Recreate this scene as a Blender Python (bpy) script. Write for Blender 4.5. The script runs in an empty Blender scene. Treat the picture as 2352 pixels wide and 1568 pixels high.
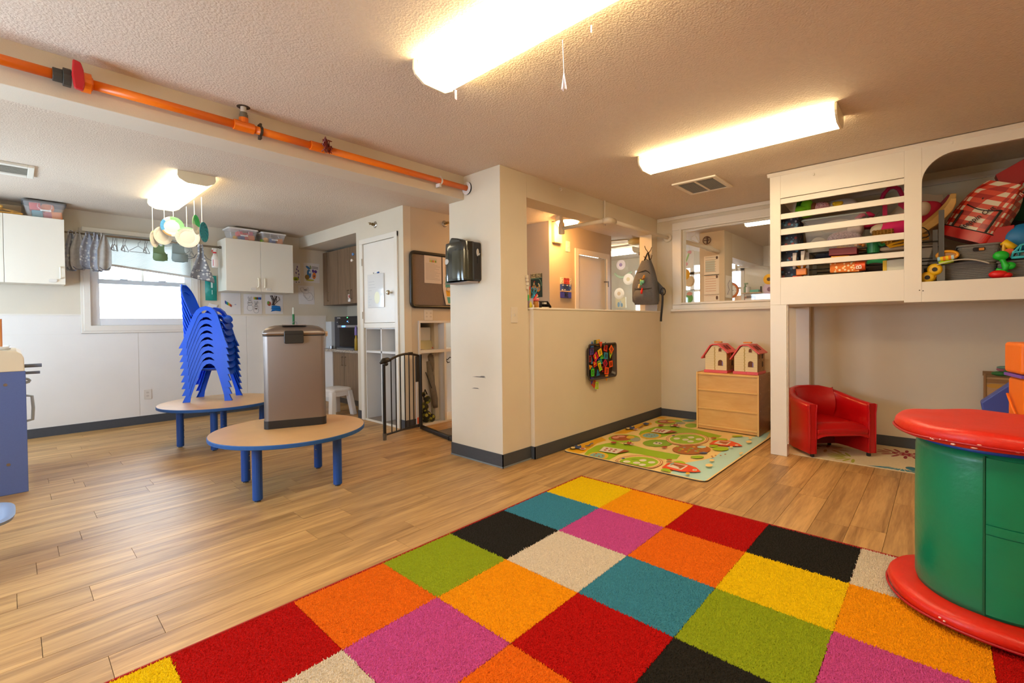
import bpy, math, random
from mathutils import Vector, Matrix
random.seed(7)
S = bpy.context.scene
COL = S.collection
PI = math.pi

# ------------------------------------------------------------------ camera
CAMF = 1062.912
def _axes():
    p, r, y = math.radians(-0.83277), math.radians(-0.62385), math.radians(42.78891)
    fw = Vector((math.cos(y)*math.cos(p), math.sin(y)*math.cos(p), math.sin(p)))
    rt = Vector((math.sin(y), -math.cos(y), 0)); up = rt.cross(fw)
    return fw, rt*math.cos(r)+up*math.sin(r), -rt*math.sin(r)+up*math.cos(r)
FW, RT, UP = _axes()
EYE = Vector((0, 0, 1.2))
cd = bpy.data.cameras.new('camera'); cam = bpy.data.objects.new('camera', cd); COL.objects.link(cam)
cd.sensor_width = 36; cd.lens = CAMF/2352*36; cd.shift_y = -24.67/2352; cd.clip_start = 0.02
m = Matrix((RT, UP, -FW)).transposed().to_4x4(); m.translation = EYE
cam.matrix_world = m
S.camera = cam

# ------------------------------------------------------------------ world, light, exposure
LAMP = (1.0, 0.81, 0.50)
LAMP_E = 9.0
FILL_E = 9.0
BULB_E = 60.0
SKY_E = 9.5
EXPO = 1.12
S.view_settings.view_transform = 'Standard'
S.view_settings.look = 'None'
S.view_settings.exposure = EXPO
S.view_settings.gamma = 1.0
S.view_settings.use_curve_mapping = False
W = bpy.data.worlds.new('sky'); S.world = W; W.use_nodes = True
bg = W.node_tree.nodes['Background']
bg.inputs[0].default_value = (0.62, 0.80, 1.0, 1); bg.inputs[1].default_value = SKY_E
S.cycles.use_denoising = True
S.cycles.max_bounces = 10; S.cycles.diffuse_bounces = 6
S.cycles.sample_clamp_indirect = 8.0
def portal(loc, sx, sy, rot):
    l = bpy.data.lights.new('window_portal', 'AREA'); l.shape = 'RECTANGLE'; l.size = sx; l.size_y = sy
    l.cycles.is_portal = True
    o = bpy.data.objects.new('window_portal', l); o.location = loc; o.rotation_euler = rot; COL.objects.link(o)
portal((-1.55, 2.9, 1.4), 1.3, 1.1, (0, -PI/2, 0))
portal((-1.55, 5.85, 1.45), 1.3, 1.1, (0, -PI/2, 0))
portal((1.14, 7.42, 1.7), 0.86, 0.8, (-PI/2, 0, 0))

# ------------------------------------------------------------------ pixel rays (frame 2352 x 1568) to room planes
def ray(u, v): return FW + RT*(u-1176)/CAMF - UP*(v-759.328)/CAMF
def aX(u, v, x): d = ray(u, v); return EYE + d*(x/d.x)
def aY(u, v, y): d = ray(u, v); return EYE + d*(y/d.y)
def aZ(u, v, z): d = ray(u, v); return EYE + d*((z-1.2)/d.z)

# ------------------------------------------------------------------ materials
def lin(h):
    h = h.lstrip('#'); c = [int(h[i:i+2], 16)/255 for i in (0, 2, 4)]
    return tuple(x/12.92 if x <= .04045 else ((x+.055)/1.055)**2.4 for x in c)+(1,)
MATS = {}
def mat(h, rough=.6, metal=0, noise=0, nscale=30, bump=0, bscale=60, emit=0, coat=0, alpha=1, trans=0, spec=.5, aniso=None, name=None, sheen=0):
    key = (h, rough, metal, noise, nscale, bump, bscale, emit, coat, alpha, trans, spec, aniso, sheen)
    if key in MATS: return MATS[key]
    M = bpy.data.materials.new(name or 'mat_'+h.strip('#')); M.use_nodes = True
    nt = M.node_tree; b = nt.nodes['Principled BSDF']
    c = lin(h); b.inputs['Base Color'].default_value = c
    b.inputs['Roughness'].default_value = rough; b.inputs['Metallic'].default_value = metal
    b.inputs['Specular IOR Level'].default_value = spec
    if coat: b.inputs['Coat Weight'].default_value = coat; b.inputs['Coat Roughness'].default_value = .15
    if sheen: b.inputs['Sheen Weight'].default_value = sheen
    if alpha < 1: b.inputs['Alpha'].default_value = alpha
    if trans: b.inputs['Transmission Weight'].default_value = trans
    if emit: b.inputs['Emission Color'].default_value = c; b.inputs['Emission Strength'].default_value = emit
    if noise or bump or aniso:
        tc = nt.nodes.new('ShaderNodeNewGeometry'); v = tc.outputs['Position']
        if aniso:
            mp = nt.nodes.new('ShaderNodeVectorMath'); mp.operation = 'MULTIPLY'; mp.inputs[1].default_value = aniso
            nt.links.new(v, mp.inputs[0]); v = mp.outputs[0]
    if noise:
        n = nt.nodes.new('ShaderNodeTexNoise'); n.inputs['Scale'].default_value = nscale; n.inputs['Detail'].default_value = 4
        nt.links.new(v, n.inputs['Vector'])
        mx = nt.nodes.new('ShaderNodeHueSaturation'); mr = nt.nodes.new('ShaderNodeMapRange')
        mr.inputs[1].default_value = .3; mr.inputs[2].default_value = .7; mr.inputs[3].default_value = 1-noise; mr.inputs[4].default_value = 1+noise
        nt.links.new(n.outputs[0], mr.inputs[0]); nt.links.new(mr.outputs[0], mx.inputs['Value'])
        mx.inputs['Color'].default_value = c; nt.links.new(mx.outputs[0], b.inputs['Base Color'])
    if bump:
        n2 = nt.nodes.new('ShaderNodeTexNoise'); n2.inputs['Scale'].default_value = bscale; n2.inputs['Detail'].default_value = 3
        nt.links.new(v, n2.inputs['Vector'])
        bp = nt.nodes.new('ShaderNodeBump'); bp.inputs['Strength'].default_value = bump; bp.inputs['Distance'].default_value = .01
        nt.links.new(n2.outputs[0], bp.inputs['Height']); nt.links.new(bp.outputs[0], b.inputs['Normal'])
    MATS[key] = M
    return M

def wood_mat(h1, h2, axis=(1.2, 16, 16), rough=.45, rand=.16, spec=.5, name='wood', coat=0, fine=1.0, ramp=(.42, .88)):
    M = bpy.data.materials.new(name); M.use_nodes = True; nt = M.node_tree; b = nt.nodes['Principled BSDF']
    N = nt.nodes.new; L = nt.links.new
    g = N('ShaderNodeNewGeometry'); oi = N('ShaderNodeObjectInfo')
    off = N('ShaderNodeVectorMath'); off.operation = 'SCALE'; off.inputs[0].default_value = (37, 53, 11); L(oi.outputs['Random'], off.inputs['Scale'])
    ad = N('ShaderNodeVectorMath'); L(g.outputs['Position'], ad.inputs[0]); L(off.outputs[0], ad.inputs[1])
    mp = N('ShaderNodeVectorMath'); mp.operation = 'MULTIPLY'; mp.inputs[1].default_value = axis; L(ad.outputs[0], mp.inputs[0])
    n = N('ShaderNodeTexNoise'); n.inputs['Scale'].default_value = 1.0; n.inputs['Detail'].default_value = 6; n.inputs['Roughness'].default_value = .62
    n.inputs['Distortion'].default_value = .8; L(mp.outputs[0], n.inputs['Vector'])
    n3 = N('ShaderNodeTexNoise'); n3.inputs['Scale'].default_value = 7*fine; n3.inputs['Detail'].default_value = 3; L(mp.outputs[0], n3.inputs['Vector'])
    mixf = N('ShaderNodeMath'); mixf.operation = 'MULTIPLY_ADD'; mixf.inputs[1].default_value = .35
    L(n3.outputs[0], mixf.inputs[0]); L(n.outputs[0], mixf.inputs[2])
    r = N('ShaderNodeValToRGB'); r.color_ramp.elements[0].position = ramp[0]; r.color_ramp.elements[1].position = ramp[1]
    r.color_ramp.elements[0].color = lin(h2); r.color_ramp.elements[1].color = lin(h1)
    L(mixf.outputs[0], r.inputs[0])
    hs = N('ShaderNodeHueSaturation'); mr = N('ShaderNodeMapRange'); mr.inputs[3].default_value = 1-rand; mr.inputs[4].default_value = 1+rand
    L(oi.outputs['Random'], mr.inputs[0]); L(mr.outputs[0], hs.inputs['Value']); L(r.outputs[0], hs.inputs['Color'])
    L(hs.outputs[0], b.inputs['Base Color'])
    b.inputs['Roughness'].default_value = rough; b.inputs['Specular IOR Level'].default_value = spec
    if coat: b.inputs['Coat Weight'].default_value = coat; b.inputs['Coat Roughness'].default_value = .2
    bp = N('ShaderNodeBump'); bp.inputs['Strength'].default_value = .12; bp.inputs['Distance'].default_value = .004
    L(mixf.outputs[0], bp.inputs['Height']); L(bp.outputs[0], b.inputs['Normal'])
    return M

def check_mat(c1, c2, c3, size, name='gingham'):
    """two-way gingham: UV-like object coordinates; c1 ground, c2 crossing, c3 single stripe"""
    M = bpy.data.materials.new(name); M.use_nodes = True; nt = M.node_tree; b = nt.nodes['Principled BSDF']
    N = nt.nodes.new; L = nt.links.new
    at = N('ShaderNodeUVMap'); sp = N('ShaderNodeSeparateXYZ'); L(at.outputs[0], sp.inputs[0])
    st = []
    for k in (0, 1):
        a = N('ShaderNodeMath'); a.operation = 'MULTIPLY'; a.inputs[1].default_value = 1/size; L(sp.outputs[k], a.inputs[0])
        f = N('ShaderNodeMath'); f.operation = 'FRACT'; L(a.outputs[0], f.inputs[0])
        s = N('ShaderNodeMath'); s.operation = 'GREATER_THAN'; s.inputs[1].default_value = .5; L(f.outputs[0], s.inputs[0]); st.append(s)
    ad = N('ShaderNodeMath'); L(st[0].outputs[0], ad.inputs[0]); L(st[1].outputs[0], ad.inputs[1])
    dv = N('ShaderNodeMath'); dv.operation = 'MULTIPLY'; dv.inputs[1].default_value = .5; L(ad.outputs[0], dv.inputs[0])
    r = N('ShaderNodeValToRGB'); r.color_ramp.interpolation = 'CONSTANT'
    e = r.color_ramp.elements; e[0].position = 0; e[0].color = lin(c1); e[1].position = .4; e[1].color = lin(c3)
    x = e.new(.9); x.color = lin(c2)
    L(dv.outputs[0], r.inputs[0]); L(r.outputs[0], b.inputs['Base Color']); b.inputs['Roughness'].default_value = .35
    return M

def spot_mat(base, spots, scale, thr=.42, name='print', rough=.7):
    """fabric printed with coloured blotches (voronoi cells)"""
    M = bpy.data.materials.new(name); M.use_nodes = True; nt = M.node_tree; b = nt.nodes['Principled BSDF']
    N = nt.nodes.new; L = nt.links.new
    g = N('ShaderNodeNewGeometry'); vo = N('ShaderNodeTexVoronoi'); vo.inputs['Scale'].default_value = scale
    L(g.outputs['Position'], vo.inputs['Vector'])
    lt = N('ShaderNodeMath'); lt.operation = 'LESS_THAN'; lt.inputs[1].default_value = thr; L(vo.outputs['Distance'], lt.inputs[0])
    sp = N('ShaderNodeSeparateXYZ'); L(vo.outputs['Color'], sp.inputs[0])
    r = N('ShaderNodeValToRGB'); r.color_ramp.interpolation = 'CONSTANT'; e = r.color_ramp.elements
    e[0].color = lin(spots[0]); e[0].position = 0; e[1].color = lin(spots[-1]); e[1].position = 1-1/len(spots) if len(spots) > 1 else 1
    for i, s in enumerate(spots[1:-1]): x = e.new((i+1)/len(spots)); x.color = lin(s)
    L(sp.outputs[0], r.inputs[0])
    mx = N('ShaderNodeMix'); mx.data_type = 'RGBA'; mx.inputs[6].default_value = lin(base)
    L(lt.outputs[0], mx.inputs[0]); L(r.outputs[0], mx.inputs[7]); L(mx.outputs[2], b.inputs['Base Color'])
    b.inputs['Roughness'].default_value = rough
    return M

# ------------------------------------------------------------------ mesh builder
class MB:
    def __init__(s): s.v = []; s.f = []; s.m = []; s.uv = None
    def add(s, vs, fs, mi=0):
        o = len(s.v); s.v += [tuple(x) for x in vs]; s.f += [tuple(i+o for i in f) for f in fs]; s.m += [mi]*len(fs); return s
    def box(s, a, b, mi=0):
        x0, y0, z0 = (min(a[i], b[i]) for i in range(3)); x1, y1, z1 = (max(a[i], b[i]) for i in range(3))
        return s.add([(x0,y0,z0),(x1,y0,z0),(x1,y1,z0),(x0,y1,z0),(x0,y0,z1),(x1,y0,z1),(x1,y1,z1),(x0,y1,z1)],
            [(0,3,2,1),(4,5,6,7),(0,1,5,4),(1,2,6,5),(2,3,7,6),(3,0,4,7)], mi)
    def obox(s, c, ax, ay, az, mi=0):
        """box about c with half-axis vectors"""
        c, ax, ay, az = map(Vector, (c, ax, ay, az)); P = []
        for k in (-1, 1):
            for i, j in ((-1,-1),(1,-1),(1,1),(-1,1)): P.append(c+ax*i+ay*j+az*k)
        return s.add(P, [(0,3,2,1),(4,5,6,7),(0,1,5,4),(1,2,6,5),(2,3,7,6),(3,0,4,7)], mi)
    def prism(s, poly, f, h, mi=0):
        """poly 2d points -> f(x,y,t) with t 0 and h"""
        n = len(poly); P = [f(x, y, 0) for x, y in poly]+[f(x, y, h) for x, y in poly]
        return s.add(P, [tuple(range(n-1, -1, -1)), tuple(range(n, 2*n))]+[(i, (i+1) % n, n+(i+1) % n, n+i) for i in range(n)], mi)
    def rings(s, R, close=True, cap=True, mi=0):
        n = len(R[0]); P = [p for r in R for p in r]; F = []
        for i in range(len(R)-1):
            for j in range(n if close else n-1):
                k = (j+1) % n; F.append((i*n+j, i*n+k, (i+1)*n+k, (i+1)*n+j))
        if cap and close: F.append(tuple(range(n-1, -1, -1))); F.append(tuple((len(R)-1)*n+j for j in range(n)))
        return s.add(P, F, mi)
    def tube(s, path, r, n=8, mi=0, cap=True, closed=False):
        path = [Vector(p) for p in path]; R = []; m = len(path); prev = None
        for i, p in enumerate(path):
            if closed: t = path[(i+1) % m]-path[i-1]
            else: t = path[min(i+1, m-1)]-path[max(i-1, 0)]
            t.normalize()
            a = (prev-t*prev.dot(t)) if prev is not None else t.cross(Vector((0, 0, 1)) if abs(t.z) < .9 else Vector((1, 0, 0)))
            a.normalize(); prev = a; b = t.cross(a); rr = r[i] if isinstance(r, (list, tuple)) else r
            R.append([p+(a*math.cos(q)+b*math.sin(q))*rr for q in (2*PI*k/n for k in range(n))])
        if closed: R.append(R[0]); cap = False
        return s.rings(R, True, cap, mi)
    def lathe(s, prof, c=(0, 0, 0), n=24, axis='z', mi=0, cap=True, sx=1, sy=1):
        R = []
        for r, z in prof:
            q = []
            for k in range(n):
                a = 2*PI*k/n; x, y = r*math.cos(a)*sx, r*math.sin(a)*sy
                p = (x, y, z) if axis == 'z' else ((z, x, y) if axis == 'x' else (y, z, x))
                q.append((c[0]+p[0], c[1]+p[1], c[2]+p[2]))
            R.append(q)
        return s.rings(R, True, cap, mi)
    def ball(s, c, r, n=14, m=9, mi=0, e=1.0, rot=None):
        if not isinstance(r, (tuple, list)): r = (r, r, r)
        def sg(x): return math.copysign(abs(x)**e, x)
        R = []
        for i in range(m+1):
            t = -PI/2+PI*i/m; t = max(-PI/2+.02, min(PI/2-.02, t)); q = []
            for k in range(n):
                a = 2*PI*k/n
                p = Vector((r[0]*sg(math.cos(t))*sg(math.cos(a)), r[1]*sg(math.cos(t))*sg(math.sin(a)), r[2]*sg(math.sin(t))))
                if rot: p = rot @ p
                q.append(tuple(p+Vector(c)))
            R.append(q)
        return s.rings(R, True, True, mi)
    def grid(s, f, nu, nv, mi=0, thick=0):
        P = [f(i/nu, j/nv) for i in range(nu+1) for j in range(nv+1)]
        return s.add(P, [(i*(nv+1)+j, (i+1)*(nv+1)+j, (i+1)*(nv+1)+j+1, i*(nv+1)+j+1) for i in range(nu) for j in range(nv)], mi)
    def copyrot(s, rz, loc):
        c, q = math.cos(rz), math.sin(rz)
        s.v = [(x*c-y*q+loc[0], x*q+y*c+loc[1], z+loc[2]) for x, y, z in s.v]; return s

ORG = {}
def reg(o, label=None, cat=None, group=None, kind=None):
    if label: o['label'] = label
    if cat: o['category'] = cat
    if group: o['group'] = group
    if kind: o['kind'] = kind
    return o
def thing(name, label, cat, loc=(0, 0, 0), rz=0, group=None, kind=None):
    o = bpy.data.objects.new(name, None); o.empty_display_size = .05; COL.objects.link(o)
    o.location = loc; o.rotation_euler = (0, 0, rz); ORG[o.name] = (tuple(loc), rz)
    return reg(o, label, cat, group, kind)
def ob(name, mb, mats, parent=None, smooth=False, bevel=0, seg=2, sub=0, solid=0, local=False, label=None, cat=None, group=None, kind=None, angle=.6, wsub=None):
    """links one mesh object. Geometry is in world coordinates unless local (then in the thing's own frame)."""
    V = mb.v
    if parent is not None:
        org = ORG[parent.name]
        if not local:
            (x0, y0, z0), rz = org; c, q = math.cos(-rz), math.sin(-rz)
            V = [((x-x0)*c-(y-y0)*q, (x-x0)*q+(y-y0)*c, z-z0) for x, y, z in V]
    else:
        xs, ys, zs = zip(*V); org = (((min(xs)+max(xs))/2, (min(ys)+max(ys))/2, min(zs)), 0)
        V = [(x-org[0][0], y-org[0][1], z-org[0][2]) for x, y, z in V]
    me = bpy.data.meshes.new(name); me.from_pydata(V, [], mb.f); me.update()
    if not isinstance(mats, (list, tuple)): mats = [mats]
    for M in mats: me.materials.append(M)
    if len(mats) > 1: me.polygons.foreach_set('material_index', mb.m)
    if mb.uv:
        ul = me.uv_layers.new(name='UVMap'); k = 0
        for p in me.polygons:
            for li in p.loop_indices: ul.data[li].uv = mb.uv[me.loops[li].vertex_index]
    if smooth:
        me.polygons.foreach_set('use_smooth', [True]*len(me.polygons))
    o = bpy.data.objects.new(name, me); COL.objects.link(o)
    if parent is None: o.location = org[0]
    else: o.parent = parent
    ORG[o.name] = org
    if solid:
        md = o.modifiers.new('s', 'SOLIDIFY'); md.thickness = solid; md.offset = 0
        if smooth: md = o.modifiers.new('e', 'EDGE_SPLIT'); md.split_angle = .8
    if bevel:
        md = o.modifiers.new('b', 'BEVEL'); md.width = bevel; md.segments = seg; md.limit_method = 'ANGLE'; md.angle_limit = angle
    if sub:
        md = o.modifiers.new('u', 'SUBSURF'); md.levels = sub; md.render_levels = sub
    return reg(o, label, cat, group, kind)
KIDS = {}
def kids(o): return [c for c in bpy.data.objects if c.parent == o]
def dup(root, loc, rz=0, label=None, group=None):
    r = root.copy(); COL.objects.link(r); r.location = loc; r.rotation_euler = (0, 0, rz)
    if label: r['label'] = label
    if group: r['group'] = group
    ORG[r.name] = (tuple(loc), rz)
    for ch in kids(root):
        c = ch.copy(); COL.objects.link(c); c.parent = r; ORG[c.name] = ORG[r.name]
        for g in kids(ch):
            d = g.copy(); COL.objects.link(d); d.parent = c; ORG[d.name] = ORG[r.name]
    return r
def bx(name, a, b, m, parent=None, **k): return ob(name, MB().box(a, b), m, parent, **k)
def structure(name, mb, m, **k): return ob(name, mb, m, kind='structure', **k)
TXT = []
def text(body, size, f, m, name, parent, depth=.0008, bold=0, spacing=1.0, w=None, align='CENTER'):
    """flat lettering: f(x,y,t)->world"""
    cu = bpy.data.curves.new('t', 'FONT'); cu.body = body; cu.size = size; cu.align_x = align; cu.align_y = 'CENTER'
    cu.offset = bold; cu.space_character = spacing; cu.resolution_u = 2
    o = bpy.data.objects.new('t', cu); COL.objects.link(o)
    dg = bpy.context.evaluated_depsgraph_get(); dg.update()
    me = bpy.data.meshes.new_from_object(o.evaluated_get(dg)); bpy.data.objects.remove(o)
    mb = MB(); vs = [v.co.copy() for v in me.vertices]
    if w and vs:
        k = w/max(1e-6, max(v.x for v in vs)-min(v.x for v in vs))
        for v in vs: v.x *= k
    mb.add([f(v.x, v.y, depth) for v in vs], [tuple(p.vertices) for p in me.polygons])
    bpy.data.meshes.remove(me)
    return ob(name, mb, m, parent)
def pY(y, s=-1):   # frame facing -Y : (x along +X, y up, t toward -Y)
    return lambda c: (lambda x, z, t: (c[0]+x, y-t, c[1]+z))
def ell(cx, cy, rx, ry, n=20, rot=0):
    return [(cx+rx*math.cos(a)*math.cos(rot)-ry*math.sin(a)*math.sin(rot), cy+rx*math.cos(a)*math.sin(rot)+ry*math.sin(a)*math.cos(rot)) for a in (2*PI*k/n for k in range(n))]
def rrect(x0, y0, x1, y1, r, n=5):
    P = []
    for cx, cy, a0 in ((x1-r, y1-r, 0), (x0+r, y1-r, PI/2), (x0+r, y0+r, PI), (x1-r, y0+r, 1.5*PI)):
        P += [(cx+r*math.cos(a0+PI/2*k/n), cy+r*math.sin(a0+PI/2*k/n)) for k in range(n+1)]
    return P
# ================================================================== STRUCTURE
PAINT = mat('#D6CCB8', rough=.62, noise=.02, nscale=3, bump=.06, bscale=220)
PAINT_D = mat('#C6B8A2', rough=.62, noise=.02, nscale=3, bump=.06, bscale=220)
WHITE = mat('#E6E1D8', rough=.38, noise=.015, nscale=5)
TRIMW = mat('#E4DED2', rough=.4)
CEIL = mat('#D8C9B6', rough=.85, noise=.03, nscale=40, bump=.55, bscale=95)
BASE = mat('#43474D', rough=.5, noise=.05, nscale=40)
BASE2 = mat('#7D858B', rough=.5)
SUBF = mat('#86643C', rough=.8)
OAK = wood_mat('#CBA065', '#8A6234', axis=(1.0, 13, 1), rough=.42, rand=.12, name='plank_oak', ramp=(.44, .84))
XP, XH, YP, YP2, YH, YB = 2.759, 3.096, 2.673, 3.33, 2.629, 3.121
CZ, CZ2, BZ = 2.519, 2.569, 2.312
YW, XK, YK, XE, XL = 7.311, 3.051, 4.5, 5.649, 4.638

fl = structure('floor', MB().box((-1.5, -1.9, -.12), (9.2, 7.4, -.012)), SUBF)
def planks():
    me = None; w = .168; rnd = random.Random(3); n = 0
    y = -.62; row = 0
    while y < 7.3:
        y1 = min(y+w, 7.31)
        x = -.5-rnd.random()*1.1
        while x < 6.3:
            Lp = 1.22 if rnd.random() < .8 else .8
            x1 = x+Lp; X0, X1 = max(x, -.6), min(x1, 6.6)
            # keep those the camera can look at
            vis = False
            for px in (X0, (X0+X1)/2, X1):
                d = Vector((px, (y+y1)/2, 0))-EYE; z = d.dot(FW)
                if z > .3 and abs(d.dot(RT)/z) < 1.22 and d.dot(UP)/z > -.86: vis = True
            if px > 3.15 and y > 2.7 and y < 4.4 and px > 4.7: vis = False
            if y > 4.55 and X0 > 3.1 and y < 5.4: vis = False
            if X0 > 5.7: vis = False
            if y > 2.95 and X0 > 3.6: vis = False
            if vis and X1-X0 > .05 and n < 298:
                if me is None:
                    me = bpy.data.meshes.new('plank'); b = MB().box((-.5, -.5, -.5), (.5, .5, .5)); me.from_pydata(b.v, [], b.f); me.materials.append(OAK)
                o = bpy.data.objects.new('plank', me); COL.objects.link(o); o.parent = fl
                g = .0009
                o.location = Vector(((X0+X1)/2, (y+y1)/2, -.006))-fl.location
                o.scale = (X1-X0-2*g, y1-y-2*g, .012); n += 1
            x = x1
        y += w; row += 1
    return n
NPL = planks()
structure('ceiling', MB().box((-1.5, -1.9, CZ), (9.2, YP2, CZ+.14)), CEIL)
structure('ceiling_far', MB().box((-1.5, YP2, CZ2), (9.2, 7.45, CZ2+.1)), CEIL)
# walls out of view that close the room
_w = MB().box((-1.5, -1.9, 0), (-1.38, 2.2, 2.6)).box((-1.5, 3.6, 0), (-1.38, 5.1, 2.6)).box((-1.5, 6.6, 0), (-1.38, 7.4, 2.6))
for a, b in ((2.2, 3.6), (5.1, 6.6)): _w.box((-1.5, a, 0), (-1.38, b, .8)).box((-1.5, a, 1.95), (-1.38, b, 2.6))
structure('wall_west', _w, PAINT)
for k, (a, b) in enumerate(((2.2, 3.6), (5.1, 6.6))):
    _w = MB()
    for y in (a, (a+b)/2-.03, b-.06): _w.box((-1.47, y, .8), (-1.41, y+.06, 1.95))
    structure('window_%d' % (4+k), _w.box((-1.465, a+.06, .8), (-1.415, b-.06, .86)).box((-1.465, a+.06, 1.89), (-1.415, b-.06, 1.95)).box((-1.46, a+.06, 1.35), (-1.42, b-.06, 1.39)), TRIMW)
structure('wall_south', MB().box((-1.38, -1.9, 0), (5.7, -1.78, 2.6)), PAINT)
# north wall with the daylight window
OX0, OX1, OZ0, OZ1 = .63, 1.64, 1.235, 2.33
wn = structure('wall_north', MB().box((-1.4, YW, 0), (OX0, YW+.14, 2.62)).box((OX1, YW, 0), (4.5, YW+.14, 2.62))
          .box((OX0, YW, 0), (OX1, YW+.14, OZ0)).box((OX0, YW, OZ1), (OX1, YW+.14, 2.62)), PAINT)
PANEL = mat('#E3DFD8', rough=.5, noise=.015, nscale=4)
RZ = 1.352
for x0, x1 in ((-1.38, -.16), (-.157, 1.061), (1.064, 2.283), (2.286, 3.46)):
    if x0 < OX1 and x1 > OX0:
        mb = MB()
        mb.box((x0, YW-.006, .1), (x1, YW-.0005, 1.14))
        if x0 < .545: mb.box((x0, YW-.006, 1.141), (.545, YW-.0005, RZ))
        if x1 > 1.725: mb.box((1.725, YW-.006, 1.141), (x1, YW-.0005, RZ))
    else: mb = MB().box((x0, YW-.006, .1), (x1, YW-.0005, RZ))
    ob('wainscot_panel', mb, PANEL, wn)
structure('trim_1', MB().box((-1.38, YW-.014, RZ), (.545, YW-.0005, RZ+.016)).box((1.725, YW-.014, RZ), (3.46, YW-.0005, RZ+.016)), TRIMW)
structure('baseboard_north', MB().box((-1.38, YW-.012, .004), (3.46, YW-.0065, .105)), BASE)
# east wall with the interior window
WY0, WY1, WZ0, WZ1 = 1.16, 2.345, 1.43, 2.335
we = structure('wall_east', MB().box((XE, -1.78, 0), (XE+.12, WY0, 2.52)).box((XE, WY1, 0), (XE+.12, 2.84, 2.52))
          .box((XE, WY0, 0), (XE+.12, WY1, WZ0)).box((XE, WY0, WZ1), (XE+.12, WY1, 2.52)), PAINT)
def frameX(y0, y1, z0, z1, w, x0, x1):
    return MB().box((x0, y0, z0), (x1, y0+w, z1)).box((x0, y1-w, z0), (x1, y1, z1)).box((x0, y0+w, z0), (x1, y1-w, z0+w)).box((x0, y0+w, z1-w), (x1, y1-w, z1))
w2 = structure('window_2', frameX(WY0, WY1, WZ0, WZ1, .012, XE+.02, XE+.08), TRIMW)
ob('window_frame', MB().box((XE-.022, 1.06, 2.34), (XE-.0005, 2.465, 2.435)).box((XE-.022, 2.35, 1.415), (XE-.0005, 2.465, 2.34)).box((XE-.022, 1.06, 1.415), (XE-.0005, WY0, 2.34)), TRIMW, w2, bevel=.006)
ob('window_stop', frameX(WY0-.005, 2.37, WZ0-.01, 2.36, .022, XE-.03, XE-.0225), TRIMW, w2, bevel=.003)
ob('window_sill', MB().box((XE-.05, 1.06, 1.335), (XE-.0005, 2.475, 1.36)).box((XE-.025, 1.06, 1.36), (XE-.0005, 2.465, 1.414)), TRIMW, w2, bevel=.005)
GLASS = mat('#FFFFFF', rough=.0, trans=1, spec=.5, alpha=1); GLASS.node_tree.nodes['Principled BSDF'].inputs['IOR'].default_value = 1.45
GL2 = bpy.data.materials.new('pane_glass'); GL2.use_nodes = True
_n = GL2.node_tree; _n.nodes.clear(); _o = _n.nodes.new('ShaderNodeOutputMaterial'); _mx = _n.nodes.new('ShaderNodeMixShader')
_t = _n.nodes.new('ShaderNodeBsdfTransparent'); _g = _n.nodes.new('ShaderNodeBsdfGlossy'); _g.inputs['Roughness'].default_value = .02; _f = _n.nodes.new('ShaderNodeFresnel'); _f.inputs[0].default_value = 1.45
_n.links.new(_f.outputs[0], _mx.inputs[0]); _n.links.new(_t.outputs[0], _mx.inputs[1]); _n.links.new(_g.outputs[0], _mx.inputs[2]); _n.links.new(_mx.outputs[0], _o.inputs[0])
ob('pane', MB().box((XE+.04, WY0+.01, WZ0+.01), (XE+.045, WY1-.01, WZ1-.01)), GL2, w2)
structure('trim_2', MB().box((XE-.02, 1.06, 2.475), (XE-.0005, 2.66, 2.517)), TRIMW, bevel=.005)
structure('baseboard_east', MB().box((XE-.012, -1.7, .004), (XE-.0005, YH-.001, .1)), BASE)
# pillar, beam, header, half wall
structure('wall_pillar', MB().box((XP, YP, 0), (XH, YP2, CZ)), PAINT, bevel=.004)
structure('wall_beam', MB().box((-1.4, YB, BZ), (XP+.002, YP2, 2.6)), PAINT, bevel=.003)
structure('wall_header', MB().box((XH-.001, YP, BZ), (XE+.1, 2.887, CZ)), PAINT)
structure('wall_pier', MB().box((5.5, YP, 1.33), (XE+.1, 2.84, BZ)), PAINT)
hw = structure('wall_half', MB().box((3.122, YH, 0), (XE, 2.79, 1.326)).box((XH-.001, YP+.001, 0), (3.123, 2.79, 1.32)), PAINT)
structure('trim_3', MB().box((3.112, YH-.008, 1.3265), (XE, 2.80, 1.344)), TRIMW, bevel=.004)
def basebits(name, segs):
    mb = MB(); mb2 = MB()
    for a, b in segs: mb.box(a, b)
    return structure(name, mb, BASE)
t = .008
basebits('baseboard_pillar', [((XP-t, YP-t, .004), (XP-.0005, YP2, .112)), ((XP-t, YP-t, .004), (3.114, YP-.0005, .112))])
structure('baseboard_pillar_lip', MB().box((XP-t-.006, YP-t-.006, 0.0005), (XP-t-.0005, YP2, .012)).box((XP-t-.006, YP-t-.006, 0.0005), (3.11, YP-t-.0005, .012)), BASE2)
basebits('baseboard_half', [((3.1145, YH-t, .004), (XE-.013, YH-.0005, .112)), ((3.1145, YH-t, .004), (3.1215, YP-.0005, .112))])
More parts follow.
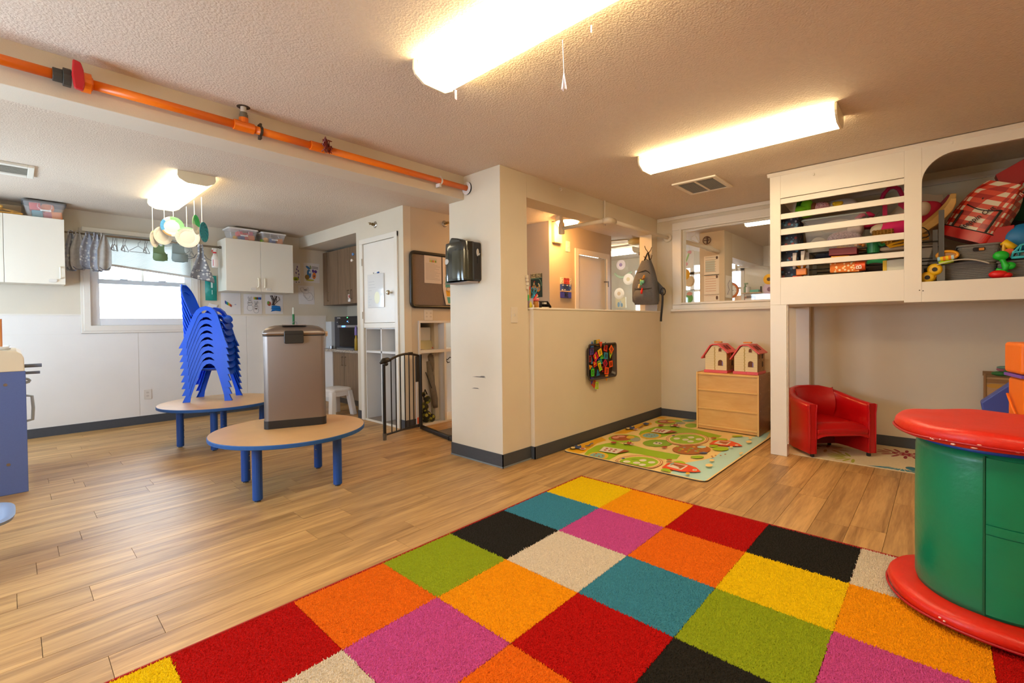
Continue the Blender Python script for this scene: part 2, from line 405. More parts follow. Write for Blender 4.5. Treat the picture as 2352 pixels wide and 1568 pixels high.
# kitchen wall, its lintel and the notice board wall
kw = structure('wall_closet', MB().box((XK, 5.38, 0), (XK+.1, 5.56, 2.40)).box((XK, YK, 0), (XK+.1, 4.66, 2.40)).box((XK, 4.66, 2.235), (XK+.1, 5.38, 2.40))
               .box((XK+.5, YK+.1, 0), (XK+.56, 5.56, 2.4)).box((XK+.1, 5.46, 0), (XK+.5, 5.56, 2.4)).box((XK, YK, 2.4), (XK+.1, 5.57, 2.569)).box((XK+.1, YK+.1, 2.41), (XK+.56, 5.57, 2.45)), PAINT)
structure('wall_soffit', MB().box((XK, 5.57, 2.405), (4.3, YW, 2.569)), PAINT)
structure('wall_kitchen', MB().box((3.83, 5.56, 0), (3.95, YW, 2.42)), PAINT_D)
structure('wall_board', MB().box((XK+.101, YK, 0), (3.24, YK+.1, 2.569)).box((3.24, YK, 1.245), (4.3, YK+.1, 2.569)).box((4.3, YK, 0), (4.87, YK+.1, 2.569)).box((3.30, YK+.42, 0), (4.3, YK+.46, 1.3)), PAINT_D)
basebits('baseboard_closet', [((XK-t, YK-t, .004), (XK-.0005, 4.60, .105)), ((XK-t, YK-t, .004), (3.234, YK-.0005, .105)), ((XK-t, 5.43, .004), (XK-.0005, 5.565, .105))])
# closet door with open cubbies below
d1 = structure('door_1', MB().box((XK-.004, 4.665, 1.235), (XK+.03, 5.375, 2.225)), WHITE, bevel=.003)
ob('door_frame', MB().box((XK-.022, 4.60, 0), (XK-.0005, 4.662, 2.29)).box((XK-.022, 5.378, 0), (XK-.0005, 5.45, 2.29)).box((XK-.024, 4.60, 2.228), (XK-.0005, 5.45, 2.29))
   .box((XK-.012, 4.6625, 1.17), (XK+.02, 5.3775, 1.232)), TRIMW, d1, bevel=.004)
for z in (2.0, 1.33): ob('hinge', MB().lathe([(.006, -.045), (.006, .045)], (XK-.026, 5.379, z), 8), mat('#A69A86', metal=.8, rough=.4), d1, smooth=False)
ob('door_knob', MB().lathe([(.010, 0), (.010, .03), (.026, .036), (.030, .05), (.024, .064), (.008, .068)], (0, 0, 0), 16, axis='x'), mat('#C9BBA0', metal=.9, rough=.25), d1)
_k = [o for o in bpy.data.objects if o.name == 'door_knob'][0]
me = _k.data
for v in me.vertices: pass
def move_world(o, parent, p):
    (x0, y0, z0), rz = ORG[parent.name]
    for v in o.data.vertices:
        w = Vector((v.co.x+x0, v.co.y+y0, v.co.z+z0)); w.x = -w.x
        v.co = Vector((w.x+p[0]-x0, w.y+p[1]-y0, w.z+p[2]-z0))
    o.data.flip_normals()
move_world(_k, d1, (XK-.004, 4.745, 1.585))
CUB = mat('#D9D6D2', rough=.5)
ob('cubby', MB().box((XK+.01, 4.665, .02), (XK+.49, 4.68, 1.17)).box((XK+.01, 5.36, .02), (XK+.49, 5.375, 1.17)).box((XK+.475, 4.68, .02), (XK+.49, 5.36, 1.17))
   .box((XK+.01, 5.0, .02), (XK+.475, 5.022, 1.17)).box((XK+.01, 4.68, .86), (XK+.475, 5.36, .885)).box((XK+.01, 4.68, 1.155), (XK+.475, 5.36, 1.17)), CUB, d1)
ob('cubby_floor', MB().box((XK+.005, 4.68, .001), (XK+.475, 5.36, .02)), mat('#8C7F74', rough=.8), d1)
ob('threshold', MB().box((XK-.012, 4.665, .0005), (XK+.005, 5.375, .022)), TRIMW, d1)
# cubbies recessed in the board wall
cb = structure('trim_4', MB().box((3.235, YK-.018, 0.0), (3.258, YK-.0005, 1.225)).box((3.235, YK-.018, 1.225), (4.3, YK-.0005, 1.25)).box((3.61, YK-.018, .02), (3.64, YK+.4, .865)).box((3.61, YK-.018, .9), (3.64, YK+.4, 1.225)).box((3.258, YK-.018, .865), (4.3, YK+.4, .9))
   .box((3.243, YK+.0, .02), (3.2575, YK+.4, 1.24)).box((3.243, YK+.4005, .02), (4.3, YK+.415, 1.24)).box((3.258, YK-.018, .001), (4.3, YK+.4, .02)), CUB)
# hall behind the half wall
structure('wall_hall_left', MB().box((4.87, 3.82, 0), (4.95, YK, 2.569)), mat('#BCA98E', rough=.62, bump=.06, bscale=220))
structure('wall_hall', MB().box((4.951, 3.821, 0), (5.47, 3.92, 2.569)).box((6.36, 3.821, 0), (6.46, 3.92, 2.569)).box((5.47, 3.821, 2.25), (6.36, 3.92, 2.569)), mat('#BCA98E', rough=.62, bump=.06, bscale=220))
d2 = structure('door_2', MB().box((5.53, 3.84, 0), (6.30, 3.88, 2.19)), mat('#D9CDBD', rough=.35), bevel=.003)
ob('door_frame', MB().box((5.45, 3.80, 0), (5.53, 3.8205, 2.27)).box((6.30, 3.80, 0), (6.38, 3.8205, 2.27)).box((5.53, 3.80, 2.19), (6.30, 3.8205, 2.27)), mat('#DCCFBC', rough=.4), d2, bevel=.004)
ob('hinge', MB().lathe([(.006, -.05), (.006, .05)], (5.535, 3.835, 1.86), 8), mat('#A0813F', metal=.9, rough=.3), d2)
ob('door_latch', MB().box((6.26, 3.80, 1.83), (6.33, 3.838, 1.845)).box((6.315, 3.795, 1.76), (6.335, 3.8, 1.85)), mat('#6B5A44', metal=.7, rough=.4), d2)
# bright far room behind the glass
structure('wall_far', MB().box((9.0, -.5, 0), (9.1, 2.6, 2.52)).box((9.0, 2.6, 0), (9.1, 6.2, 1.35)).box((9.0, 2.6, 2.3), (9.1, 6.2, 2.569)).box((9.0, 4.75, 1.35), (9.1, 6.2, 2.3)), mat('#E3DBCB', rough=.6))
structure('wall_far_side', MB().box((5.7, 6.2, 0), (9.1, 6.3, 2.569)).box((6.46, 3.92, 0), (6.5, 4.0, 2.569)).box((5.77, -.6, 0), (9.1, -.5, 2.52)), mat('#E3DBCB', rough=.6))
w3 = structure('window_3', MB().box((8.99, 2.6, 1.35), (9.05, 2.66, 2.3)).box((8.99, 3.50, 1.35), (9.05, 3.58, 2.3)).box((8.99, 2.66, 1.79), (9.05, 4.75, 1.83)).box((8.97, 2.6, 1.33), (9.1, 4.75, 1.37)).box((8.99, 2.6, 2.12), (9.05, 4.75, 2.17)), TRIMW)
ob('pane', MB().box((9.03, 2.6, 1.37), (9.034, 4.75, 2.3)), GL2, w3)

structure('wall_outside', MB().box((12.5, -3, -1), (12.7, 9, 2.05)), mat('#B59A88', rough=.8, noise=.1, nscale=3))
# ================================================================== WINDOW 1
w1 = structure('window_1', MB().box((OX0, YW+.02, OZ0), (OX0+.085, YW+.07, OZ1)).box((OX1-.085, YW+.02, OZ0), (OX1, YW+.07, OZ1)).box((OX0+.085, YW+.02, OZ0), (OX1-.085, YW+.07, OZ0+.085))
               .box((OX0+.085, YW+.02, OZ1-.085), (OX1-.085, YW+.07, OZ1)), mat('#E6E6E6', rough=.35), bevel=.006)
ob('meeting_rail', MB().box((OX0+.07, YW+.015, 1.735), (OX1-.07, YW+.075, 1.79)).box((.9, YW+.0, 1.79), (.98, YW+.03, 1.80)).box((1.28, YW+.0, 1.79), (1.36, YW+.03, 1.80)), mat('#C9D2D9', rough=.35), w1, bevel=.004)
ob('muntin', MB().box((1.118, YW+.045, 1.79), (1.14, YW+.06, OZ1-.085)), TRIMW, w1)
ob('pane', MB().box((OX0+.08, YW+.05, OZ0+.08), (OX1-.08, YW+.054, OZ1-.08)), GL2, w1)
CAS = MB()
for k, (d, th) in enumerate(((0, .02), (.025, .028), (.055, .018))):
    a, b = .0-.085+d, 0
    CAS.box((OX0-.085+d, YW-th, OZ0-.09+d), (OX0, YW-.0062, OZ1+.04)).box((OX1, YW-th, OZ0-.09+d), (OX1+.085-d, YW-.0062, OZ1+.04)).box((OX0-.085+d, YW-th-.0004, OZ0-.09+d), (OX1+.085-d, YW-.0062, OZ0))
ob('window_casing', CAS, TRIMW, w1, bevel=.003)
# crooked cellular blind
bl = thing('window_blind', 'white pleated blind hanging crooked across the daylight window', 'blind', (1.13, YW-.03, 1.9))
ob('headrail', MB().box((.565, YW-.075, 2.325), (1.71, YW-.03, 2.375)), mat('#E2DCCB', rough=.5), bl, bevel=.004)
PLE = bpy.data.materials.new('translucent_blind'); PLE.use_nodes = True
_n = PLE.node_tree; _b = _n.nodes['Principled BSDF']; _b.inputs['Base Color'].default_value = lin('#E2E2DE'); _b.inputs['Roughness'].default_value = .8
_tr = _n.nodes.new('ShaderNodeBsdfTranslucent'); _tr.inputs[0].default_value = lin('#E6E6E2'); _mx = _n.nodes.new('ShaderNodeMixShader'); _mx.inputs[0].default_value = .16
_n.links.new(_b.outputs[0], _mx.inputs[1]); _n.links.new(_tr.outputs[0], _mx.inputs[2]); _n.links.new(_mx.outputs[0], _n.nodes['Material Output'].inputs[0])
mb = MB(); n = 46
for i in range(n):
    t0, t1 = i/n, (i+1)/n
    def zz(t, x): return 2.325-(2.325-(1.985 if x < 1 else 1.875))*t
    xa, xb = .66, 1.62; y0 = YW-.03
    mb.add([(xa, y0, zz(t0, 0)), (xb, y0, zz(t0, 1)), (xb, y0-.011, zz((t0+t1)/2, 1)), (xa, y0-.011, zz((t0+t1)/2, 0)), (xb, y0, zz(t1, 1)), (xa, y0, zz(t1, 0))], [(0, 1, 2, 3), (3, 2, 4, 5)])
ob('pleated_fabric', mb, PLE, bl)
ob('bottom_rail', MB().tube([(.655, YW-.036, 1.975), (1.625, YW-.036, 1.865)], .014, 8), mat('#CFCBC2', rough=.6), bl)
# outdoors
structure('ground', MB().box((-60, 9, -1.5), (90, 120, -1.0)), mat('#C9C3B4', rough=.9))
FOL = mat('#6F7D74', rough=.9)
rr = random.Random(5)
for i in range(9):
    x = -9+i*3.6+rr.random()*.4; y = 46+rr.random()*8; h = 1.5+rr.random()*1.6
    mb = MB()
    for k in range(7): mb.ball((x+rr.uniform(-.9, .9), y+rr.uniform(-.6, .6), -1+h*rr.uniform(.3, .85)), (rr.uniform(.5, .9), .6, rr.uniform(.4, .7)), 9, 6)
    mb.tube([(x, y, -1), (x, y, .2)], .12, 6)
    ob('shrub', mb, FOL, None, label='distant pale green shrub seen through the daylight window', cat='shrub', group='shrubs outside the daylight window')

# ================================================================== CEILING LIGHTS
def lampmat(e, c=LAMP):
    M = bpy.data.materials.new('lit_diffuser'); M.use_nodes = True; b = M.node_tree.nodes['Principled BSDF']
    b.inputs['Base Color'].default_value = (.9, .88, .82, 1); b.inputs['Emission Color'].default_value = (*c, 1); b.inputs['Emission Strength'].default_value = e; b.inputs['Roughness'].default_value = .4
    return M
LM = lampmat(LAMP_E); LM2 = lampmat(LAMP_E*.5, (1.0, .86, .60)); LF = lampmat(FILL_E)
ENDC = mat('#E9DDBB', rough=.4); GALV = mat('#E8E2D2', rough=.5)
def wrap_light(x0, x1, y0, y1, zt, zb, M, label, cords=()):
    t = thing('ceiling_light', label, 'ceiling light', ((x0+x1)/2, (y0+y1)/2, zb), group=None)
    w = x1-x0; c = (x0+x1)/2
    ob('light_pan', MB().box((x0+.02, y0+.015, zt-.035), (x1-.02, y1-.015, zt-.0005)), GALV, t)
    prof = [(-w/2, .055), (-w/2+.012, .03), (-w/2+.05, .008), (-w/4, 0), (w/4, 0), (w/2-.05, .008), (w/2-.012, .03), (w/2, .055)]
    R = [[(c+x, y, zb+z) for x, z in prof] for y in (y0+.012, y1-.012)]
    P = [p for r in R for p in r]; n = len(prof)
    ob('diffuser', MB().add(P, [(i, i+1, n+i+1, n+i) for i in range(n-1)]), M, t, smooth=True)
    pr2 = [(x*1.02, z-.004) for x, z in prof]+[(w/2, zt-zb-.0008), (-w/2, zt-zb-.0008)]
    for ya, yb in ((y0, y0+.012), (y1-.012, y1)):
        ob('end_cap', MB().prism(pr2, lambda x, z, h: (c+x, ya+h, zb+z), yb-ya), ENDC, t)
    return t
L1 = wrap_light(1.375, 1.632, .64, 1.925, CZ, 2.42, LM, 'large ceiling light nearest the viewer, running off the top of the picture')
L2 = wrap_light(3.40, 3.665, .46, 1.765, CZ, 2.42, LM, 'ceiling light between the large one and the square ceiling vent')
L3 = wrap_light(1.0, 1.285, 4.85, 6.17, CZ2, 2.475, LM2, 'ceiling light in the window room with paper plates hanging from it')
L4 = wrap_light(-.85, -.60, .4, 1.7, CZ, 2.42, LF, 'added fill ceiling light behind the viewer')  # out-of-view fixture added as fill to brighten the room
L7 = wrap_light(.9, 1.15, -1.5, -.25, CZ, 2.42, LF, 'second added fill ceiling light behind the viewer')  # another unseen fixture, added for more even fill light
L5 = wrap_light(6.32, 6.52, .55, 1.84, CZ, 2.42, lampmat(LAMP_E*.8, (1, .86, .66)), 'ceiling light in the next room, seen through the inner window')
L6 = wrap_light(7.3, 7.56, 3.9, 5.2, CZ, 2.42, lampmat(LAMP_E*.5, (1, .9, .75)), 'bright strip light deep in the next room beyond the hall')
# fluff and threads dangling from the large light
def strand(pts, r, m, label):
    mb = MB()
    for p in pts: mb.tube(p, r, 4)
    ob('hanging_thread', mb, m, label=label, cat='thread')
p0 = aX(1292, 92, 1.615); p1 = aX(1295, 165, 1.615); 
strand([[p0, p1]]+[[p1, p1+Vector((rr.uniform(-.012, .012), rr.uniform(-.012, .012), -.075))] for k in range(9)], .0012, mat('#B9B6D8', rough=.5), 'longest pale purple thread tassel hanging from the large ceiling light')
p0 = aX(1045, 205, 1.60); strand([[p0+Vector((k*.006, 0, 0)), p0+Vector((k*.007, .002*k, -.05))] for k in range(3)], .0012, mat('#C79BB5', rough=.5), 'short pinkish threads hanging at the corner of the large ceiling light')
p0 = aX(1358, 58, 1.62); strand([[p0, p0+Vector((0, 0, -.03))]], .003, mat('#F0E6D0', rough=.5), 'stub of white string hanging from the large ceiling light')
# hall globe light
hp = aY(1303, 508, 3.54); hl = thing('hall_light', 'glowing frosted dome light on the hall ceiling', 'ceiling light', (hp.x, 3.54, CZ2-.15))
gz = CZ2-.04
ob('dome', MB().lathe([(.005, gz-.105), (.06, gz-.098), (.11, gz-.075), (.14, gz-.03), (.145, gz-.015)], (hp.x, 3.54, 0), 24, cap=False), lampmat(BULB_E, (1, .52, .17)), hl, smooth=True)
ob('light_base', MB().lathe([(.155, gz-.02), (.155, CZ2-.001)], (hp.x, 3.54, 0), 24), mat('#D8C8A8', rough=.5), hl)

# ================================================================== CEILING VENTS
v = thing('ceiling_vent', 'white framed return vent with two grey louvred panels beside the far ceiling light', 'vent', (4.53, 1.685, CZ-.02))
VX0, VX1, VY0, VY1 = 4.30, 4.775, 1.48, 1.885
ob('vent_frame', MB().box((VX0, VY0, CZ-.016), (VX0+.04, VY1, CZ-.0005)).box((VX1-.04, VY0, CZ-.016), (VX1, VY1, CZ-.0005)).box((VX0+.04, VY0, CZ-.016), (VX1-.04, VY0+.04, CZ-.0005)).box((VX0+.04, VY1-.04, CZ-.016), (VX1-.04, VY1, CZ-.0005))
   .box((VX0+.04, 1.672, CZ-.015), (VX1-.04, 1.694, CZ-.0005)), mat('#E3D9C6', rough=.5), v, bevel=.003)
ob('vent_backing', MB().box((VX0+.04, VY0+.04, CZ-.004), (VX1-.04, VY1-.04, CZ-.0005)), mat('#6E6858', rough=.9), v)
me = None
for k in range(22):
    x = VX0+.05+k*.0178
    ob('louvre', MB().add([(x, VY0+.04, CZ-.013), (x, VY1-.04, CZ-.013), (x+.010, VY1-.04, CZ-.004), (x+.010, VY0+.04, CZ-.004)], [(0, 1, 2, 3)]), mat('#A89F8C', rough=.6), v, solid=.0015)
v = thing('ceiling_vent', 'white supply vent with deep louvres in the ceiling above the left cupboards', 'vent', (0, 5.78, CZ2-.03))
ob('vent_frame', MB().box((-.3, 5.58, CZ2-.022), (-.26, 5.98, CZ2-.0005)).box((.115, 5.58, CZ2-.022), (.155, 5.98, CZ2-.0005)).box((-.26, 5.58, CZ2-.022), (.115, 5.64, CZ2-.0005)).box((-.26, 5.92, CZ2-.022), (.115, 5.98, CZ2-.0005)), mat('#E0DACB', rough=.45), v, bevel=.004)
ob('vent_backing', MB().box((-.26, 5.64, CZ2-.003), (.115, 5.92, CZ2-.0005)), mat('#5B5852', rough=.9), v)
for k in range(6):
    y = 5.665+k*.042
    ob('louvre', MB().add([(-.26, y, CZ2-.022), (.115, y, CZ2-.022), (.115, y+.025, CZ2-.004), (-.26, y+.025, CZ2-.004)], [(0, 1, 2, 3)]), mat('#D8D3C6', rough=.5), v, solid=.002)

# ================================================================== SPRINKLER PIPE
ORG_ = mat('#E8720C', rough=.35); PY_, PZ_ = 3.072, 2.402
sp = thing('sprinkler_pipe', 'orange plastic sprinkler pipe running along the beam', 'pipe', (1.2, PY_, PZ_))
def seg(x0, x1, r, m, name='pipe_run', n=16): return ob(name, MB().lathe([(r, x0), (r, x1)], (0, PY_, PZ_), n, axis='x'), m, sp, smooth=False, bevel=.002)
def lx(u): return aY(u, 300, PY_).x
R0 = .0235
xs = [aY(u, v, PY_).x for u, v in ((120, 170), (160, 178), (178, 180), (190, 185), (213, 195), (536, 285), (583, 298), (598, 303), (712, 330), (740, 338))]
for a, b in ((-.5, xs[0]), (xs[4], xs[5]), (xs[6], xs[8]), (xs[9], XP-.001)):
    o = ob('pipe_run', MB().lathe([(R0, a), (R0, b)], (0, PY_, PZ_), 18, axis='x'), ORG_, sp, smooth=True)
    o.data.polygons.foreach_set('use_smooth', [len(p.vertices) == 4 for p in o.data.polygons])
GREY_ = mat('#38362F', rough=.5)
seg(xs[0], xs[0]+.035, .031, GREY_, 'union_collar', 12); seg(xs[0]+.035, xs[1]+.005, .042, GREY_, 'union_nut', 10)
seg(xs[2]+.012, xs[3]+.03, .046, ORG_, 'valve_body', 20); seg(xs[3]+.03, xs[4], .031, ORG_, 'valve_socket', 16)
ob('valve_handle', MB().prism([(-.012, -.062), (.02, -.066), (.026, -.04), (.022, .03), (.012, .064), (-.016, .07), (-.02, .0)], lambda x, z, t: (xs[2]+x-.004, PY_-.065+t, PZ_+z+.004), .03), mat('#B5121B', rough=.35), sp, bevel=.006)
seg(xs[5], xs[6], .030, ORG_, 'tee_fitting'); 
xt = (xs[5]+xs[6])/2
ob('tee_riser', MB().lathe([(.026, PZ_+.02), (.026, PZ_+.05)], (xt, PY_, 0), 16), ORG_, sp)
ob('riser_collar', MB().lathe([(.024, PZ_+.05), (.024, PZ_+.07), (.02, PZ_+.071), (.02, PZ_+.083)], (xt, PY_, 0), 16), mat('#6D6454', rough=.5), sp)
ob('riser_pipe', MB().lathe([(.016, PZ_+.083), (.016, CZ)], (xt, PY_, 0), 14), mat('#CFC8BC', rough=.6), sp)
ob('ceiling_hole', MB().lathe([(.0, CZ-.0012), (.036, CZ-.0012), (.036, CZ-.0004)], (xt, PY_, 0), 20, cap=False), mat('#4A3E30', rough=.9), sp)
ob('pipe_clamp', MB().lathe([(.031, xs[7]-.006), (.031, xs[7]+.008)], (0, PY_, PZ_), 14, axis='x').box((xs[7]-.006, PY_-.012, PZ_+.03), (xs[7]+.006, PY_+.03, PZ_+.045)).box((xs[7]-.008, PY_-.01, PZ_-.048), (xs[7]+.006, PY_+.02, PZ_-.03)), mat('#3B3126', rough=.5), sp)
seg(xs[8], xs[9]+.02, .030, ORG_, 'coupling')
rr = random.Random(11); hd = MB(); hx = xs[9]+.012
for k in range(9):
    a = rr.uniform(0, 6.3); c0 = Vector((hx, PY_-.045, PZ_+.01))
    q = [c0+Vector((.032*math.cos(a+w)*rr.uniform(.6, 1.1), .03*math.sin(w*2+a)*rr.uniform(.4, 1), .045*math.sin(w+k)*rr.uniform(.7, 1.1))) for w in (0, .9, 1.8, 2.7, 3.6)]
    hd.tube(q, .0035, 5)
ob('sprinkler_guard', hd, mat('#7A2416', rough=.5), sp)
ob('sprinkler_head', MB().lathe([(.012, -.03), (.014, 0), (.008, .02), (.018, .024), (.018, .027)], (hx, PY_-.03, PZ_), 10), mat('#8A6B4A', metal=.8, rough=.35), sp)
xw = aY(1012, 418, PY_).x
ob('pipe_strap', MB().lathe([(.027, xw-.007), (.027, xw+.007)], (0, PY_, PZ_), 14, axis='x').box((xw-.007, PY_-.006, PZ_+.024), (xw+.007, PY_+.048, PZ_+.04)).box((xw-.02, PY_-.01, PZ_-.05), (xw, PY_+.04, PZ_-.022)), mat('#DCD7D3', rough=.5), sp)
ob('wall_flange', MB().lathe([(.056, XP-.012), (.052, XP-.016), (.026, XP-.017), (.026, XP-.0005), (.056, XP-.0005)], (0, PY_, PZ_), 24, axis='x'), mat('#DAD5D2', rough=.5), sp)
# white pipe round the header
WP = mat('#DACDB6', rough=.5); wp = thing('white_pipe', 'white painted sprinkler pipe bending under the hall header', 'pipe', (4.8, 2.52, 2.25))
fp = aX(1535, 545, XE); py = 2.53; pz = fp.z-.005; ex = aY(1397, 515, py).x
ob('pipe_run', MB().tube([(XE-.002, py, pz), (ex+.03, py, pz)], .021, 14), WP, wp, smooth=True)
ob('pipe_run', MB().tube([(ex, py+.02, pz), (ex, aX(1292, 535, ex).y, pz)], .021, 14), WP, wp, smooth=True)
ob('elbow', MB().tube([(ex+.12, py, pz), (ex+.03, py, pz), (ex+.005, py+.004, pz), (ex, py+.03, pz), (ex, py+.05, pz)], [.034, .034, .036, .034, .03], 12), WP, wp, smooth=True)
ty = aX(1290, 535, ex).y
ob('tee_fitting', MB().lathe([(.032, pz-.06), (.034, pz-.04), (.034, pz+.05), (.026, pz+.07)], (ex, ty, 0), 12), WP, wp)
ob('riser_pipe', MB().tube([(ex, ty, pz+.05), (ex, ty, CZ-.001)], .022, 10), WP, wp, smooth=True)
hx2 = aY(1389, 490, YP-.015).x
ob('hanger_rod', MB().tube([(hx2, YP-.016, pz-.02), (hx2, YP-.016, CZ-.001)], .011, 8), WP, wp)
ob('wall_flange', MB().lathe([(.055, XE-.01), (.05, XE-.014), (.024, XE-.015), (.024, XE-.0005), (.055, XE-.0005)], (0, py, pz), 20, axis='x'), WP, wp)
# wall sprinklers on the closet wall
def side_sprinkler(p, d, label):
    t = thing('wall_sprinkler', label, 'sprinkler', tuple(p)); d = Vector(d); a = Vector((0, 0, 1)); b = d.cross(a); mb = MB(); q = []
    def L(prof):
        R = []
        for r, h in prof: R.append([p+d*h+(a*math.cos(w)+b*math.sin(w))*r for w in (2*PI*k/14 for k in range(14))])
        return MB().rings(R)
    ob('escutcheon', L([(.042, .001), (.040, .006), (.022, .016)]), mat('#C9C4BC', metal=.9, rough=.25), t, smooth=True)
    ob('sprinkler_body', L([(.014, .016), (.014, .035), (.020, .036), (.020, .042), (.008, .043), (.008, .07)]), mat('#8C7348', metal=.8, rough=.35), t)
    ob('deflector', MB().obox(p+d*.075+a*.012, d*.014, b*.018, a*.0015).obox(p+d*.074, d*.0015, b*.012, a*.012), mat('#8C7348', metal=.8, rough=.35), t)
side_sprinkler(aX(862, 516, XK), (-1, 0, 0), 'brass side sprinkler on the wall above the white closet door')
side_sprinkler(aY(1021, 514, YK), (0, -1, 0), 'brass side sprinkler above the framed notice board')
# hooks in the header and loft
for (p, nm) in ((aY(1285, 433, YP), 'small white cup hook screwed into the hall header'),):
    ob('cup_hook', MB().tube([p+Vector((0, 0, .0)), p+Vector((0, -.02, 0)), p+Vector((0, -.03, -.01)), p+Vector((0, -.025, -.022)), p+Vector((0, -.015, -.024))], .0035, 6), mat('#E5DCCB', rough=.4), label=nm, cat='hook')
# ================================================================== WINDOW ROOM: CUPBOARDS AND WHAT HANGS THERE
LAM = mat('#E4DECF', rough=.38, noise=.012, nscale=3)
def handle(parent, x, z, h, y, m=None, name='handle'):
    mb = MB().tube([(x, y, z), (x, y-.028, z+.006), (x, y-.032, z+.02), (x, y-.032, z+h-.02), (x, y-.028, z+h-.006), (x, y, z+h)], .008, 8)
    return ob(name, mb, m or mat('#EFE8D2', rough=.35), parent)
def wall_cupboard(x0, x1, splits, z0, z1, yf, label):
    t = thing('wall_cupboard', label, 'cupboard', ((x0+x1)/2, YW-.2, z0))
    ob('body', MB().box((x0, yf+.02, z0), (x1, YW-.0065, z1)), LAM, t, bevel=.002)
    e = [x0]+splits+[x1]
    for i in range(len(e)-1):
        d = ob('door', MB().box((e[i]+.0015, yf, z0-.004), (e[i+1]-.0015, yf+.0185, z1)), LAM, t, bevel=.0025)
        right = (i % 2 == 0)
        hx = e[i+1]-.04 if right else e[i]+.04
        handle(d, hx, z0+.06, .12, yf)
        cx = hx-.055 if right else hx+.06
        ob('child_latch', MB().prism(rrect(cx-.035, z0+.018, cx+.03, z0+.05, .014), lambda x, z, h: (x, yf-h, z), .012), mat('#DAD6CE', rough=.4), d, bevel=.002)
    return t
wall_cupboard(-.95, .405, [-.495, -.043], 1.683, 2.378, 6.95, 'white wall cupboard in the far left corner beside the hanging aprons')
wall_cupboard(1.94, 2.812, [2.371], 1.69, 2.385, 6.95, 'white two door wall cupboard between the daylight window and the kitchen alcove')
# bins on top of the cupboards
CLEAR = bpy.data.materials.new('clear_plastic'); CLEAR.use_nodes = True
_n = CLEAR.node_tree; _b = _n.nodes['Principled BSDF']; _b.inputs['Base Color'].default_value = (.86, .84, .84, 1); _b.inputs['Alpha'].default_value = .28; _b.inputs['Roughness'].default_value = .18
def tapered(x0, x1, y0, y1, z0, z1, k, r=.025, ins=0):
    R = []
    for z, s in ((z0, 0), (z1, 1)):
        e = k*(1-s); R.append([(x, y, z) for x, y in rrect(x0+e+ins, y0+e+ins, x1-e-ins, y1-e-ins, r)])
    return R
def storage_bin(x0, x1, y0, y1, z0, z1, lidm, label, toys, tag=True):
    t = thing('storage_bin', label, 'storage bin', ((x0+x1)/2, (y0+y1)/2, z0))
    ob('bin', MB().rings(tapered(x0, x1, y0, y1, z0, z1, .03), True, False).add([(x, y, z0+.001) for x, y in rrect(x0+.03, y0+.03, x1-.03, y1-.03, .025)], [tuple(range(24))]), CLEAR, t, smooth=False)
    ob('lid', MB().prism(rrect(x0-.012, y0-.012, x1+.012, y1+.012, .03), lambda x, y, h: (x, y, z1+h), .018).prism(rrect(x0+.02, y0+.02, x1-.02, y1-.02, .03), lambda x, y, h: (x, y, z1+.018+h), .008), lidm, t, bevel=.004)
    ob('handle', MB().tube([(x0+(x1-x0)*.35, y0+.0, z1-.01), (x0+(x1-x0)*.33, y0-.008, z1-.05), (x0+(x1-x0)*.42, y0+.0, z1-.075), (x0+(x1-x0)*.6, y0+.0, z1-.075), (x0+(x1-x0)*.68, y0-.008, z1-.05), (x0+(x1-x0)*.66, y0, z1-.01)], .004, 6), CLEAR, t)
    if tag: ob('name_tag', MB().box((x0+(x1-x0)*.40, y0+.008, z1-.085), (x0+(x1-x0)*.66, y0+.010, z1-.068)), mat('#F1EEE8', rough=.6), t)
    for (fx, fz, s, col, shp) in toys:
        cx, cz, cy = x0+(x1-x0)*fx, z0+.007, y0+.10; cz += fz
        if shp == 'b': m_ = MB().obox((cx, cy, cz+s*.5), (s*.55, 0, s*.05), (0, .05, 0), (-s*.04, 0, s*.5))
        elif shp == 'r': m_ = MB().lathe([(s*.45, -.03), (s*.62, -.03), (s*.62, .03), (s*.45, .03), (s*.2, .034)], (cx, cy, cz+s*.6), 18, axis='y')
        else: m_ = MB().ball((cx, cy, cz+s*.5), s*.55)
        ob('toy_block', m_, mat(col, rough=.45), None, bevel=.004 if shp == 'b' else 0, label={'b': 'block', 'r': 'ring', 'o': 'ball'}[shp] and TOYL(col, shp, label), cat='toy')
CN = {'#E2474D': 'red', '#2F9CB5': 'teal', '#E57A22': 'orange', '#F2B51D': 'yellow', '#3C5FA8': 'blue', '#C2335A': 'crimson', '#D8404A': 'scarlet', '#8FBF3A': 'green', '#F08A1C': 'amber', '#B9464F': 'dusty red'}
def TOYL(col, shp, label):
    return CN.get(col, 'coloured')+' toy '+{'b': 'block', 'r': 'wheel', 'o': 'ball'}[shp]+(' in the bin with the dark grey lid' if 'grey' in label else ' in the white lidded bin '+('near the window' if 'nearer' in label else 'near the kitchen'))
DKL = mat('#6B6A68', rough=.5)
zc = 2.3795
storage_bin(.10, .415, 6.965, 7.22, zc, zc+.155, DKL, 'clear toy bin with a dark grey lid on the far left cupboard',
            [(.28, .075, .075, '#E2474D', 'b'), (.33, .0, .07, '#2F9CB5', 'b'), (.58, .06, .085, '#E57A22', 'r'), (.58, 0, .06, '#B9464F', 'b'), (.8, 0, .075, '#F08A1C', 'b')])
WL = mat('#E6E2DC', rough=.45)
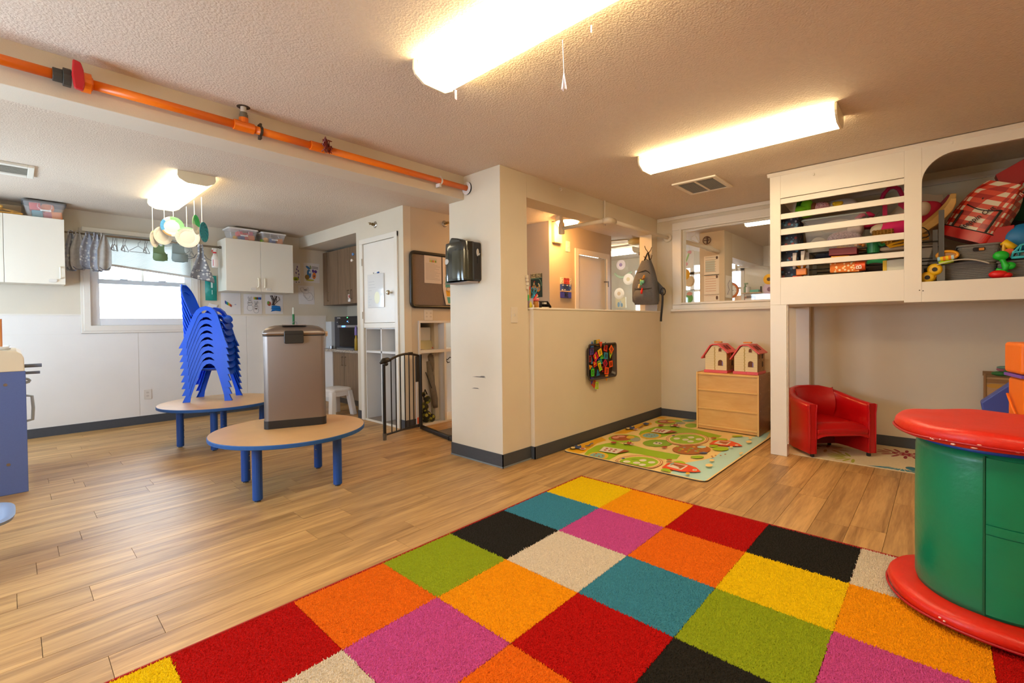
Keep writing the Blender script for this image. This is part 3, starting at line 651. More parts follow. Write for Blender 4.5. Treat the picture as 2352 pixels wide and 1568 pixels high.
storage_bin(1.99, 2.345, 6.965, 7.22, 2.3865, 2.3865+.135, WL, 'clear toy bin with a white lid nearer the window',
            [(.28, 0, .05, '#F2B51D', 'o'), (.42, .05, .06, '#E2474D', 'b'), (.5, 0, .05, '#3C5FA8', 'b'), (.62, .0, .085, '#D8404A', 'r'), (.82, 0, .07, '#E57A22', 'b'), (.8, .07, .05, '#C2335A', 'b')])
storage_bin(2.40, 2.72, 6.965, 7.22, 2.3865, 2.3865+.125, WL, 'clear toy bin with a white lid by the kitchen',
            [(.25, 0, .075, '#F2B51D', 'o'), (.1, 0, .05, '#8FBF3A', 'o'), (.5, .0, .065, '#3C5FA8', 'b'), (.8, .0, .07, '#F08A1C', 'b')])
# wooden toys on the left cupboard
bd = thing('wooden_bead_maze', 'bent wooden toy rails with beads on the far left cupboard', 'wooden toy', (-.05, 7.08, 2.3795))
WDT = wood_mat('#D7A54C', '#A5732C', (8, 8, 8), name='toy_wood')
ob('rail', MB().tube([(-.2, 7.05, 2.425), (-.05, 7.03, 2.43), (.03, 7.0, 2.415), (.09, 6.985, 2.395), (.10, 6.985, 2.392)], .010, 8), WDT, bd)
ob('base_rail', MB().tube([(-.2, 6.99, 2.39), (.095, 6.975, 2.39)], .0095, 8), WDT, bd)
for x, z in ((-.055, 2.452), (.022, 2.402)): ob('bead', MB().ball((x, 7.0, z), .016), WDT, bd)
ob('plank_board', MB().box((-.6, 7.12, 2.3795), (.09, 7.15, 2.50)), mat('#A08B6B', rough=.7), None, label='flat board leaning behind the wooden toy on the far left cupboard', cat='board')

# curtain rod and things on it
RY, RODZ = 7.13, 2.275
rod = thing('curtain_rod', 'thin bronze tension rod spanning the window between the cupboards', 'rod', (1.17, RY, RODZ))
ob('pole', MB().tube([(.41, RY, RODZ), (1.3, RY, RODZ)], .011, 10).tube([(1.28, RY, RODZ), (1.936, RY, RODZ)], .0135, 10), mat('#8C7B66', metal=.7, rough=.35), rod, smooth=True)
ob('end_stop', MB().tube([(1.915, RY, RODZ), (1.939, RY, RODZ)], .019, 12), mat('#5F5346', rough=.5), rod)
SM1 = spot_mat('#8C8C92', ['#B9B7B2', '#A2A4A8', '#7C8290'], 30, .42, 'floral_smock'); SM2 = spot_mat('#7F8088', ['#B5B3AE', '#A0A2A8'], 34, .35, 'lined_smock')
SMG = mat('#9B958D', rough=.7, noise=.1, nscale=30); PIPE_ = mat('#55555F', rough=.7)
def cloth(name, x0, x1, zt, zb, y, m, parent, top=.25, wav=.02, ph=0, n=5, drop=None, b0=None, b1=None):
    """apron-like hanging panel: narrow strap at the rod widening to the skirt, with rounded hem and folds"""
    c = (x0+x1)/2; w = (x1-x0)/2
    def f(u, v):
        k = min(1, top+(1-top)*(v/.45)**.8) if v < .45 else 1
        if v > .8: k *= math.sqrt(max(.15, 1-((v-.8)/.22)**2*.75))
        s = (u-.5)*2
        zz_ = zt+(zb-zt)*v
        return (c+s*w*k, y+wav*math.sin(s*n+ph+v*1.5)-.012*math.sin(v*PI), zz_)
    return ob(name, MB().grid(f, 16, 22), m, parent, smooth=True, solid=.004)
aps = [(.408, .52, 0, SM1, 'patterned grey art smock tightest against the far left cupboard'), (.452, .592, 1.3, SMG, 'shiny grey art smock, second from the far left cupboard'),
       (.525, .68, 2.2, SM2, 'dark floral art smock in the middle of the bunch on the rod'), (.605, .735, 3.0, SM1, 'floral art smock with a folded neck, second from the window pane'), (.668, .79, 4.2, SMG, 'pale lined art smock nearest the window pane on the left of the rod')]
for i, (x0, x1, ph, M, lb) in enumerate(aps):
    t = thing('art_smock', lb, 'apron', ((x0+x1)/2, RY, 1.9), group=None)
    y = RY-.022-.03*i
    cloth('skirt', x0, x1, RODZ-.01, 1.845+.012*(i % 3), y, M, t, top=.24, wav=.011, ph=ph)
    ob('neck_loop', MB().tube([((x0+x1)/2-.022, y+.0, RODZ-.05), ((x0+x1)/2-.02, y+.006, RODZ+.005), ((x0+x1)/2-.01, RY, RODZ+.024), ((x0+x1)/2+.012, RY+.005, RODZ+.024), ((x0+x1)/2+.022, y, RODZ-.05)], .007, 6), M, t)
    ob('hem_piping', MB().tube([((x0+x1)/2+s*(x1-x0)*.36, y-.014, 1.852+.012*(i % 3)+abs(s)**3*.03) for s in (-1, -.5, 0, .5, 1)], .004, 6), PIPE_, t)
def hanger(x, w, z, rz, label, n=1):
    t = thing('toy_hanger', label, 'hanger', (x, RY, z), rz=rz, group='white hangers on the window rod')
    for k in range(1):
        mb = MB()
        mb.tube([(0, 0, .155), (.012, 0, .165), (.022, 0, .155), (.022, 0, .13), (0, 0, .11), (0, 0, .075)], .0035, 6)
        ob('hook', mb, mat('#A9A9A8', rough=.4), t, local=True)
        ob('shoulder_frame', MB().tube([(0, 0, .075), (w*.5, 0, .045), (w, 0, .012), (w*.96, 0, 0), (-w*.96, 0, 0), (-w, 0, .012), (-w*.5, 0, .045)], .0042, 6, closed=True), mat('#A9A9A8', rough=.4), t, local=True)
for i, (u, rz, w) in enumerate(((258, 1.25, .07), (263, 1.05, .07), (268, 1.4, .07), (282, 1.2, .07), (287, 1.0, .07), (317, .15, .085), (332, 1.2, .07), (336, 1.0, .07), (435, .6, .08), (440, 1.0, .08))):
    x = aY(u, 545, RY).x
    hanger(x-.0, w, RODZ-.165+.011-.004, rz, 'white toy hanger '+('nearest the smocks on the window rod' if i == 0 else 'on the window rod, '+['', 'second from the smocks', 'third from the smocks', 'first of the middle pair', 'second of the middle pair', 'the one seen flat on', 'just right of the flat one', 'last before the green bib', 'beside the hanging apron on the right', 'against the strap of the apron on the right'][i]))
def bib(u0, u1, vt, vb, col, label):
    a = aY(u0, vt, RY-.03); b = aY(u1, vb, RY-.03); w = b.x-a.x; c = (a.x+b.x)/2; h = a.z-b.z
    t = thing('silicone_bib', label, 'bib', (c, RY-.03, b.z)); M = mat(col, rough=.5)
    sh = [(-.42, 1), (-.05, .98), (.0, .9), (.18, .92), (.3, 1.02), (.26, .78), (.28, .6), (.46, .38), (.5, .2), (.42, .07), (.2, 0), (-.3, .0), (-.46, .06), (-.5, .2), (-.47, .5), (-.46, .8)]
    ob('bib_body', MB().prism([(c+x*w, b.z+z*h) for x, z in sh], lambda x, z, k: (x, RY-.034+k, z), .008), M, t, bevel=.003)
    ob('crumb_pocket', MB().grid(lambda i, j: (c+(i-.5)*w*.92, RY-.036-.035*math.sin(i*PI)*(.35+.65*j), b.z+.01+h*.42*j-.04*h*math.sin(i*PI)*j), 12, 6), M, t, smooth=True, solid=.004)
    ob('neck_strap', MB().tube([(c-w*.2, RY-.03, b.z+h*.9), (c-w*.08, RY-.02, RODZ+.0), (c, RY, RODZ+.02), (c+w*.12, RY-.02, RODZ), (c+w*.22, RY-.03, b.z+h*.92)], .007, 6), M, t)
bib(350, 386, 560, 601, '#6F8A5E', 'olive green silicone bib hanging under the paper plates')
bib(393, 433, 558, 604, '#8A9A97', 'grey silicone bib hanging beside the olive green one')
t = thing('hanging_apron', 'grey apron with white squares hanging right of the daylight window', 'apron', (1.70, RY, 1.85))
APM = spot_mat('#85878D', ['#DDDBD6', '#CFCFCB'], 26, .36, 'square_print')
def apf(u, v):
    k = .2+.12*v if v < .3 else min(1, .235+(v-.3)*1.25); s = (u-.5)*2
    c = 1.69+.02*v; w = .135
    return (c+s*w*k, RY-.03+.014*math.sin(s*4+v*3), RODZ+.012-(.47+.03*s)*v)
ob('skirt', MB().grid(apf, 18, 26), APM, t, smooth=True, solid=.004)
for sgn in (-1, 1): ob('tie', MB().tube([(1.69+sgn*.045, RY-.035, RODZ-.12), (1.69+sgn*.07, RY-.045, RODZ-.17), (1.69+sgn*.11, RY-.05, RODZ-.19), (1.69+sgn*.14, RY-.045, RODZ-.19)], .0035, 6), PIPE_, t)
ob('hem_piping', MB().tube([(apf(k/8, .99)[0], apf(k/8, .99)[1]-.004, apf(k/8, .99)[2]) for k in range(9)], .004, 6), PIPE_, t)
ob('waist_piping', MB().tube([(apf(k/8, .74)[0], apf(k/8, .74)[1]-.004, apf(k/8, .74)[2]-.01*math.sin(k/8*PI)) for k in range(9)], .003, 6), PIPE_, t)
# spray bottle hooked on the rod
p = aY(493, 615, RY-.03); t = thing('spray_bottle', 'white spray bottle with a red collar hooked over the rod end', 'spray bottle', (p.x, RY-.03, p.z))
BW = mat('#DCD5CC', rough=.35); x, z = p.x, p.z; y = RY-.045
ob('bottle', MB().lathe([(.036, z), (.040, z+.01), (.040, z+.12), (.036, z+.135), (.022, z+.165), (.018, z+.19)], (x, y, 0), 20), BW, t, smooth=True)
ob('collar', MB().lathe([(.020, z+.19), (.021, z+.192), (.020, z+.208)], (x, y, 0), 16), mat('#C4202B', rough=.35), t)
ob('trigger_head', MB().box((x-.03, y-.012, z+.235), (x+.02, y+.012, z+.258)).box((x-.012, y-.010, z+.208), (x+.014, y+.010, z+.236)), BW, t, bevel=.004)
ob('trigger', MB().tube([(x-.02, y, z+.24), (x-.032, y, z+.225), (x-.030, y, z+.205)], .005, 6), mat('#C4202B', rough=.35), t)
ob('printed_label', MB().grid(lambda i, j: (x+.0405*math.sin(-.9+1.9*i), y-.0408*math.cos(-.9+1.9*i), z+.02+.085*j), 8, 1), mat('#E9D9D2', rough=.5), t)
ob('label_band', MB().grid(lambda i, j: (x+.0412*math.sin(-.85+.2*i), y-.0412*math.cos(-.85+.2*i), z+.02+.085*j), 3, 1), mat('#B5404A', rough=.5), t)
ob('label_lines', [MB()][0].add(*(lambda: ([q for k in range(6) for q in ((x+.0412*math.sin(.0+.0), y-.0413, z+.03+k*.011), (x+.0412*math.sin(.6), y-.0413*math.cos(.6), z+.03+k*.011), (x+.0412*math.sin(.6), y-.0413*math.cos(.6), z+.033+k*.011), (x, y-.0413, z+.033+k*.011))], [(4*k, 4*k+1, 4*k+2, 4*k+3) for k in range(6)]))()), mat('#C98A88', rough=.6), t)
# teal wipes pack against the cupboard side
a, b = aY(471, 632, 7.29), aY(498, 690, 7.29)
t = thing('wipes_pack', 'teal wipes packet hanging on the wall below the spray bottle', 'wipes pack', ((a.x+b.x)/2, 7.29, b.z))
ob('packet', MB().grid(lambda i, j: (a.x+(b.x-a.x)*i, 7.297-.022*math.sin(i*PI)*math.sin(j*PI)-.002*math.sin(j*40), b.z+(a.z-b.z)*j), 10, 14), mat('#178E83', rough=.3, noise=.1, nscale=40), t, smooth=True, solid=.012)
ob('print_bar', MB().box(((a.x+b.x)/2-.008, 7.258, b.z+.17), ((a.x+b.x)/2+.012, 7.26, b.z+.25)).box(((a.x+b.x)/2+.002, 7.258, b.z+.08), ((a.x+b.x)/2+.008, 7.26, b.z+.14)), mat('#CFE6DE', rough=.5), t)
ob('wipe', MB().add([(1.83, 7.302, 1.53), (1.93, 7.302, 1.50), (1.90, 7.302, 1.44), (1.80, 7.302, 1.46)], [(0, 1, 2, 3)]), mat('#E5E4E6', rough=.8), None, solid=.003, label='crumpled white tissue poking out behind the blue chairs', cat='tissue')

# paper plate mobile
def mobile(top, bot, uc, vc, rx, rz_, tilt, yaw, y, cols, lb):
    c = aY(uc, vc, y); tp = Vector((c.x, y, top)); 
    t = thing('paper_plate', lb, 'paper plate', tuple(c)); rad = rx
    Mx = Matrix.Rotation(yaw, 3, 'Z') @ Matrix.Rotation(tilt, 3, 'Y')
    n = 40; prof = [(0, .0), (.62, 0), (.70, .012), (.86, .03), (1.0, .034)]
    R = []
    for r, h in prof:
        R.append([c+Mx @ Vector((math.cos(2*PI*k/n)*r*rad, -(h-.02+(.004 if k % 2 and r > .65 else 0))*rad*2.2, math.sin(2*PI*k/n)*r*rad)) for k in range(n)])
    mb = MB()
    P = [q for r_ in R for q in r_]
    base, blob = cols
    for i in range(len(R)-1):
        for k in range(n):
            k2 = (k+1) % n; mi = blob(i, k, n)
            mb.add([R[i][k], R[i][k2], R[i+1][k2], R[i+1][k]], [(0, 1, 2, 3)], mi)
    ob('plate', mb, [mat(q, rough=.75) for q in base], t, smooth=False, solid=.002)
    edge = c+Mx @ Vector((0, 0, rad*.96))
    ob('string', MB().tube([edge, (edge.x, edge.y, top)], .0035, 5), mat('#E9E4D6', rough=.7), t)
W_ = '#DAD2C4'
lt = 2.478
mobile(lt, 0, 354, 549, .088, 0, -.28, .95, 6.10, ([W_, '#CFE3B4'], lambda i, k, n: 1 if i == 3 and k % 9 < 3 else 0), 'white paper plate seen nearly edge on, leftmost of the hanging plates')
mobile(lt, 0, 374, 541, .096, 0, .2, .35, 6.12, ([W_, '#D7E4C6'], lambda i, k, n: 1 if i == 3 and 4 < k < 9 else 0), 'plain white paper plate hanging second from the left')
mobile(lt, 0, 396, 520, .106, 0, .1, -.1, 6.08, ([W_, '#7CC576', '#4B94C6', '#B78F5A'], lambda i, k, n: (1 if i >= 2 and (k < 12 or k > 34) else 2 if i >= 2 and 15 < k < 24 else 3 if i >= 3 and 24 <= k < 30 else 1 if i == 1 and k < 8 else 0)), 'paper plate painted green and blue round the rim, hanging topmost')
mobile(lt, 0, 431, 545, .108, 0, -.05, -.15, 5.85, ([W_, '#9ED69A'], lambda i, k, n: 1 if i == 3 and 6 < k < 16 else 0), 'white paper plate with a little green at its top, hanging lowest in front')
mobile(lt, 0, 450, 516, .098, 0, -.35, 1.0, 5.55, ([W_, '#3FBF6A', '#A7D9A0'], lambda i, k, n: (1 if k < 12 or k > 36 else 2 if k < 18 else 0)), 'paper plate turned sideways, white below and green above')
mobile(lt, 0, 468, 533, .098, 0, -.38, .95, 5.35, (['#1B8F7C', '#2C7FB8', '#27A58C', '#1F5F9E'], lambda i, k, n: (i*7+k*3) % 4), 'paper plate painted teal and blue all over, rightmost of the hanging plates')
# ================================================================== PICTURES AND SMALL WALL THINGS
PAPER = mat('#DEDAD6', rough=.8)
def FY(x0, y, z0): return lambda x, z, t: (x0+x, y-t, z0+z)
def FX(x, y0, z0): return lambda u, z, t: (x-t, y0-u, z0+z)
def sheetY(u0, v0, u1, v1, y, label, tilt=0, name='drawing', cat='drawing', m=None):
    a, b = aY(u0, v0, y), aY(u1, v1, y)
    t = thing(name, label, cat, ((a.x+b.x)/2, y, b.z)); w, h = b.x-a.x, a.z-b.z
    f0 = FY(a.x, y, b.z)
    ob('paper', MB().grid(lambda i, j: (a.x+w*i+tilt*(j-.5)*h, y-.002-.004*math.sin(i*PI)*j, b.z+h*j), 4, 4), m or PAPER, t, solid=.0012)
    return t, (lambda x, z, k=0: (a.x+w*x+tilt*(z-.5)*h, y-.009-k, b.z+h*z)), w, h
def scrib(t, f, pts, r, col, name='pencil_line', closed=False):
    ob(name, MB().tube([f(x, z) for x, z in pts], r, 4, closed=closed), mat(col, rough=.8), t)
def blob(t, f, cx, cz, rx, rz, col, name='crayon_patch', rot=0, n=18, k=.0):
    ob(name, MB().prism(ell(cx, cz, rx, rz, n, rot), lambda x, z, h: f(x, z, k+h), .0006), mat(col, rough=.8), t)
yy = YW-.001
t, f, w, h = sheetY(507, 672, 553, 722, yy, 'paper with a small crayon rainbow, leftmost below the right wall cupboard')
for k, c in enumerate(('#4A4A9A', '#2E8AA8', '#3E9A48', '#E0B62C', '#D8742A', '#A83A3A')): blob(t, f, .22+.055*k, .56-.03*k, .035, .09-.005*k, c, rot=.2)
blob(t, f, .72, .47, .05, .02, '#9FA8C0')
t, f, w, h = sheetY(559, 675, 602, 721, yy, 'colouring sheet of two outlined rabbits with a rainbow patch, pinned below the right cupboard')
for cx, cz, s in ((.33, .55, 1), (.66, .38, .85)):
    scrib(t, f, ell(cx, cz, .13*s, .12*s, 14), .0016, '#6B6B70', closed=True); scrib(t, f, ell(cx, cz-.24*s, .16*s, .15*s, 14), .0016, '#77777C', closed=True)
    for q in (-.06, .06): scrib(t, f, ell(cx+q*s, cz+.22*s, .035*s, .11*s, 12, -q*4), .0014, '#77777C', closed=True)
    for q in (-.05, .05): blob(t, f, cx+q*s, cz+.02, .022, .025, '#2C2A2E', k=.002)
blob(t, f, .66, .26, .04, .03, '#4A2F2A')
for k, c in enumerate(('#C8A51E', '#3E8A3E', '#8A3A2E', '#2E6AB0', '#2A4E9A')): blob(t, f, .58+.08*k, .80, .05, .07, c, rot=.2)
t, f, w, h = sheetY(609, 676, 650, 721, yy, 'scribbled drawing in black, blue and rust crayon, rightmost below the right cupboard')
r2 = random.Random(2)
for k in range(12): 
    a = .9+r2.random()*1.0; scrib(t, f, [(.34+r2.random()*.15, .45), (.38+.5*math.cos(a)*r2.random()+.12, .62+.2*r2.random()), (.42+.55*math.cos(a), .62+.34*math.sin(a))], .0035, r2.choice(('#2E2624', '#3B2E2A', '#4A3A33')), 'crayon_stroke')
for k in range(10): scrib(t, f, [(.26+r2.random()*.1, .14+.03*k), (.55, .18+.028*k), (.78+r2.random()*.1, .16+.026*k)], .0045, r2.choice(('#1F78C2', '#2A8AD0', '#1A6AB0')), 'crayon_stroke')
blob(t, f, .2, .53, .11, .12, '#A8553A', rot=.4); blob(t, f, .15, .58, .06, .08, '#6E9A3E', k=.001)
t, f, w, h = sheetY(664, 603, 690, 651, yy, 'drawing half hidden by the cupboard edge with purple and yellow green marks')
for x, z in ((.72, .82), (.8, .62), (.6, .52), (.85, .45), (.66, .7), (.8, .3)): blob(t, f, x, z, .06, .055, '#7A6A94', rot=x*9)
blob(t, f, .55, .22, .3, .09, '#A8B43A'); blob(t, f, .55, .2, .15, .05, '#6F7A2E', k=.001)
for x in (.6, .85): blob(t, f, x, .06, .05, .025, '#4A4A4A')
t, f, w, h = sheetY(697, 603, 734, 650, yy, 'coloured picture of a blue shape and an orange shape, upper right')
blob(t, f, .32, .45, .13, .22, '#3F78B0', rot=.1); blob(t, f, .26, .76, .15, .06, '#3F78B0', rot=-.5); blob(t, f, .42, .78, .05, .1, '#8F9A6A', rot=.2); blob(t, f, .2, .27, .14, .13, '#8A6A2E', k=.001); blob(t, f, .64, .36, .11, .17, '#D87A28', rot=-.1); blob(t, f, .58, .6, .07, .09, '#5E3F8A', rot=.3); blob(t, f, .74, .58, .09, .08, '#5E3F8A', rot=-.3); blob(t, f, .38, .12, .26, .05, '#B8B04A'); blob(t, f, .64, .34, .04, .05, '#33477A', k=.001); blob(t, f, .37, .52, .05, .06, '#D8DDE6', k=.001)
for k in range(2): ob('printed_words', MB().prism([(.5, .80-.07*k), (.9, .78-.07*k), (.9, .82-.07*k), (.5, .84-.07*k)], lambda x, z, q: f(x, z, q), .0006), mat('#8E8A86', rough=.8), t)
t, f, w, h = sheetY(685, 655, 722, 699, yy, 'pencil outlined creature drawing, lowest right of the group on the wall', tilt=-.03)
scrib(t, f, [(.12, .86), (.3, .9), (.35, .75), (.62, .9), (.66, .74), (.58, .66), (.8, .6), (.92, .42), (.84, .24), (.6, .2), (.5, .26), (.3, .46), (.32, .6), (.2, .68), (.12, .8)], .0018, '#77757C', closed=True)
scrib(t, f, [(.36, .5), (.44, .36), (.56, .3), (.66, .34), (.72, .46)], .0016, '#85838A'); scrib(t, f, ell(.45, .76, .05, .035, 10), .0016, '#5A5860', closed=True); scrib(t, f, [(.35, .6), (.5, .56), (.64, .6)], .0016, '#85838A')
for x in (.38, .46, .54): blob(t, f, x, .77, .02, .03, '#55535A', k=.001)
# outlet covers and switches
OUT = mat('#DAD2C6', rough=.4)
def outlet(f, w, h, label, gang=1, slots=True, y=None):
    p = f(0, 0, 0); t = thing('power_outlet' if slots else 'light_switch', label, 'outlet' if slots else 'switch', p)
    ob('cover_plate', MB().prism(rrect(-w/2, -h/2, w/2, h/2, .006), f, .005), OUT, t, bevel=.0015)
    if slots:
        for g in range(gang):
            for s in (-1, 1):
                cx = (g-(gang-1)/2)*w/2*.95; cz = s*h*.17
                ob('socket', MB().prism(ell(cx, cz, .016, .014, 14), lambda x, z, q: f(x, z, .005+q), .0012), mat('#D2C9BC', rough=.4), t)
                ob('slot', MB().prism([(cx-.007, cz-.004), (cx-.005, cz-.004), (cx-.005, cz+.006), (cx-.007, cz+.006)], lambda x, z, q: f(x, z, .0064+q), .0004).prism([(cx+.005, cz-.004), (cx+.007, cz-.004), (cx+.007, cz+.006), (cx+.005, cz+.006)], lambda x, z, q: f(x, z, .0064+q), .0004), mat('#3A3530', rough=.8), t)
    else:
        ob('toggle', MB().prism([(-.005, -.012), (.005, -.012), (.005, .012), (-.005, .012)], lambda x, z, q: f(x, z, .005+q), .009), mat('#CFC5B4', rough=.4), t, bevel=.001)
    return t
p = aY(339, 905, YW-.0065); outlet(FY(p.x, YW-.0065, p.z), .078, .122, 'white double outlet low on the wall beneath the daylight window')
p = aY(984, 723, YK-.0005); outlet(FY(p.x, YK-.0005, p.z), .125, .125, 'four socket outlet plate under the notice board', gang=2)
p = aY(1181, 723, YP-.0005); outlet(FY(p.x, YP-.0005, p.z), .08, .135, 'light switch on the pillar beside the half wall', slots=False)
p = aY(1304, 566, 3.8205); outlet(FY(p.x, 3.8205, p.z), .10, .15, 'white switch plate in the hall left of the closed door', slots=False)
p = aY(1276, 535, 3.8205); t = thing('door_chime', 'beige box high on the hall wall beside the white pipe', 'chime', (p.x, 3.80, p.z-.12))
ob('chime_cover', MB().prism(rrect(p.x-.085, p.z-.14, p.x+.085, p.z+.14, .012), lambda x, z, h: (x, 3.8205-h, z), .05), mat('#DDC594', rough=.45), t, bevel=.008)
ob('grille', MB().box((p.x+.0, 3.768, p.z+.04), (p.x+.04, 3.7705, p.z+.07)), mat('#C9B07E', rough=.5), t)

# ================================================================== KITCHEN ALCOVE
BRN = wood_mat('#8A6F54', '#6B543F', (18, 18, 1.6), rough=.5, rand=.0, name='brown_laminate')
KX = 3.42
def kitchen_cab(y0, y1, split, z0, z1, xf, xb, label, hz, hl, up):
    t = thing('kitchen_cabinet', label, 'cabinet', ((xf+xb)/2, (y0+y1)/2, z0))
    ob('body', MB().box((xf+.02, y0, z0), (xb, y1, z1)), BRN, t)
    e = [y0]+split+[y1]
    for i in range(len(e)-1):
        d = ob('door', MB().box((xf, e[i]+.003, z0+.002), (xf+.019, e[i+1]-.003, z1-.004)), BRN, t, bevel=.002)
        yh = e[i+1]-.045 if i % 2 == hl else e[i]+.045
        ob('handle', MB().tube([(xf, yh, hz), (xf-.03, yh, hz+.004), (xf-.03, yh, hz+.126), (xf, yh, hz+.13)], .006, 8), mat('#8D7B66', metal=.8, rough=.35), d)
    return t
uc = kitchen_cab(5.70, 7.17, [6.43, 6.80], 1.53, 2.37, KX, 3.828, 'brown wall cabinet in the kitchen alcove above the black appliance', 1.60, 0, True)
ob('cabinet_side', MB().box((KX+.0, 7.172, 1.53), (3.828, 7.30, 2.37)), BRN, uc)
sf = aX(802, 684, KX-.001)
t = ob('sticker', MB().box((KX-.0016, sf.y-.035, sf.z-.055), (KX-.0006, sf.y+.035, sf.z+.055)), mat('#E9E2DC', rough=.5), uc, label='white safety sticker with red symbol')
ob('sticker_symbol', MB().prism([(x*.022, z*.03) for x, z in ((0, -1), (.9, .2), (.7, .9), (0, .6), (-.7, .9), (-.9, .2))], lambda u, z, h: (KX-.0018-h, sf.y-u, sf.z+.02+z), .0005), mat('#C8402E', rough=.5), t)
kitchen_cab(5.70, 6.98, [6.62], .10, .80, KX-.01, 3.828, 'brown base cabinet under the granite counter', .60, 0, False)
ob('toe_kick', MB().box((KX+.06, 5.70, 0), (3.8, 6.98, .099)), mat('#4A3D30', rough=.7), None, label='dark toe kick under the brown base cabinet', cat='toe kick')
GRAN = spot_mat('#A89A8A', ['#5A5048', '#CFC6B8', '#8A7A6A', '#E0D8CC'], 90, .5, 'granite', .3)
ob('kitchen_counter', MB().box((KX-.05, 5.62, .801), (3.829, 7.30, .84)), GRAN, None, bevel=.004, label='speckled granite counter top in the kitchen alcove', cat='counter')
ob('dishwasher', MB().box((KX-.02, 6.985, 0), (3.82, 7.29, .80)), mat('#D9D4D0', rough=.5), None, label='narrow white appliance front at the left end of the granite counter', cat='appliance')
im = thing('ice_machine', 'black countertop ice maker with a silver handle bar and a blue glowing light', 'ice maker', (3.56, 6.6, .841))
BLK = mat('#0E0E11', rough=.18); GRYP = mat('#3B3B40', rough=.45)
iy0, iy1, iz = 6.10, 6.86, .842
ob('housing', MB().box((KX+.06, iy0, iz), (3.80, 7.06, 1.345)), GRYP, im, bevel=.008)
ob('front_door', MB().box((KX+.035, iy0+.01, iz+.04), (KX+.0595, iy1, 1.20)), BLK, im, bevel=.004)
ob('control_panel', MB().box((KX+.03, iy0+.01, 1.20), (KX+.0595, iy1, 1.34)), mat('#0B0B10', rough=.15), im, bevel=.004)
hb = ob('handle_bar', MB().box((KX-.0, iy0+.02, 1.175), (KX+.03, iy1-.01, 1.21)), mat('#B8B8BC', metal=.8, rough=.3), im, bevel=.006)
GLB = mat('#2A5CFF', emit=9, rough=.4); ly = aX(789, 749, KX).y
ob('blue_light', MB().box((KX-.004, ly-.045, 1.183), (KX-.0005, ly+.045, 1.202)), GLB, im)
for u, c in ((798, '#35E060'), (798, '#3A7CFF')):
    q = aX(798, 729 if c == '#35E060' else 738, KX+.03)
    ob('indicator', MB().box((KX+.027, q.y-.008, q.z-.006), (KX+.0295, q.y+.008, q.z+.006)), mat(c, emit=6), im)
for u in (775, 801):
    q = aX(u, 738, KX+.03); ob('button', MB().box((KX+.027, q.y-.022, q.z-.024), (KX+.0295, q.y+.022, q.z+.024)), mat('#2A2A30', rough=.3), im); ob('button_icon', MB().box((KX+.0255, q.y-.012, q.z-.018), (KX+.0268, q.y+.012, q.z-.008)), mat('#D8D8DA', rough=.5), im)
q = aX(778, 730, KX+.03)
ob('printed_name', MB().box((KX+.0282, q.y-.05, q.z-.006), (KX+.0297, q.y+.05, q.z+.004)), mat('#C9C9C9', rough=.5), im)
ob('tray', MB().box((KX-.035, iy0+.19, iz), (KX+.03, iy1-.05, iz+.025)), mat('#8E9094', metal=.6, rough=.3), im)
q = aX(764, 803, KX); ob('metal_cup', MB().lathe([(.028, .842), (.028, .89), (.024, .89), (.024, .846)], (KX-.018, q.y, 0), 16), mat('#A9ADB5', metal=.8, rough=.25), None, label='small metal cup at the left foot of the black ice maker', cat='cup')
t = thing('soap_bottle', 'lilac and yellow bottle beside the right edge of the ice maker', 'bottle', (3.395, 6.235, .842))
ob('bottle', MB().lathe([(.022, .842), (.022, 1.0), (.012, 1.03), (.012, 1.06)], (3.395, 6.235, 0), 14), mat('#C9A53A', rough=.3, alpha=.8), t, smooth=True)
ob('pump_top', MB().lathe([(.012, 1.06), (.02, 1.065), (.018, 1.15), (.008, 1.2)], (3.395, 6.235, 0), 12), mat('#8A7AC0', rough=.4), t, smooth=True)
q = aX(735, 745, 3.3); ob('white_box', MB().box((3.44, 7.09, .842), (3.58, 7.28, 1.27)), mat('#C7CDD2', rough=.5), None, bevel=.004, label='pale tall box left of the black ice maker', cat='box')
# green bottle brush standing behind the bin
t = thing('bottle_brush', 'green and white bottle brush standing upright behind the steel bin', 'brush', (2.72, 7.16, 1.2))
q = aY(674, 735, 7.16)
ob('brush_handle', MB().tube([(q.x, 7.16, 1.1465), (q.x, 7.16, q.z+.09)], .016, 10), mat('#1E7A3E', rough=.4), t)
ob('brush_tip', MB().tube([(q.x, 7.16, q.z+.09), (q.x, 7.16, q.z+.19)], .014, 10), mat('#DDDAC8', rough=.5), t)
ob('wire_clip', MB().tube([(q.x-.03, 7.15, q.z-.05), (q.x, 7.14, q.z-.02), (q.x+.04, 7.15, q.z-.03), (q.x+.05, 7.16, q.z-.07), (q.x, 7.15, q.z-.09), (q.x-.04, 7.15, q.z-.08)], .004, 6), mat('#AEB4B4', metal=.6, rough=.3), t)
ob('drying_shelf', MB().box((2.5, 7.06, 1.12), (3.0, 7.303, 1.145)).box((2.52, 7.25, .1), (2.54, 7.303, 1.12)).box((2.96, 7.25, .1), (2.98, 7.303, 1.12)), TRIMW, None, label='narrow white ledge behind the steel bin holding the bottle brush', cat='shelf')
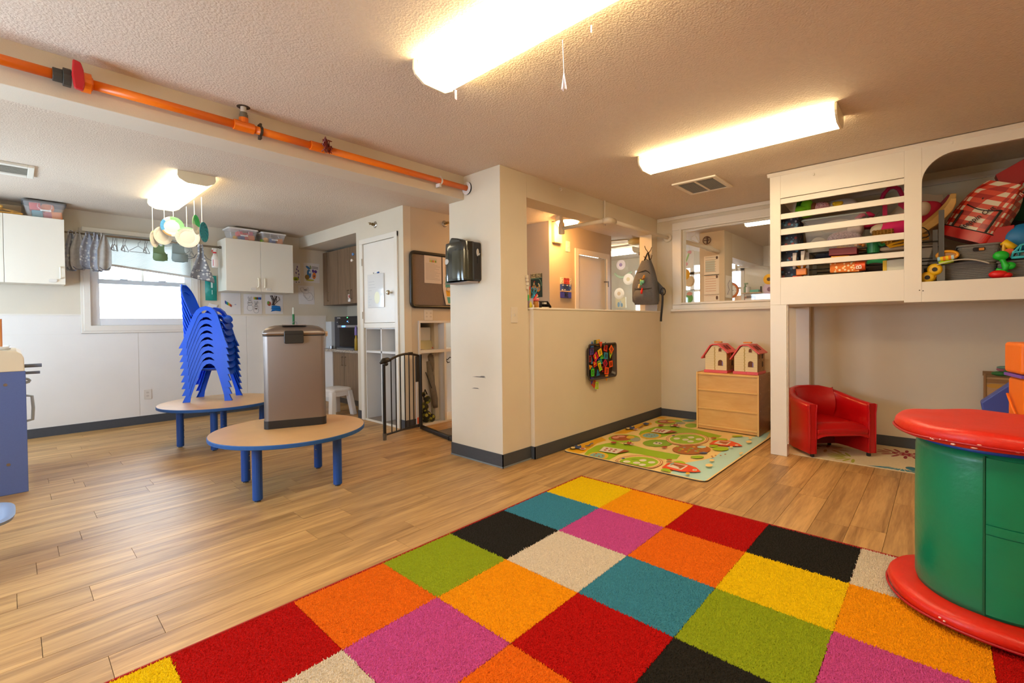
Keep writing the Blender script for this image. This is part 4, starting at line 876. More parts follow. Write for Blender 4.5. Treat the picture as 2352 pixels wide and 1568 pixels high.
# white step stool with openings
st = thing('step_stool', 'white plastic step stool behind the round tables, at the alcove opening', 'stool', (2.93, 5.98, 0), rz=.2)
SW = mat('#DDD8D4', rough=.4)
ob('top', MB().rings([[(x, y, z) for x, y in rrect(-.17+e, -.17+e, .17-e, .17-e, .06)] for z, e in ((.335, 0), (.36, 0), (.372, .02), (.374, .06))]), SW, st, local=True, smooth=False, bevel=.003)
for sx in (-1, 1):
    for sy in (-1, 1):
        ob('leg', MB().rings([[(sx*(.125+(.36-z)*.13)+a*.034, sy*(.125+(.36-z)*.13)+b*.034, z) for a, b in ((-1, -1), (1, -1), (1, 1), (-1, 1))] for z in (0.0, .18, .335)]), SW, st, local=True, bevel=.008)
ob('apron_panel', MB().box((-.15, -.16, .27), (.15, -.145, .335)).box((-.15, .145, .27), (.15, .16, .335)).box((-.16, -.145, .27), (-.145, .145, .335)).box((.145, -.145, .27), (.16, .145, .335)), SW, st, local=True)
# wall knobs
for (u, v, c, lb) in ((814, 584, '#5E86B8', 'small round blue magnet on the wall left of the closet door'), (811, 598, '#E3DCD2', 'small round white magnet under the blue one left of the closet door')):
    q = aX(u, v, XK); ob('round_magnet', MB().lathe([(.012, -.03), (.018, -.026), (.018, -.012), (.008, -.006), (.008, -.0005)], (XK, q.y, q.z), 14, axis='x'), mat(c, rough=.4), label=lb, cat='magnet')
# whiteboard and marker on the closet door
DF = XK-.0045
a, b = aX(846, 632, DF), aX(884, 705, DF)
t = thing('whiteboard', 'glossy whiteboard hanging on the closet door', 'whiteboard', (DF, (a.y+b.y)/2, b.z))
zb_, zt_ = b.z, aX(866, 629, DF).z
ob('board', MB().box((DF-.014, b.y, zb_), (DF-.0005, a.y, zt_)), mat('#DADAD8', rough=.08, coat=.4), t, bevel=.003)
r3 = random.Random(4)
for k in range(9): ob('marker_writing', MB().box((DF-.0148, a.y-.03-.17*r3.random(), zb_+.03+.036*k), (DF-.0143, a.y-.03, zb_+.034+.036*k)), mat('#A9A9AE', rough=.6), t)
ob('marker_wash', MB().prism(ell(.22, .12, .06, .075), lambda u, z, h: (DF-.0144-h, a.y-u, zb_+z), .0003), mat('#E2E2C2', rough=.4), t)
q = aX(866, 628, DF); t = thing('marker_pen', 'white marker pen with black and blue ends on top of the whiteboard', 'marker', (DF, q.y, q.z))
for a_, b_, c, n in ((.055, .04, '#2A2A2A', 'cap'), (.04, -.03, '#E6E4E0', 'barrel'), (-.03, -.058, '#2F5EA8', 'end_plug')): ob(n, MB().tube([(DF-.012, q.y+a_, q.z+.008), (DF-.012, q.y+b_, q.z+.01)], .0095, 10), mat(c, rough=.4), t)
# ---------------------------------------------------------------- notice board
YB2 = YK-.0005; a = aY(938, 574, YB2); bz = aY(938, 707, YB2).z; x1 = 4.15
nb = thing('notice_board', 'grey fabric notice board with a thick dark rounded frame', 'notice board', ((a.x+x1)/2, YB2, bz))
ob('felt', MB().box((a.x+.02, YB2-.012, bz+.02), (x1-.02, YB2-.001, a.z-.02)), mat('#7E6D60', rough=.95, noise=.08, nscale=200), nb)
fr = rrect(a.x+.018, bz+.018, x1-.018, a.z-.018, .05, 6)
ob('frame', MB().tube([(x, YB2-.018, z) for x, z in fr], .020, 10, closed=True), mat('#28241D', rough=.35), nb, smooth=True)
p0, p1 = aY(974, 585, YB2-.014), aY(1014, 652, YB2-.014)
t = thing('notice_sheet', 'laminated printed notice with a picture header on the notice board', 'notice', (p0.x, YB2-.014, p1.z))
w_, h_ = p1.x-p0.x, p0.z-p1.z; f = lambda x, z, k=0: (p0.x+w_*x, YB2-.0155-k, p1.z+h_*z)
ob('paper', MB().prism([(0, 0), (1, 0), (1, 1), (0, 1)], lambda x, z, h: f(x, z, h-.001), .0012), mat('#D5C8BC', rough=.18, coat=.5), t)
ob('header_picture', MB().prism([(.28, .76), (.74, .76), (.74, .92), (.28, .92)], lambda x, z, h: f(x, z, .0005+h), .0004), mat('#B9B2A0', rough=.5), t)
for k, c in enumerate(('#C9A53A', '#8FA83A', '#B85A3A', '#C9A53A', '#7A9A3E')): ob('header_figure', MB().prism(ell(.34+.08*k, .80, .035, .045), lambda x, z, h: f(x, z, .001+h), .0004), mat(c, rough=.6), t)
for k in range(13): ob('printed_line', MB().prism([(.07, .70-.047*k), (.6+.33*((k*7) % 5)/4, .70-.047*k), (.6+.33*((k*7) % 5)/4, .709-.047*k), (.07, .709-.047*k)], lambda x, z, h: f(x, z, .0005+h), .0003), mat('#9A8E86', rough=.8), t)
# long hand washing style strip, partly hidden by the pillar
q0, q1 = aY(1016, 588, YB2-.014), aY(1030, 700, YB2-.014)
t = thing('notice_strip', 'long curling printed strip with yellow and teal panels at the notice board edge', 'notice', (q0.x, YB2-.02, q1.z))
H_ = q0.z-q1.z
def stf(x, z, k=0): return (q0.x+.25*x+(.06*max(0, .35-z)**1.2*2 if x < .5 else 0), YB2-.017-.05*max(0, .3-z)*(1-x)-k, q1.z+H_*z)
ob('paper', MB().grid(lambda i, j: stf(i, j), 4, 14), mat('#DCCDBF', rough=.3), t, solid=.0012)
for z0, z1, c in ((.62, .78, '#D9A21E'), (.36, .58, '#4A9A9A'), (.18, .30, '#D9A21E'), (.03, .16, '#4A9A9A'), (.80, .92, '#D9A21E')):
    ob('colour_panel', MB().grid(lambda i, j: stf(.16+.7*i, z0+(z1-z0)*j, .002), 2, 4), mat(c, rough=.45), t)
ob('printed_ring', MB().tube([stf(.35+.14*math.cos(q), .32+.05*math.sin(q), .004) for q in (2*PI*k/14 for k in range(14))], .003, 5, closed=True), mat('#8E8078', rough=.6), t)
ob('house_symbol', MB().prism([(.22, .80), (.5, .80), (.5, .87), (.36, .92), (.22, .87)], lambda x, z, h: stf(x, z, .004+h), .0006), mat('#4A2030', rough=.6), t)
# ---------------------------------------------------------------- coat, bag, painting in the board-wall cubby
c0 = aY(945+20, 815, YK+.30)
ct = thing('hanging_jacket', 'grey jacket hanging in the cubby behind the baby gate', 'jacket', (3.45, YK+.25, .2))
JK = mat('#857B70', rough=.85, noise=.08, nscale=30)
def jf(i, j):
    w = .05+.11*min(1, j*1.6); s = (i-.5)*2
    return (3.50+.05*j+s*w*.75, YK+.26-.03*math.cos(s*7+j*2)*(.3+j)-.02*j, .855-.70*j+.05*s*s*(1 if j > .9 else 0))
ob('body', MB().grid(jf, 22, 20), JK, ct, smooth=True, solid=.015)
ob('sleeve', MB().tube([(3.50, YK+.24, .84), (3.545, YK+.17, .80), (3.58, YK+.15, .66), (3.59, YK+.15, .60)], [.03, .05, .05, .035], 10), JK, ct, smooth=True)
ob('sleeve', MB().tube([(3.50, YK+.17, .75), (3.53, YK+.14, .50), (3.56, YK+.12, .28), (3.57, YK+.12, .17)], [.03, .042, .04, .032], 10), JK, ct, smooth=True)
ob('zip', MB().tube([(3.45, YK+.15, .62), (3.48, YK+.12, .50), (3.50, YK+.10, .42)], .006, 6), mat('#2A2A2A', rough=.5), ct)
ob('coat_hook', MB().tube([(3.50, YK+.399, .84), (3.50, YK+.33, .845), (3.50, YK+.30, .82), (3.50, YK+.29, .835)], .006, 6), mat('#4A4238', metal=.6, rough=.4), None, label='dark coat hook holding the grey jacket', cat='hook')
h0 = aY(1030, 826, YK+.30)
ob('coat_hook', MB().tube([h0+Vector((0, .09, .02)), h0+Vector((0, .02, .0)), h0+Vector((0, -.03, .035)), h0+Vector((0, -.05, .03))], .006, 6).tube([h0+Vector((0, .05, 0)), h0+Vector((0, .02, -.04)), h0+Vector((0, -.02, -.03))], .006, 6), mat('#4A4238', metal=.6, rough=.4), None, label='empty dark coat hook in the right cubby beside the pillar', cat='hook')
cm = thing('camouflage_bag', 'green camouflage print bag under the jacket behind the baby gate', 'bag', (3.42, YK+.06, .022))
CAMO = spot_mat('#22261A', ['#8A8A2E', '#55602E', '#15170F', '#A8A43A'], 24, .5, 'camouflage')
mb = MB()
for (x, y, z, r) in ((3.40, .08, .09, .075), (3.46, .05, .07, .05), (3.38, .09, .20, .062), (3.42, .08, .29, .05), (3.37, .09, .36, .03)): mb.ball((x, YK+y, z), (r*.85, r*.8, r), 12, 8)
ob('bag_body', mb, CAMO, cm, smooth=True)
ob('bag_strap', MB().tube([(3.36, YK+.07, .30), (3.345, YK+.05, .38), (3.37, YK+.06, .42), (3.40, YK+.06, .36)], .008, 6), mat('#1A1C14', rough=.7), cm)
q0, q1 = aY(958, 757, YK+.16), aY(1004, 802, YK+.16)
pp = thing('handprint_plate', 'paper plate picture with colourful child handprints on the cubby shelf', 'child artwork', (q0.x+.1, YK+.16, .9005))
W1, H1 = q1.x-q0.x, q0.z-.902
g = lambda x, z, k=0: (q0.x+W1*x, YK+.13+.10*z-k, .902+H1*z)
ob('paper', MB().prism([(-.05, .05), (.15, 0), (.62, 0), (1, .02), (1.02, .25), (.95, .45), (.72, .55), (.72, .93), (.55, 1), (.3, .95), (.05, .93), (-.05, .5)], lambda x, z, h: g(x, z, h-.002), .002), mat('#DAD6D6', rough=.8), pp)
blobs = ((.18, .68, .15, .2, '#E08A4A'), (.06, .55, .1, .15, '#D9B84A'), (.26, .88, .05, .1, '#DFA03A'), (.48, .72, .11, .14, '#4F9A5A'), (.42, .92, .04, .08, '#D98A2E'), (.72, .46, .14, .09, '#7E5FB0'), (.88, .22, .11, .16, '#4A7FB8'), (.76, .06, .16, .07, '#D8553A'))
for cx, cz, rx, rz, c in blobs:
    ob('painted_hand', MB().prism(ell(cx, cz, rx*.75, rz*.7), lambda x, z, h: g(x, z, .003+h), .0006), mat(c, rough=.8), pp)
    for k in range(4): ob('painted_finger', MB().prism(ell(cx+(k-1.5)*rx*.5, cz+rz*.95, rx*.18, rz*.5, 10), lambda x, z, h: g(x, z, .003+h), .0006), mat(c, rough=.8), pp)
ob('plate_disc', MB().prism(ell(.36, .27, .4, .29, 28), lambda x, z, h: g(x, z, .006+h), .004), mat('#C9C29A', rough=.7), pp)
# ================================================================== BABY GATE
BM = mat('#1C1917', rough=.4)
g0, g1 = Vector((3.20, 4.405, 0)), Vector((3.005, 3.345, 0))
bg_ = thing('baby_gate', 'black metal baby gate standing open between the pillar and the notice board wall', 'baby gate', (3.15, 4.3, 0))
dr = (g1-g0).normalized(); nx = Vector((-dr.y, dr.x, 0))
def bar(p, q, w, h): 
    p, q = Vector(p), Vector(q); d = (q-p); L = d.length/2; d.normalize(); s = d.cross(Vector((0, 0, 1))); s = s.normalized() if s.length > .1 else Vector((1, 0, 0)); u = s.cross(d)
    return ((p+q)/2, d*L, s*w/2, u*h/2)
ob('threshold_bar', MB().obox(*bar(g0+Vector((0, 0, .021)), g1+Vector((0, 0, .021)), .045, .04)), BM, bg_, bevel=.006)
mid = g0.lerp(g1, .62); ob('bar_joint', MB().obox(*bar(mid+Vector((0, 0, .0215)), mid+dr*.012+Vector((0, 0, .0215)), .05, .042)), mat('#0D0C0B', rough=.5), bg_)
ob('side_post', MB().tube([g0+Vector((0, 0, .04)), g0+Vector((0, 0, .86))], .014, 8), BM, bg_)
ob('side_post', MB().tube([g1+Vector((0, 0, .04)), g1+Vector((0, 0, .84))], .014, 8), BM, bg_)
pp1 = Vector((3.05, 3.60, 0))
ob('latch_post', MB().tube([pp1+Vector((0, 0, .04)), pp1+Vector((0, 0, .80))], .013, 8), BM, bg_)
ob('latch_catch', MB().obox(pp1+Vector((0, 0, .83)), (.02, 0, 0), (0, .03, 0), (0, 0, .035)), mat('#1B1D2E', rough=.4), bg_, bevel=.005)
# swung leaf
h = Vector((3.145, 4.37, 0)); e = Vector((2.598, 4.213, 0)); ld = (e-h)
lf = ob('gate_leaf', MB().tube([h+ld*.03+Vector((0, 0, .065)), h+ld*.97+Vector((0, 0, .065))], .0105, 8)
        .tube([h+Vector((0, 0, .04)), h+Vector((0, 0, .85))], .0145, 8), BM, bg_)
ob('free_post', MB().tube([e+Vector((0, 0, .055)), e+Vector((0, 0, .80))], .017, 10), BM, lf)
ob('foot_cap', MB().lathe([(.013, .012), (.018, .014), (.018, .05), (.021, .052), (.021, .085)], (e.x, e.y, 0), 12), mat('#6E6862', metal=.5, rough=.4), lf)
top = lambda t: .852+.045*math.sin(min(1, t*1.15)*PI)*.9-.02*t-.035*max(0, t-.75)*4*.35
ob('top_rail', MB().tube([h+ld*t+Vector((0, 0, top(t))) for t in [k/14*.93 for k in range(15)]], .013, 8), BM, lf, smooth=True)
for k in range(6):
    t = .17+k*.128
    ob('bar', MB().tube([h+ld*t+Vector((0, 0, .07)), h+ld*t+Vector((0, 0, top(t)-.005))], .0065, 8), BM, lf)
ob('handle_latch', MB().tube([e+ld*-.18+Vector((0, 0, .835)), e+ld*-.1+Vector((0, 0, .842)), e+Vector((0, 0, .835)), e+ld*.08+Vector((0, 0, .815))], [.015, .026, .03, .014], 10).ball(tuple(e+ld*-.06+Vector((0, 0, .80))), (.025, .02, .022), 10, 6), BM, lf, smooth=True)
ob('rail_joint', MB().obox(h+ld*.25+Vector((0, 0, top(.25)+.004)), ld.normalized()*.028, Vector((-ld.y, ld.x, 0)).normalized()*.016, (0, 0, .016)), BM, lf, bevel=.004)
ob('hinge_panel', MB().obox(h+ld*.05+Vector((0, 0, .70)), ld.normalized()*.024, Vector((-ld.y, ld.x, 0)).normalized()*.006, (0, 0, .145)), mat('#23211F', rough=.35), lf, bevel=.003)
ob('instruction_label', MB().obox(h+ld*.05+Vector((0, 0, .315)), ld.normalized()*.022, Vector((-ld.y, ld.x, 0)).normalized()*.004, (0, 0, .24)), mat('#C9CBD8', rough=.5), lf)
ob('label_mark', MB().obox(h+ld*.05+Vector((-.0, -.0055, .115)), ld.normalized()*.012, Vector((-ld.y, ld.x, 0)).normalized()*.001, (0, 0, .035)), mat('#D8603A', rough=.5), lf)
ob('doormat', MB().prism(rrect(3.2, 3.1, 3.95, 4.15, .02), lambda x, y, z: (x, y, .0012+z), .008), mat('#6F6353', rough=.95, noise=.15, nscale=150), None, label='brown doormat in the hall beyond the baby gate', cat='doormat')

# ================================================================== ROUND TODDLER TABLES
TOPM = mat('#CFA26A', rough=.38, noise=.05, nscale=6)
BLU = mat('#0F4590', rough=.4); BLUE_EDGE = mat('#17508F', rough=.45)
CHR = mat('#B8B5AE', metal=.9, rough=.25)
def table(cx, cy, r, legs, label):
    t = thing('round_table', label, 'table', (cx, cy, 0), group=None)
    n = 64
    ob('tabletop', MB().lathe([(.0, .4235), (r-.006, .4235), (r-.004, .4295), (0.0, .43)], (cx, cy, 0), n, cap=False), TOPM, t, smooth=False)
    ob('edge_band', MB().lathe([(r-.006, .4), (r, .404), (r, .425), (r-.0035, .4295), (r-.006, .4285)], (cx, cy, 0), n, cap=False).lathe([(0.001, .4), (r-.006, .4)], (cx, cy, 0), n, cap=False), BLUE_EDGE, t)
    for (x, y) in legs:
        l = ob('leg', MB().lathe([(.029, .014), (.032, .018), (.032, .385)], (x, y, 0), 18), BLU, t, smooth=False, bevel=.001)
        ob('leg_bracket', MB().obox((x, y, .392), (.06, 0, 0), (0, .06, 0), (0, 0, .0075)), BLU, t, bevel=.004)
        ob('foot_glide', MB().lathe([(.012, .008), (.012, .016), (.022, .0005), (.022, .006)][0:0] or [(.020, .0005), (.021, .006), (.008, .008), (.008, .016)], (x, y, 0), 14), CHR, l)
        a = Vector((cx-x, cy-y, 0)).normalized()
        for z in (.10, .17, .21, .32): ob('adjust_hole', MB().ball((x+a.x*.0315, y+a.y*.0315, z), (.005, .005, .005), 8, 5), CHR, l)
    return t
table(1.425, 3.625, .535, [(1.205, 3.93), (1.124, 3.435), (1.734, 3.85), (1.642, 3.321)], 'round toddler table with a beige top carrying the steel bin')
table(1.465, 5.535, .535, [(1.125, 5.58), (1.315, 5.17), (1.60, 5.92), (1.83, 5.40)], 'round toddler table with a beige top carrying the stack of blue chairs')

# ================================================================== STEEL BIN
A_ = Vector((1.266, 3.703, 0)); B_ = Vector((1.67, 3.548, 0)); wd = (B_-A_); WB = wd.length; ang = math.atan2(wd.y, wd.x)
bn = thing('trash_bin', 'tall stainless steel bin with a domed lid standing on the near round table', 'bin', (A_.x, A_.y, .4305), rz=ang)
STEEL = bpy.data.materials.new('brushed_steel'); STEEL.use_nodes = True
_b = STEEL.node_tree.nodes['Principled BSDF']; _b.inputs['Base Color'].default_value = lin('#948A84'); _b.inputs['Metallic'].default_value = 1; _b.inputs['Roughness'].default_value = .44; _b.inputs['Anisotropic'].default_value = .5
DB = .27
def bring(z, e, r, bow=.012):
    P = []
    for x, y in rrect(e, e, WB-e, DB-e, r, 6):
        P.append((x, y-(bow*math.sin(PI*x/WB) if y < DB/2 else 0), z))
    return P
ob('steel_body', MB().rings([bring(.060, 0, .035), bring(.40, .001, .035), bring(.695, 0, .035)], True, False), STEEL, bn, local=True, smooth=True, kind=None)
_s = [o for o in bpy.data.objects if o.name.startswith('steel_body')][-1]
_s.data.polygons.foreach_set('use_smooth', [len(p.vertices) == 4 for p in _s.data.polygons])
ob('base_band', MB().rings([bring(0, .0, .03), bring(.0, -.003, .035), bring(.06, -.003, .035)]), mat('#1D1917', rough=.5), bn, local=True)
ob('rim_gasket', MB().rings([bring(.696, -.002, .035), bring(.704, -.002, .035)]), mat('#1A1716', rough=.5), bn, local=True)
ob('dome_lid', MB().rings([bring(.7045, -.003, .035), bring(.725, -.003, .04), bring(.75, .012, .05), bring(.768, .04, .06), bring(.778, .08, .05), bring(.781, .115, .018, .0)]), STEEL, bn, local=True, smooth=True)
ob('lid_emblem', MB().rings([[(.13+x, .05+y*.1, .7805-.004*abs(x*6)) for x, y in ((-.0, -.2), (.17, -.2), (.17, .2), (0, .2))], [(.13+x, .05+y*.1, .7835) for x, y in ((-.0, -.2), (.17, -.2), (.17, .2), (0, .2))]]), STEEL, bn, local=True)
ob('lid_handle', MB().prism(rrect(.143, .640, .278, .738, .012), lambda x, z, t_: (x, -.014-t_, z), .022), mat('#23211F', rough=.4), bn, local=True, bevel=.005)
ob('handle_slot', MB().box((.150, -.0372, .705), (.271, -.0362, .716)), mat('#0C0B0B', rough=.5), bn, local=True)
ob('hinge_knob', MB().tube([(WB+.003, .05, .715), (WB+.022, .05, .715)], [.012, .015], 12).tube([(WB+.01, .05, .70), (WB+.018, .05, .69)], .008, 8), mat('#C9B29A', rough=.5), bn, local=True)

# ================================================================== STACK OF BLUE CHAIRS
CBL = mat('#0A54E0', rough=.36, spec=.3)
def chair_meshes():
    Y = lambda z, s: s*(.198-.085*z)
    cl = [(-.202, 0), (-.180, .07), (-.146, .175), (-.114, .27), (-.092, .33), (-.067, .375), (-.035, .404), (0, .413), (.035, .404), (.067, .375), (.090, .33), (.108, .27), (.134, .175), (.162, .07), (.180, 0)]
    wds = [.036, .023, .022, .022, .022, .022, .022, .022, .022, .022, .022, .022, .022, .023, .036]
    out, inn = [], []
    for i, (x, z) in enumerate(cl):
        a = Vector(cl[min(i+1, 14)])-Vector(cl[max(i-1, 0)]); n = Vector((-a.y, a.x)).normalized()
        o_, i_ = Vector((x, z))+n*wds[i], Vector((x, z))-n*wds[i]
        if i in (0, 14): o_.y = i_.y = 0
        out.append(o_); inn.append(i_)
    sides = []
    for s in (1, -1):
        mb = MB(); n = 15
        P = []
        for th in (0, .004):
            P += [(p.x, Y(p.y, s)-s*th, p.y) for p in out]+[(p.x, Y(p.y, s)-s*th, p.y) for p in inn]
        F = []
        for i in range(n-1):
            F.append((i, i+1, n+i+1, n+i)); F.append((2*n+i, 3*n+i, 3*n+i+1, 2*n+i+1))
            F.append((n+i, n+i+1, 3*n+i+1, 3*n+i))
        mb.add(P, F)
        # outer flange turned inwards
        P = []; dep = [.03, .032, .034, .04, .05, .06, .065, .068, .065, .06, .05, .04, .034, .032, .03]
        for q, p in zip(dep, out): P += [(p.x, Y(p.y, s), p.y), (p.x, Y(p.y, s)-s*q, p.y-.004)]
        P = [(x, y, max(.0002, z)) for x, y, z in P]; P2 = [(x*.985, y, max(.0001, z-.0055)) for x, y, z in P]; o = len(P)
        F = [(2*i, 2*i+2, 2*i+3, 2*i+1) for i in range(n-1)]+[(o+2*i, o+2*i+1, o+2*i+3, o+2*i+2) for i in range(n-1)]+[(2*i+1, 2*i+3, o+2*i+3, o+2*i+1) for i in range(n-1)]+[(2*i, o+2*i, o+2*i+2, 2*i+2) for i in range(n-1)]
        mb.add(P+P2, F); sides.append(mb)
    def seatf(i, j):
        u = (i-.5)*2; x = -.165+.335*j; hw_ = .150
        z = .322+.030*abs(u)**3-.012*math.sin(j*PI)
        if j > .82: k = (j-.82)/.18; x = .11+.055*math.sin(k*PI/2); z -= .062*(1-math.cos(k*PI/2))
        return (x, u*hw_*(1-.06*max(0, j-.7)), z)
    seat = MB().grid(seatf, 14, 18)
    def backf(i, j):
        u = (i-.5)*2; w = .156*(1 if j < .55 else math.sqrt(max(.02, 1-((j-.55)/.47)**2)))
        z = .325+.335*j; x = -.162-.11*j+.035*abs(u)**2*(1-.3*j)-.02*(1-abs(u))*math.sin(j*PI)
        return (x, u*w, z)
    return sides, seat, MB().grid(backf, 14, 18), [backf(0, k/18) for k in range(19)]+[backf(k/14, 1) for k in range(1, 14)]+[backf(1, 1-k/18) for k in range(19)]
SD, SE, BK, RIM = chair_meshes()
ORD = ['bottom', 'second', 'third', 'fourth', 'fifth', 'sixth', 'seventh', 'eighth', 'top']
sx, sy, sr = 1.475, 5.735, math.radians(-31.5)
c0 = thing('toddler_chair', 'blue plastic toddler chair, bottom one of the tall stack on the far round table', 'chair', (sx, sy, .4305), rz=sr, group='blue plastic chairs stacked on the far round table')
for s in SD: ob('side_legs', s, CBL, c0, local=True, smooth=False)
ob('seat', SE, CBL, c0, local=True, smooth=True, solid=.006)
ob('backrest', BK, CBL, c0, local=True, smooth=True, solid=.006)
ob('back_rim', MB().tube(RIM, .008, 6), CBL, c0, local=True, smooth=True)
for k in range(1, 9):
    nm = ORD[k]
    dup(c0, (sx-.004*k*.6, sy+.002*k, .4305+.0695*k), sr, 'blue plastic toddler chair, '+('topmost of the tall stack' if k == 8 else nm+' from the bottom of the tall stack'))

# ================================================================== PLAY KITCHEN AT THE LEFT EDGE
pk = thing('play_kitchen', 'toy kitchen unit with a blue side and cream top at the left edge', 'toy kitchen', (-.15, 5.4, 0))
PB = mat('#56679A', rough=.5, noise=.03, nscale=120); CRM = mat('#E3D3B4', rough=.4)
ob('side_panel', MB().box((-.42, 4.955, .0), (.063, 4.975, .893)), PB, pk, bevel=.003)
ob('side_panel', MB().box((-.42, 5.88, .0), (.063, 5.90, .893)), PB, pk, bevel=.003)
ob('cabinet_front', MB().box((.02, 4.976, .05), (.045, 5.879, .893)), mat('#D8D4CC', rough=.45), pk)
ob('cream_top', MB().prism([(-.42, .893), (.058, .893), (.056, .99), (.045, 1.02), (.02, 1.04), (-.02, 1.045), (-.42, 1.05)], lambda x, z, t_: (x, 4.95+t_, z), .955), CRM, pk, bevel=.006)
ob('basin_rim', MB().tube([(x, y, 1.062) for x, y in rrect(-.36, 5.02, -.02, 5.45, .06)], .014, 8, closed=True), mat('#D9DCDA', rough=.3), pk, smooth=True)
GB = mat('#6A7488', rough=.4)
ob('oven_rail', MB().tube([(.05, 5.05, .925), (.15, 5.05, .925)], .014, 10), GB, pk); ob('oven_rail', MB().tube([(.05, 5.05, .872), (.14, 5.05, .872)], .011, 10), GB, pk)
for z0, z1, d in ((.79, .83, .035), (.50, .70, .05)):
    ob('door_handle', MB().tube([(.045, 5.10, z0), (.045+d, 5.10, z0+.01), (.05+d, 5.10, (z0+z1)/2), (.045+d, 5.10, z1-.01), (.045, 5.10, z1)], .010, 8), mat('#A9B6C4', rough=.35), pk, smooth=True)
for x, z in ((-.04, .83), (-.035, .22)): ob('screw', MB().lathe([(.011, 4.9525), (.011, 4.9545)], (0, 0, 0), 10, axis='y'), mat('#8A7A6A', metal=.7, rough=.4), pk)
for o in [o for o in bpy.data.objects if o.name.startswith('screw')]:
    i = 0 if o.name == 'screw' else 1; o.location = ((-.04, -.035)[i], 0, (.80, .22)[i])
ob('screw_cream', MB().lathe([(.009, 4.947), (.009, 4.949)], (0, 0, 0), 10, axis='y'), mat('#4A3A2A', rough=.5), pk).location = (-.075, 0, .905)
ob('orange_faucet', MB().tube([(-.062, 5.2, 1.05), (-.062, 5.2, 1.28)], .012, 10), mat('#D98A4A', rough=.4), pk)
# grey seat poking into the picture at the left edge
gs = thing('grey_toddler_seat', 'grey blue moulded seat just entering the picture at the left edge', 'chair', (-.19, 3.42, 0))
GS = mat('#7886A0', rough=.4)
def gsf(i, j):
    a = 2*PI*i; r = j; k = .88+.12*math.cos(2*a)*0
    return (-.19+.185*r*math.copysign(abs(math.cos(a))**.6, math.cos(a)), 3.42+.22*r*math.copysign(abs(math.sin(a))**.6, math.sin(a)), .262+.045*r**4-.02*max(0, r-.9)*10)
ob('seat_shell', MB().grid(gsf, 40, 10), GS, gs, smooth=True, solid=.014)
for dx in (-.12, .06):
    for dy in (-.14, .14): ob('leg', MB().tube([(-.22+dx, 3.42+dy, .0), (-.19+dx*.8, 3.42+dy*.8, .265)], .014, 8), CHR, gs)
# ================================================================== CHECKED RUG
def pile_mat(h):
    return mat(h, rough=.95, noise=.13, nscale=95, bump=.9, bscale=210, spec=.15, sheen=.0)
RC = dict(Y='#E5BE08', T='#3C8298', B='#26231F', L='#8F9E1B', O='#E0680F', A='#E89408', R='#B00D0A', M='#C04A8C', W='#D2C3AE')
RUG = ['YARBWOTL', 'TMDYARBO', 'BWTLMYOR', 'LARBODWT', 'OMOYTBRL', 'RWLMBOYA', 'YBTAROWM', 'TOMYLRBO']
RC['D'] = '#E0680F'
pit = .4365; rx1, ry1 = 2.985, 2.045
rg = thing('checked_rug', 'large rug of bright coloured squares with a red bound edge', 'rug', (1.2, .3, 0))
base = MB().box((rx1-8*pit-.012, ry1-7*pit-.012, .0008), (rx1+.006, ry1+.006, .006))
ob('rug_backing', base, mat('#8E1A12', rough=.9), rg)
cols = {}
for i in range(8):
    for j in range(7):
        x1, y1 = rx1-i*pit, ry1-j*pit
        cols.setdefault(RUG[i][j], []).append((x1, y1))
        o = ob('rug_square', MB().box((x1-pit+.001, y1-pit+.001, .006), (x1-.001, y1-.001, .0115)), pile_mat(RC[RUG[i][j]]), rg, bevel=.003)
import numpy as np
_rng = np.random.default_rng(5)
for key, cells in cols.items():
    P = []
    for (x1, y1) in cells:
        # only where the camera can see the pile, thinner away from it
        c = Vector((x1-pit/2, y1-pit/2, 0))-EYE; zc = c.dot(FW)
        if zc < .25 or abs(c.dot(RT)/zc) > 1.6 or c.dot(UP)/zc < -1.25: continue
        sp = .0068 if zc < 2.2 else .0085; n_ = int(pit/sp)
        g = (np.arange(n_)+.5)*pit/n_; gx, gy = np.meshgrid(g, g); q = np.stack([x1-gx.ravel(), y1-gy.ravel()], 1)
        P.append(q+_rng.uniform(-.6, .6, q.shape)*sp)
    if not P: continue
    P = np.concatenate(P); n_ = len(P); a_ = _rng.uniform(0, 2*np.pi, n_); w_ = _rng.uniform(.0022, .0040, n_); h_ = _rng.uniform(.0045, .0085, n_); lx_, ly_ = _rng.normal(0, .0028, n_), _rng.normal(0, .0028, n_)
    V = np.zeros((n_, 4, 3))
    for k_ in range(3): V[:, k_, 0] = P[:, 0]+w_*np.cos(a_+k_*2.094); V[:, k_, 1] = P[:, 1]+w_*np.sin(a_+k_*2.094); V[:, k_, 2] = .0110
    V[:, 3, 0] = P[:, 0]+lx_; V[:, 3, 1] = P[:, 1]+ly_; V[:, 3, 2] = .0110+h_
    V -= np.array(ORG[rg.name][0])
    b_ = np.arange(n_)*4; F = np.stack([np.stack([b_+k_, b_+(k_+1) % 3, b_+3], 1) for k_ in range(3)], 1).reshape(-1)
    me = bpy.data.meshes.new('pile'); me.vertices.add(n_*4); me.vertices.foreach_set('co', V.reshape(-1)); me.loops.add(len(F)); me.loops.foreach_set('vertex_index', F.astype(np.int32)); me.polygons.add(n_*3)
    me.polygons.foreach_set('loop_start', np.arange(0, len(F), 3, dtype=np.int32)); me.update(calc_edges=True); me.validate()
    me.materials.append(mat(RC[key], rough=.95, noise=.12, nscale=60, spec=.1)); o = bpy.data.objects.new('pile', me); COL.objects.link(o); o.parent = rg; o['kind'] = 'stuff'
ob('bound_edge', MB().tube([(rx1-8*pit, ry1+.003, .009), (rx1+.003, ry1+.003, .009), (rx1+.003, ry1-7*pit, .009)], .0075, 6), mat('#9E1710', rough=.9), rg)

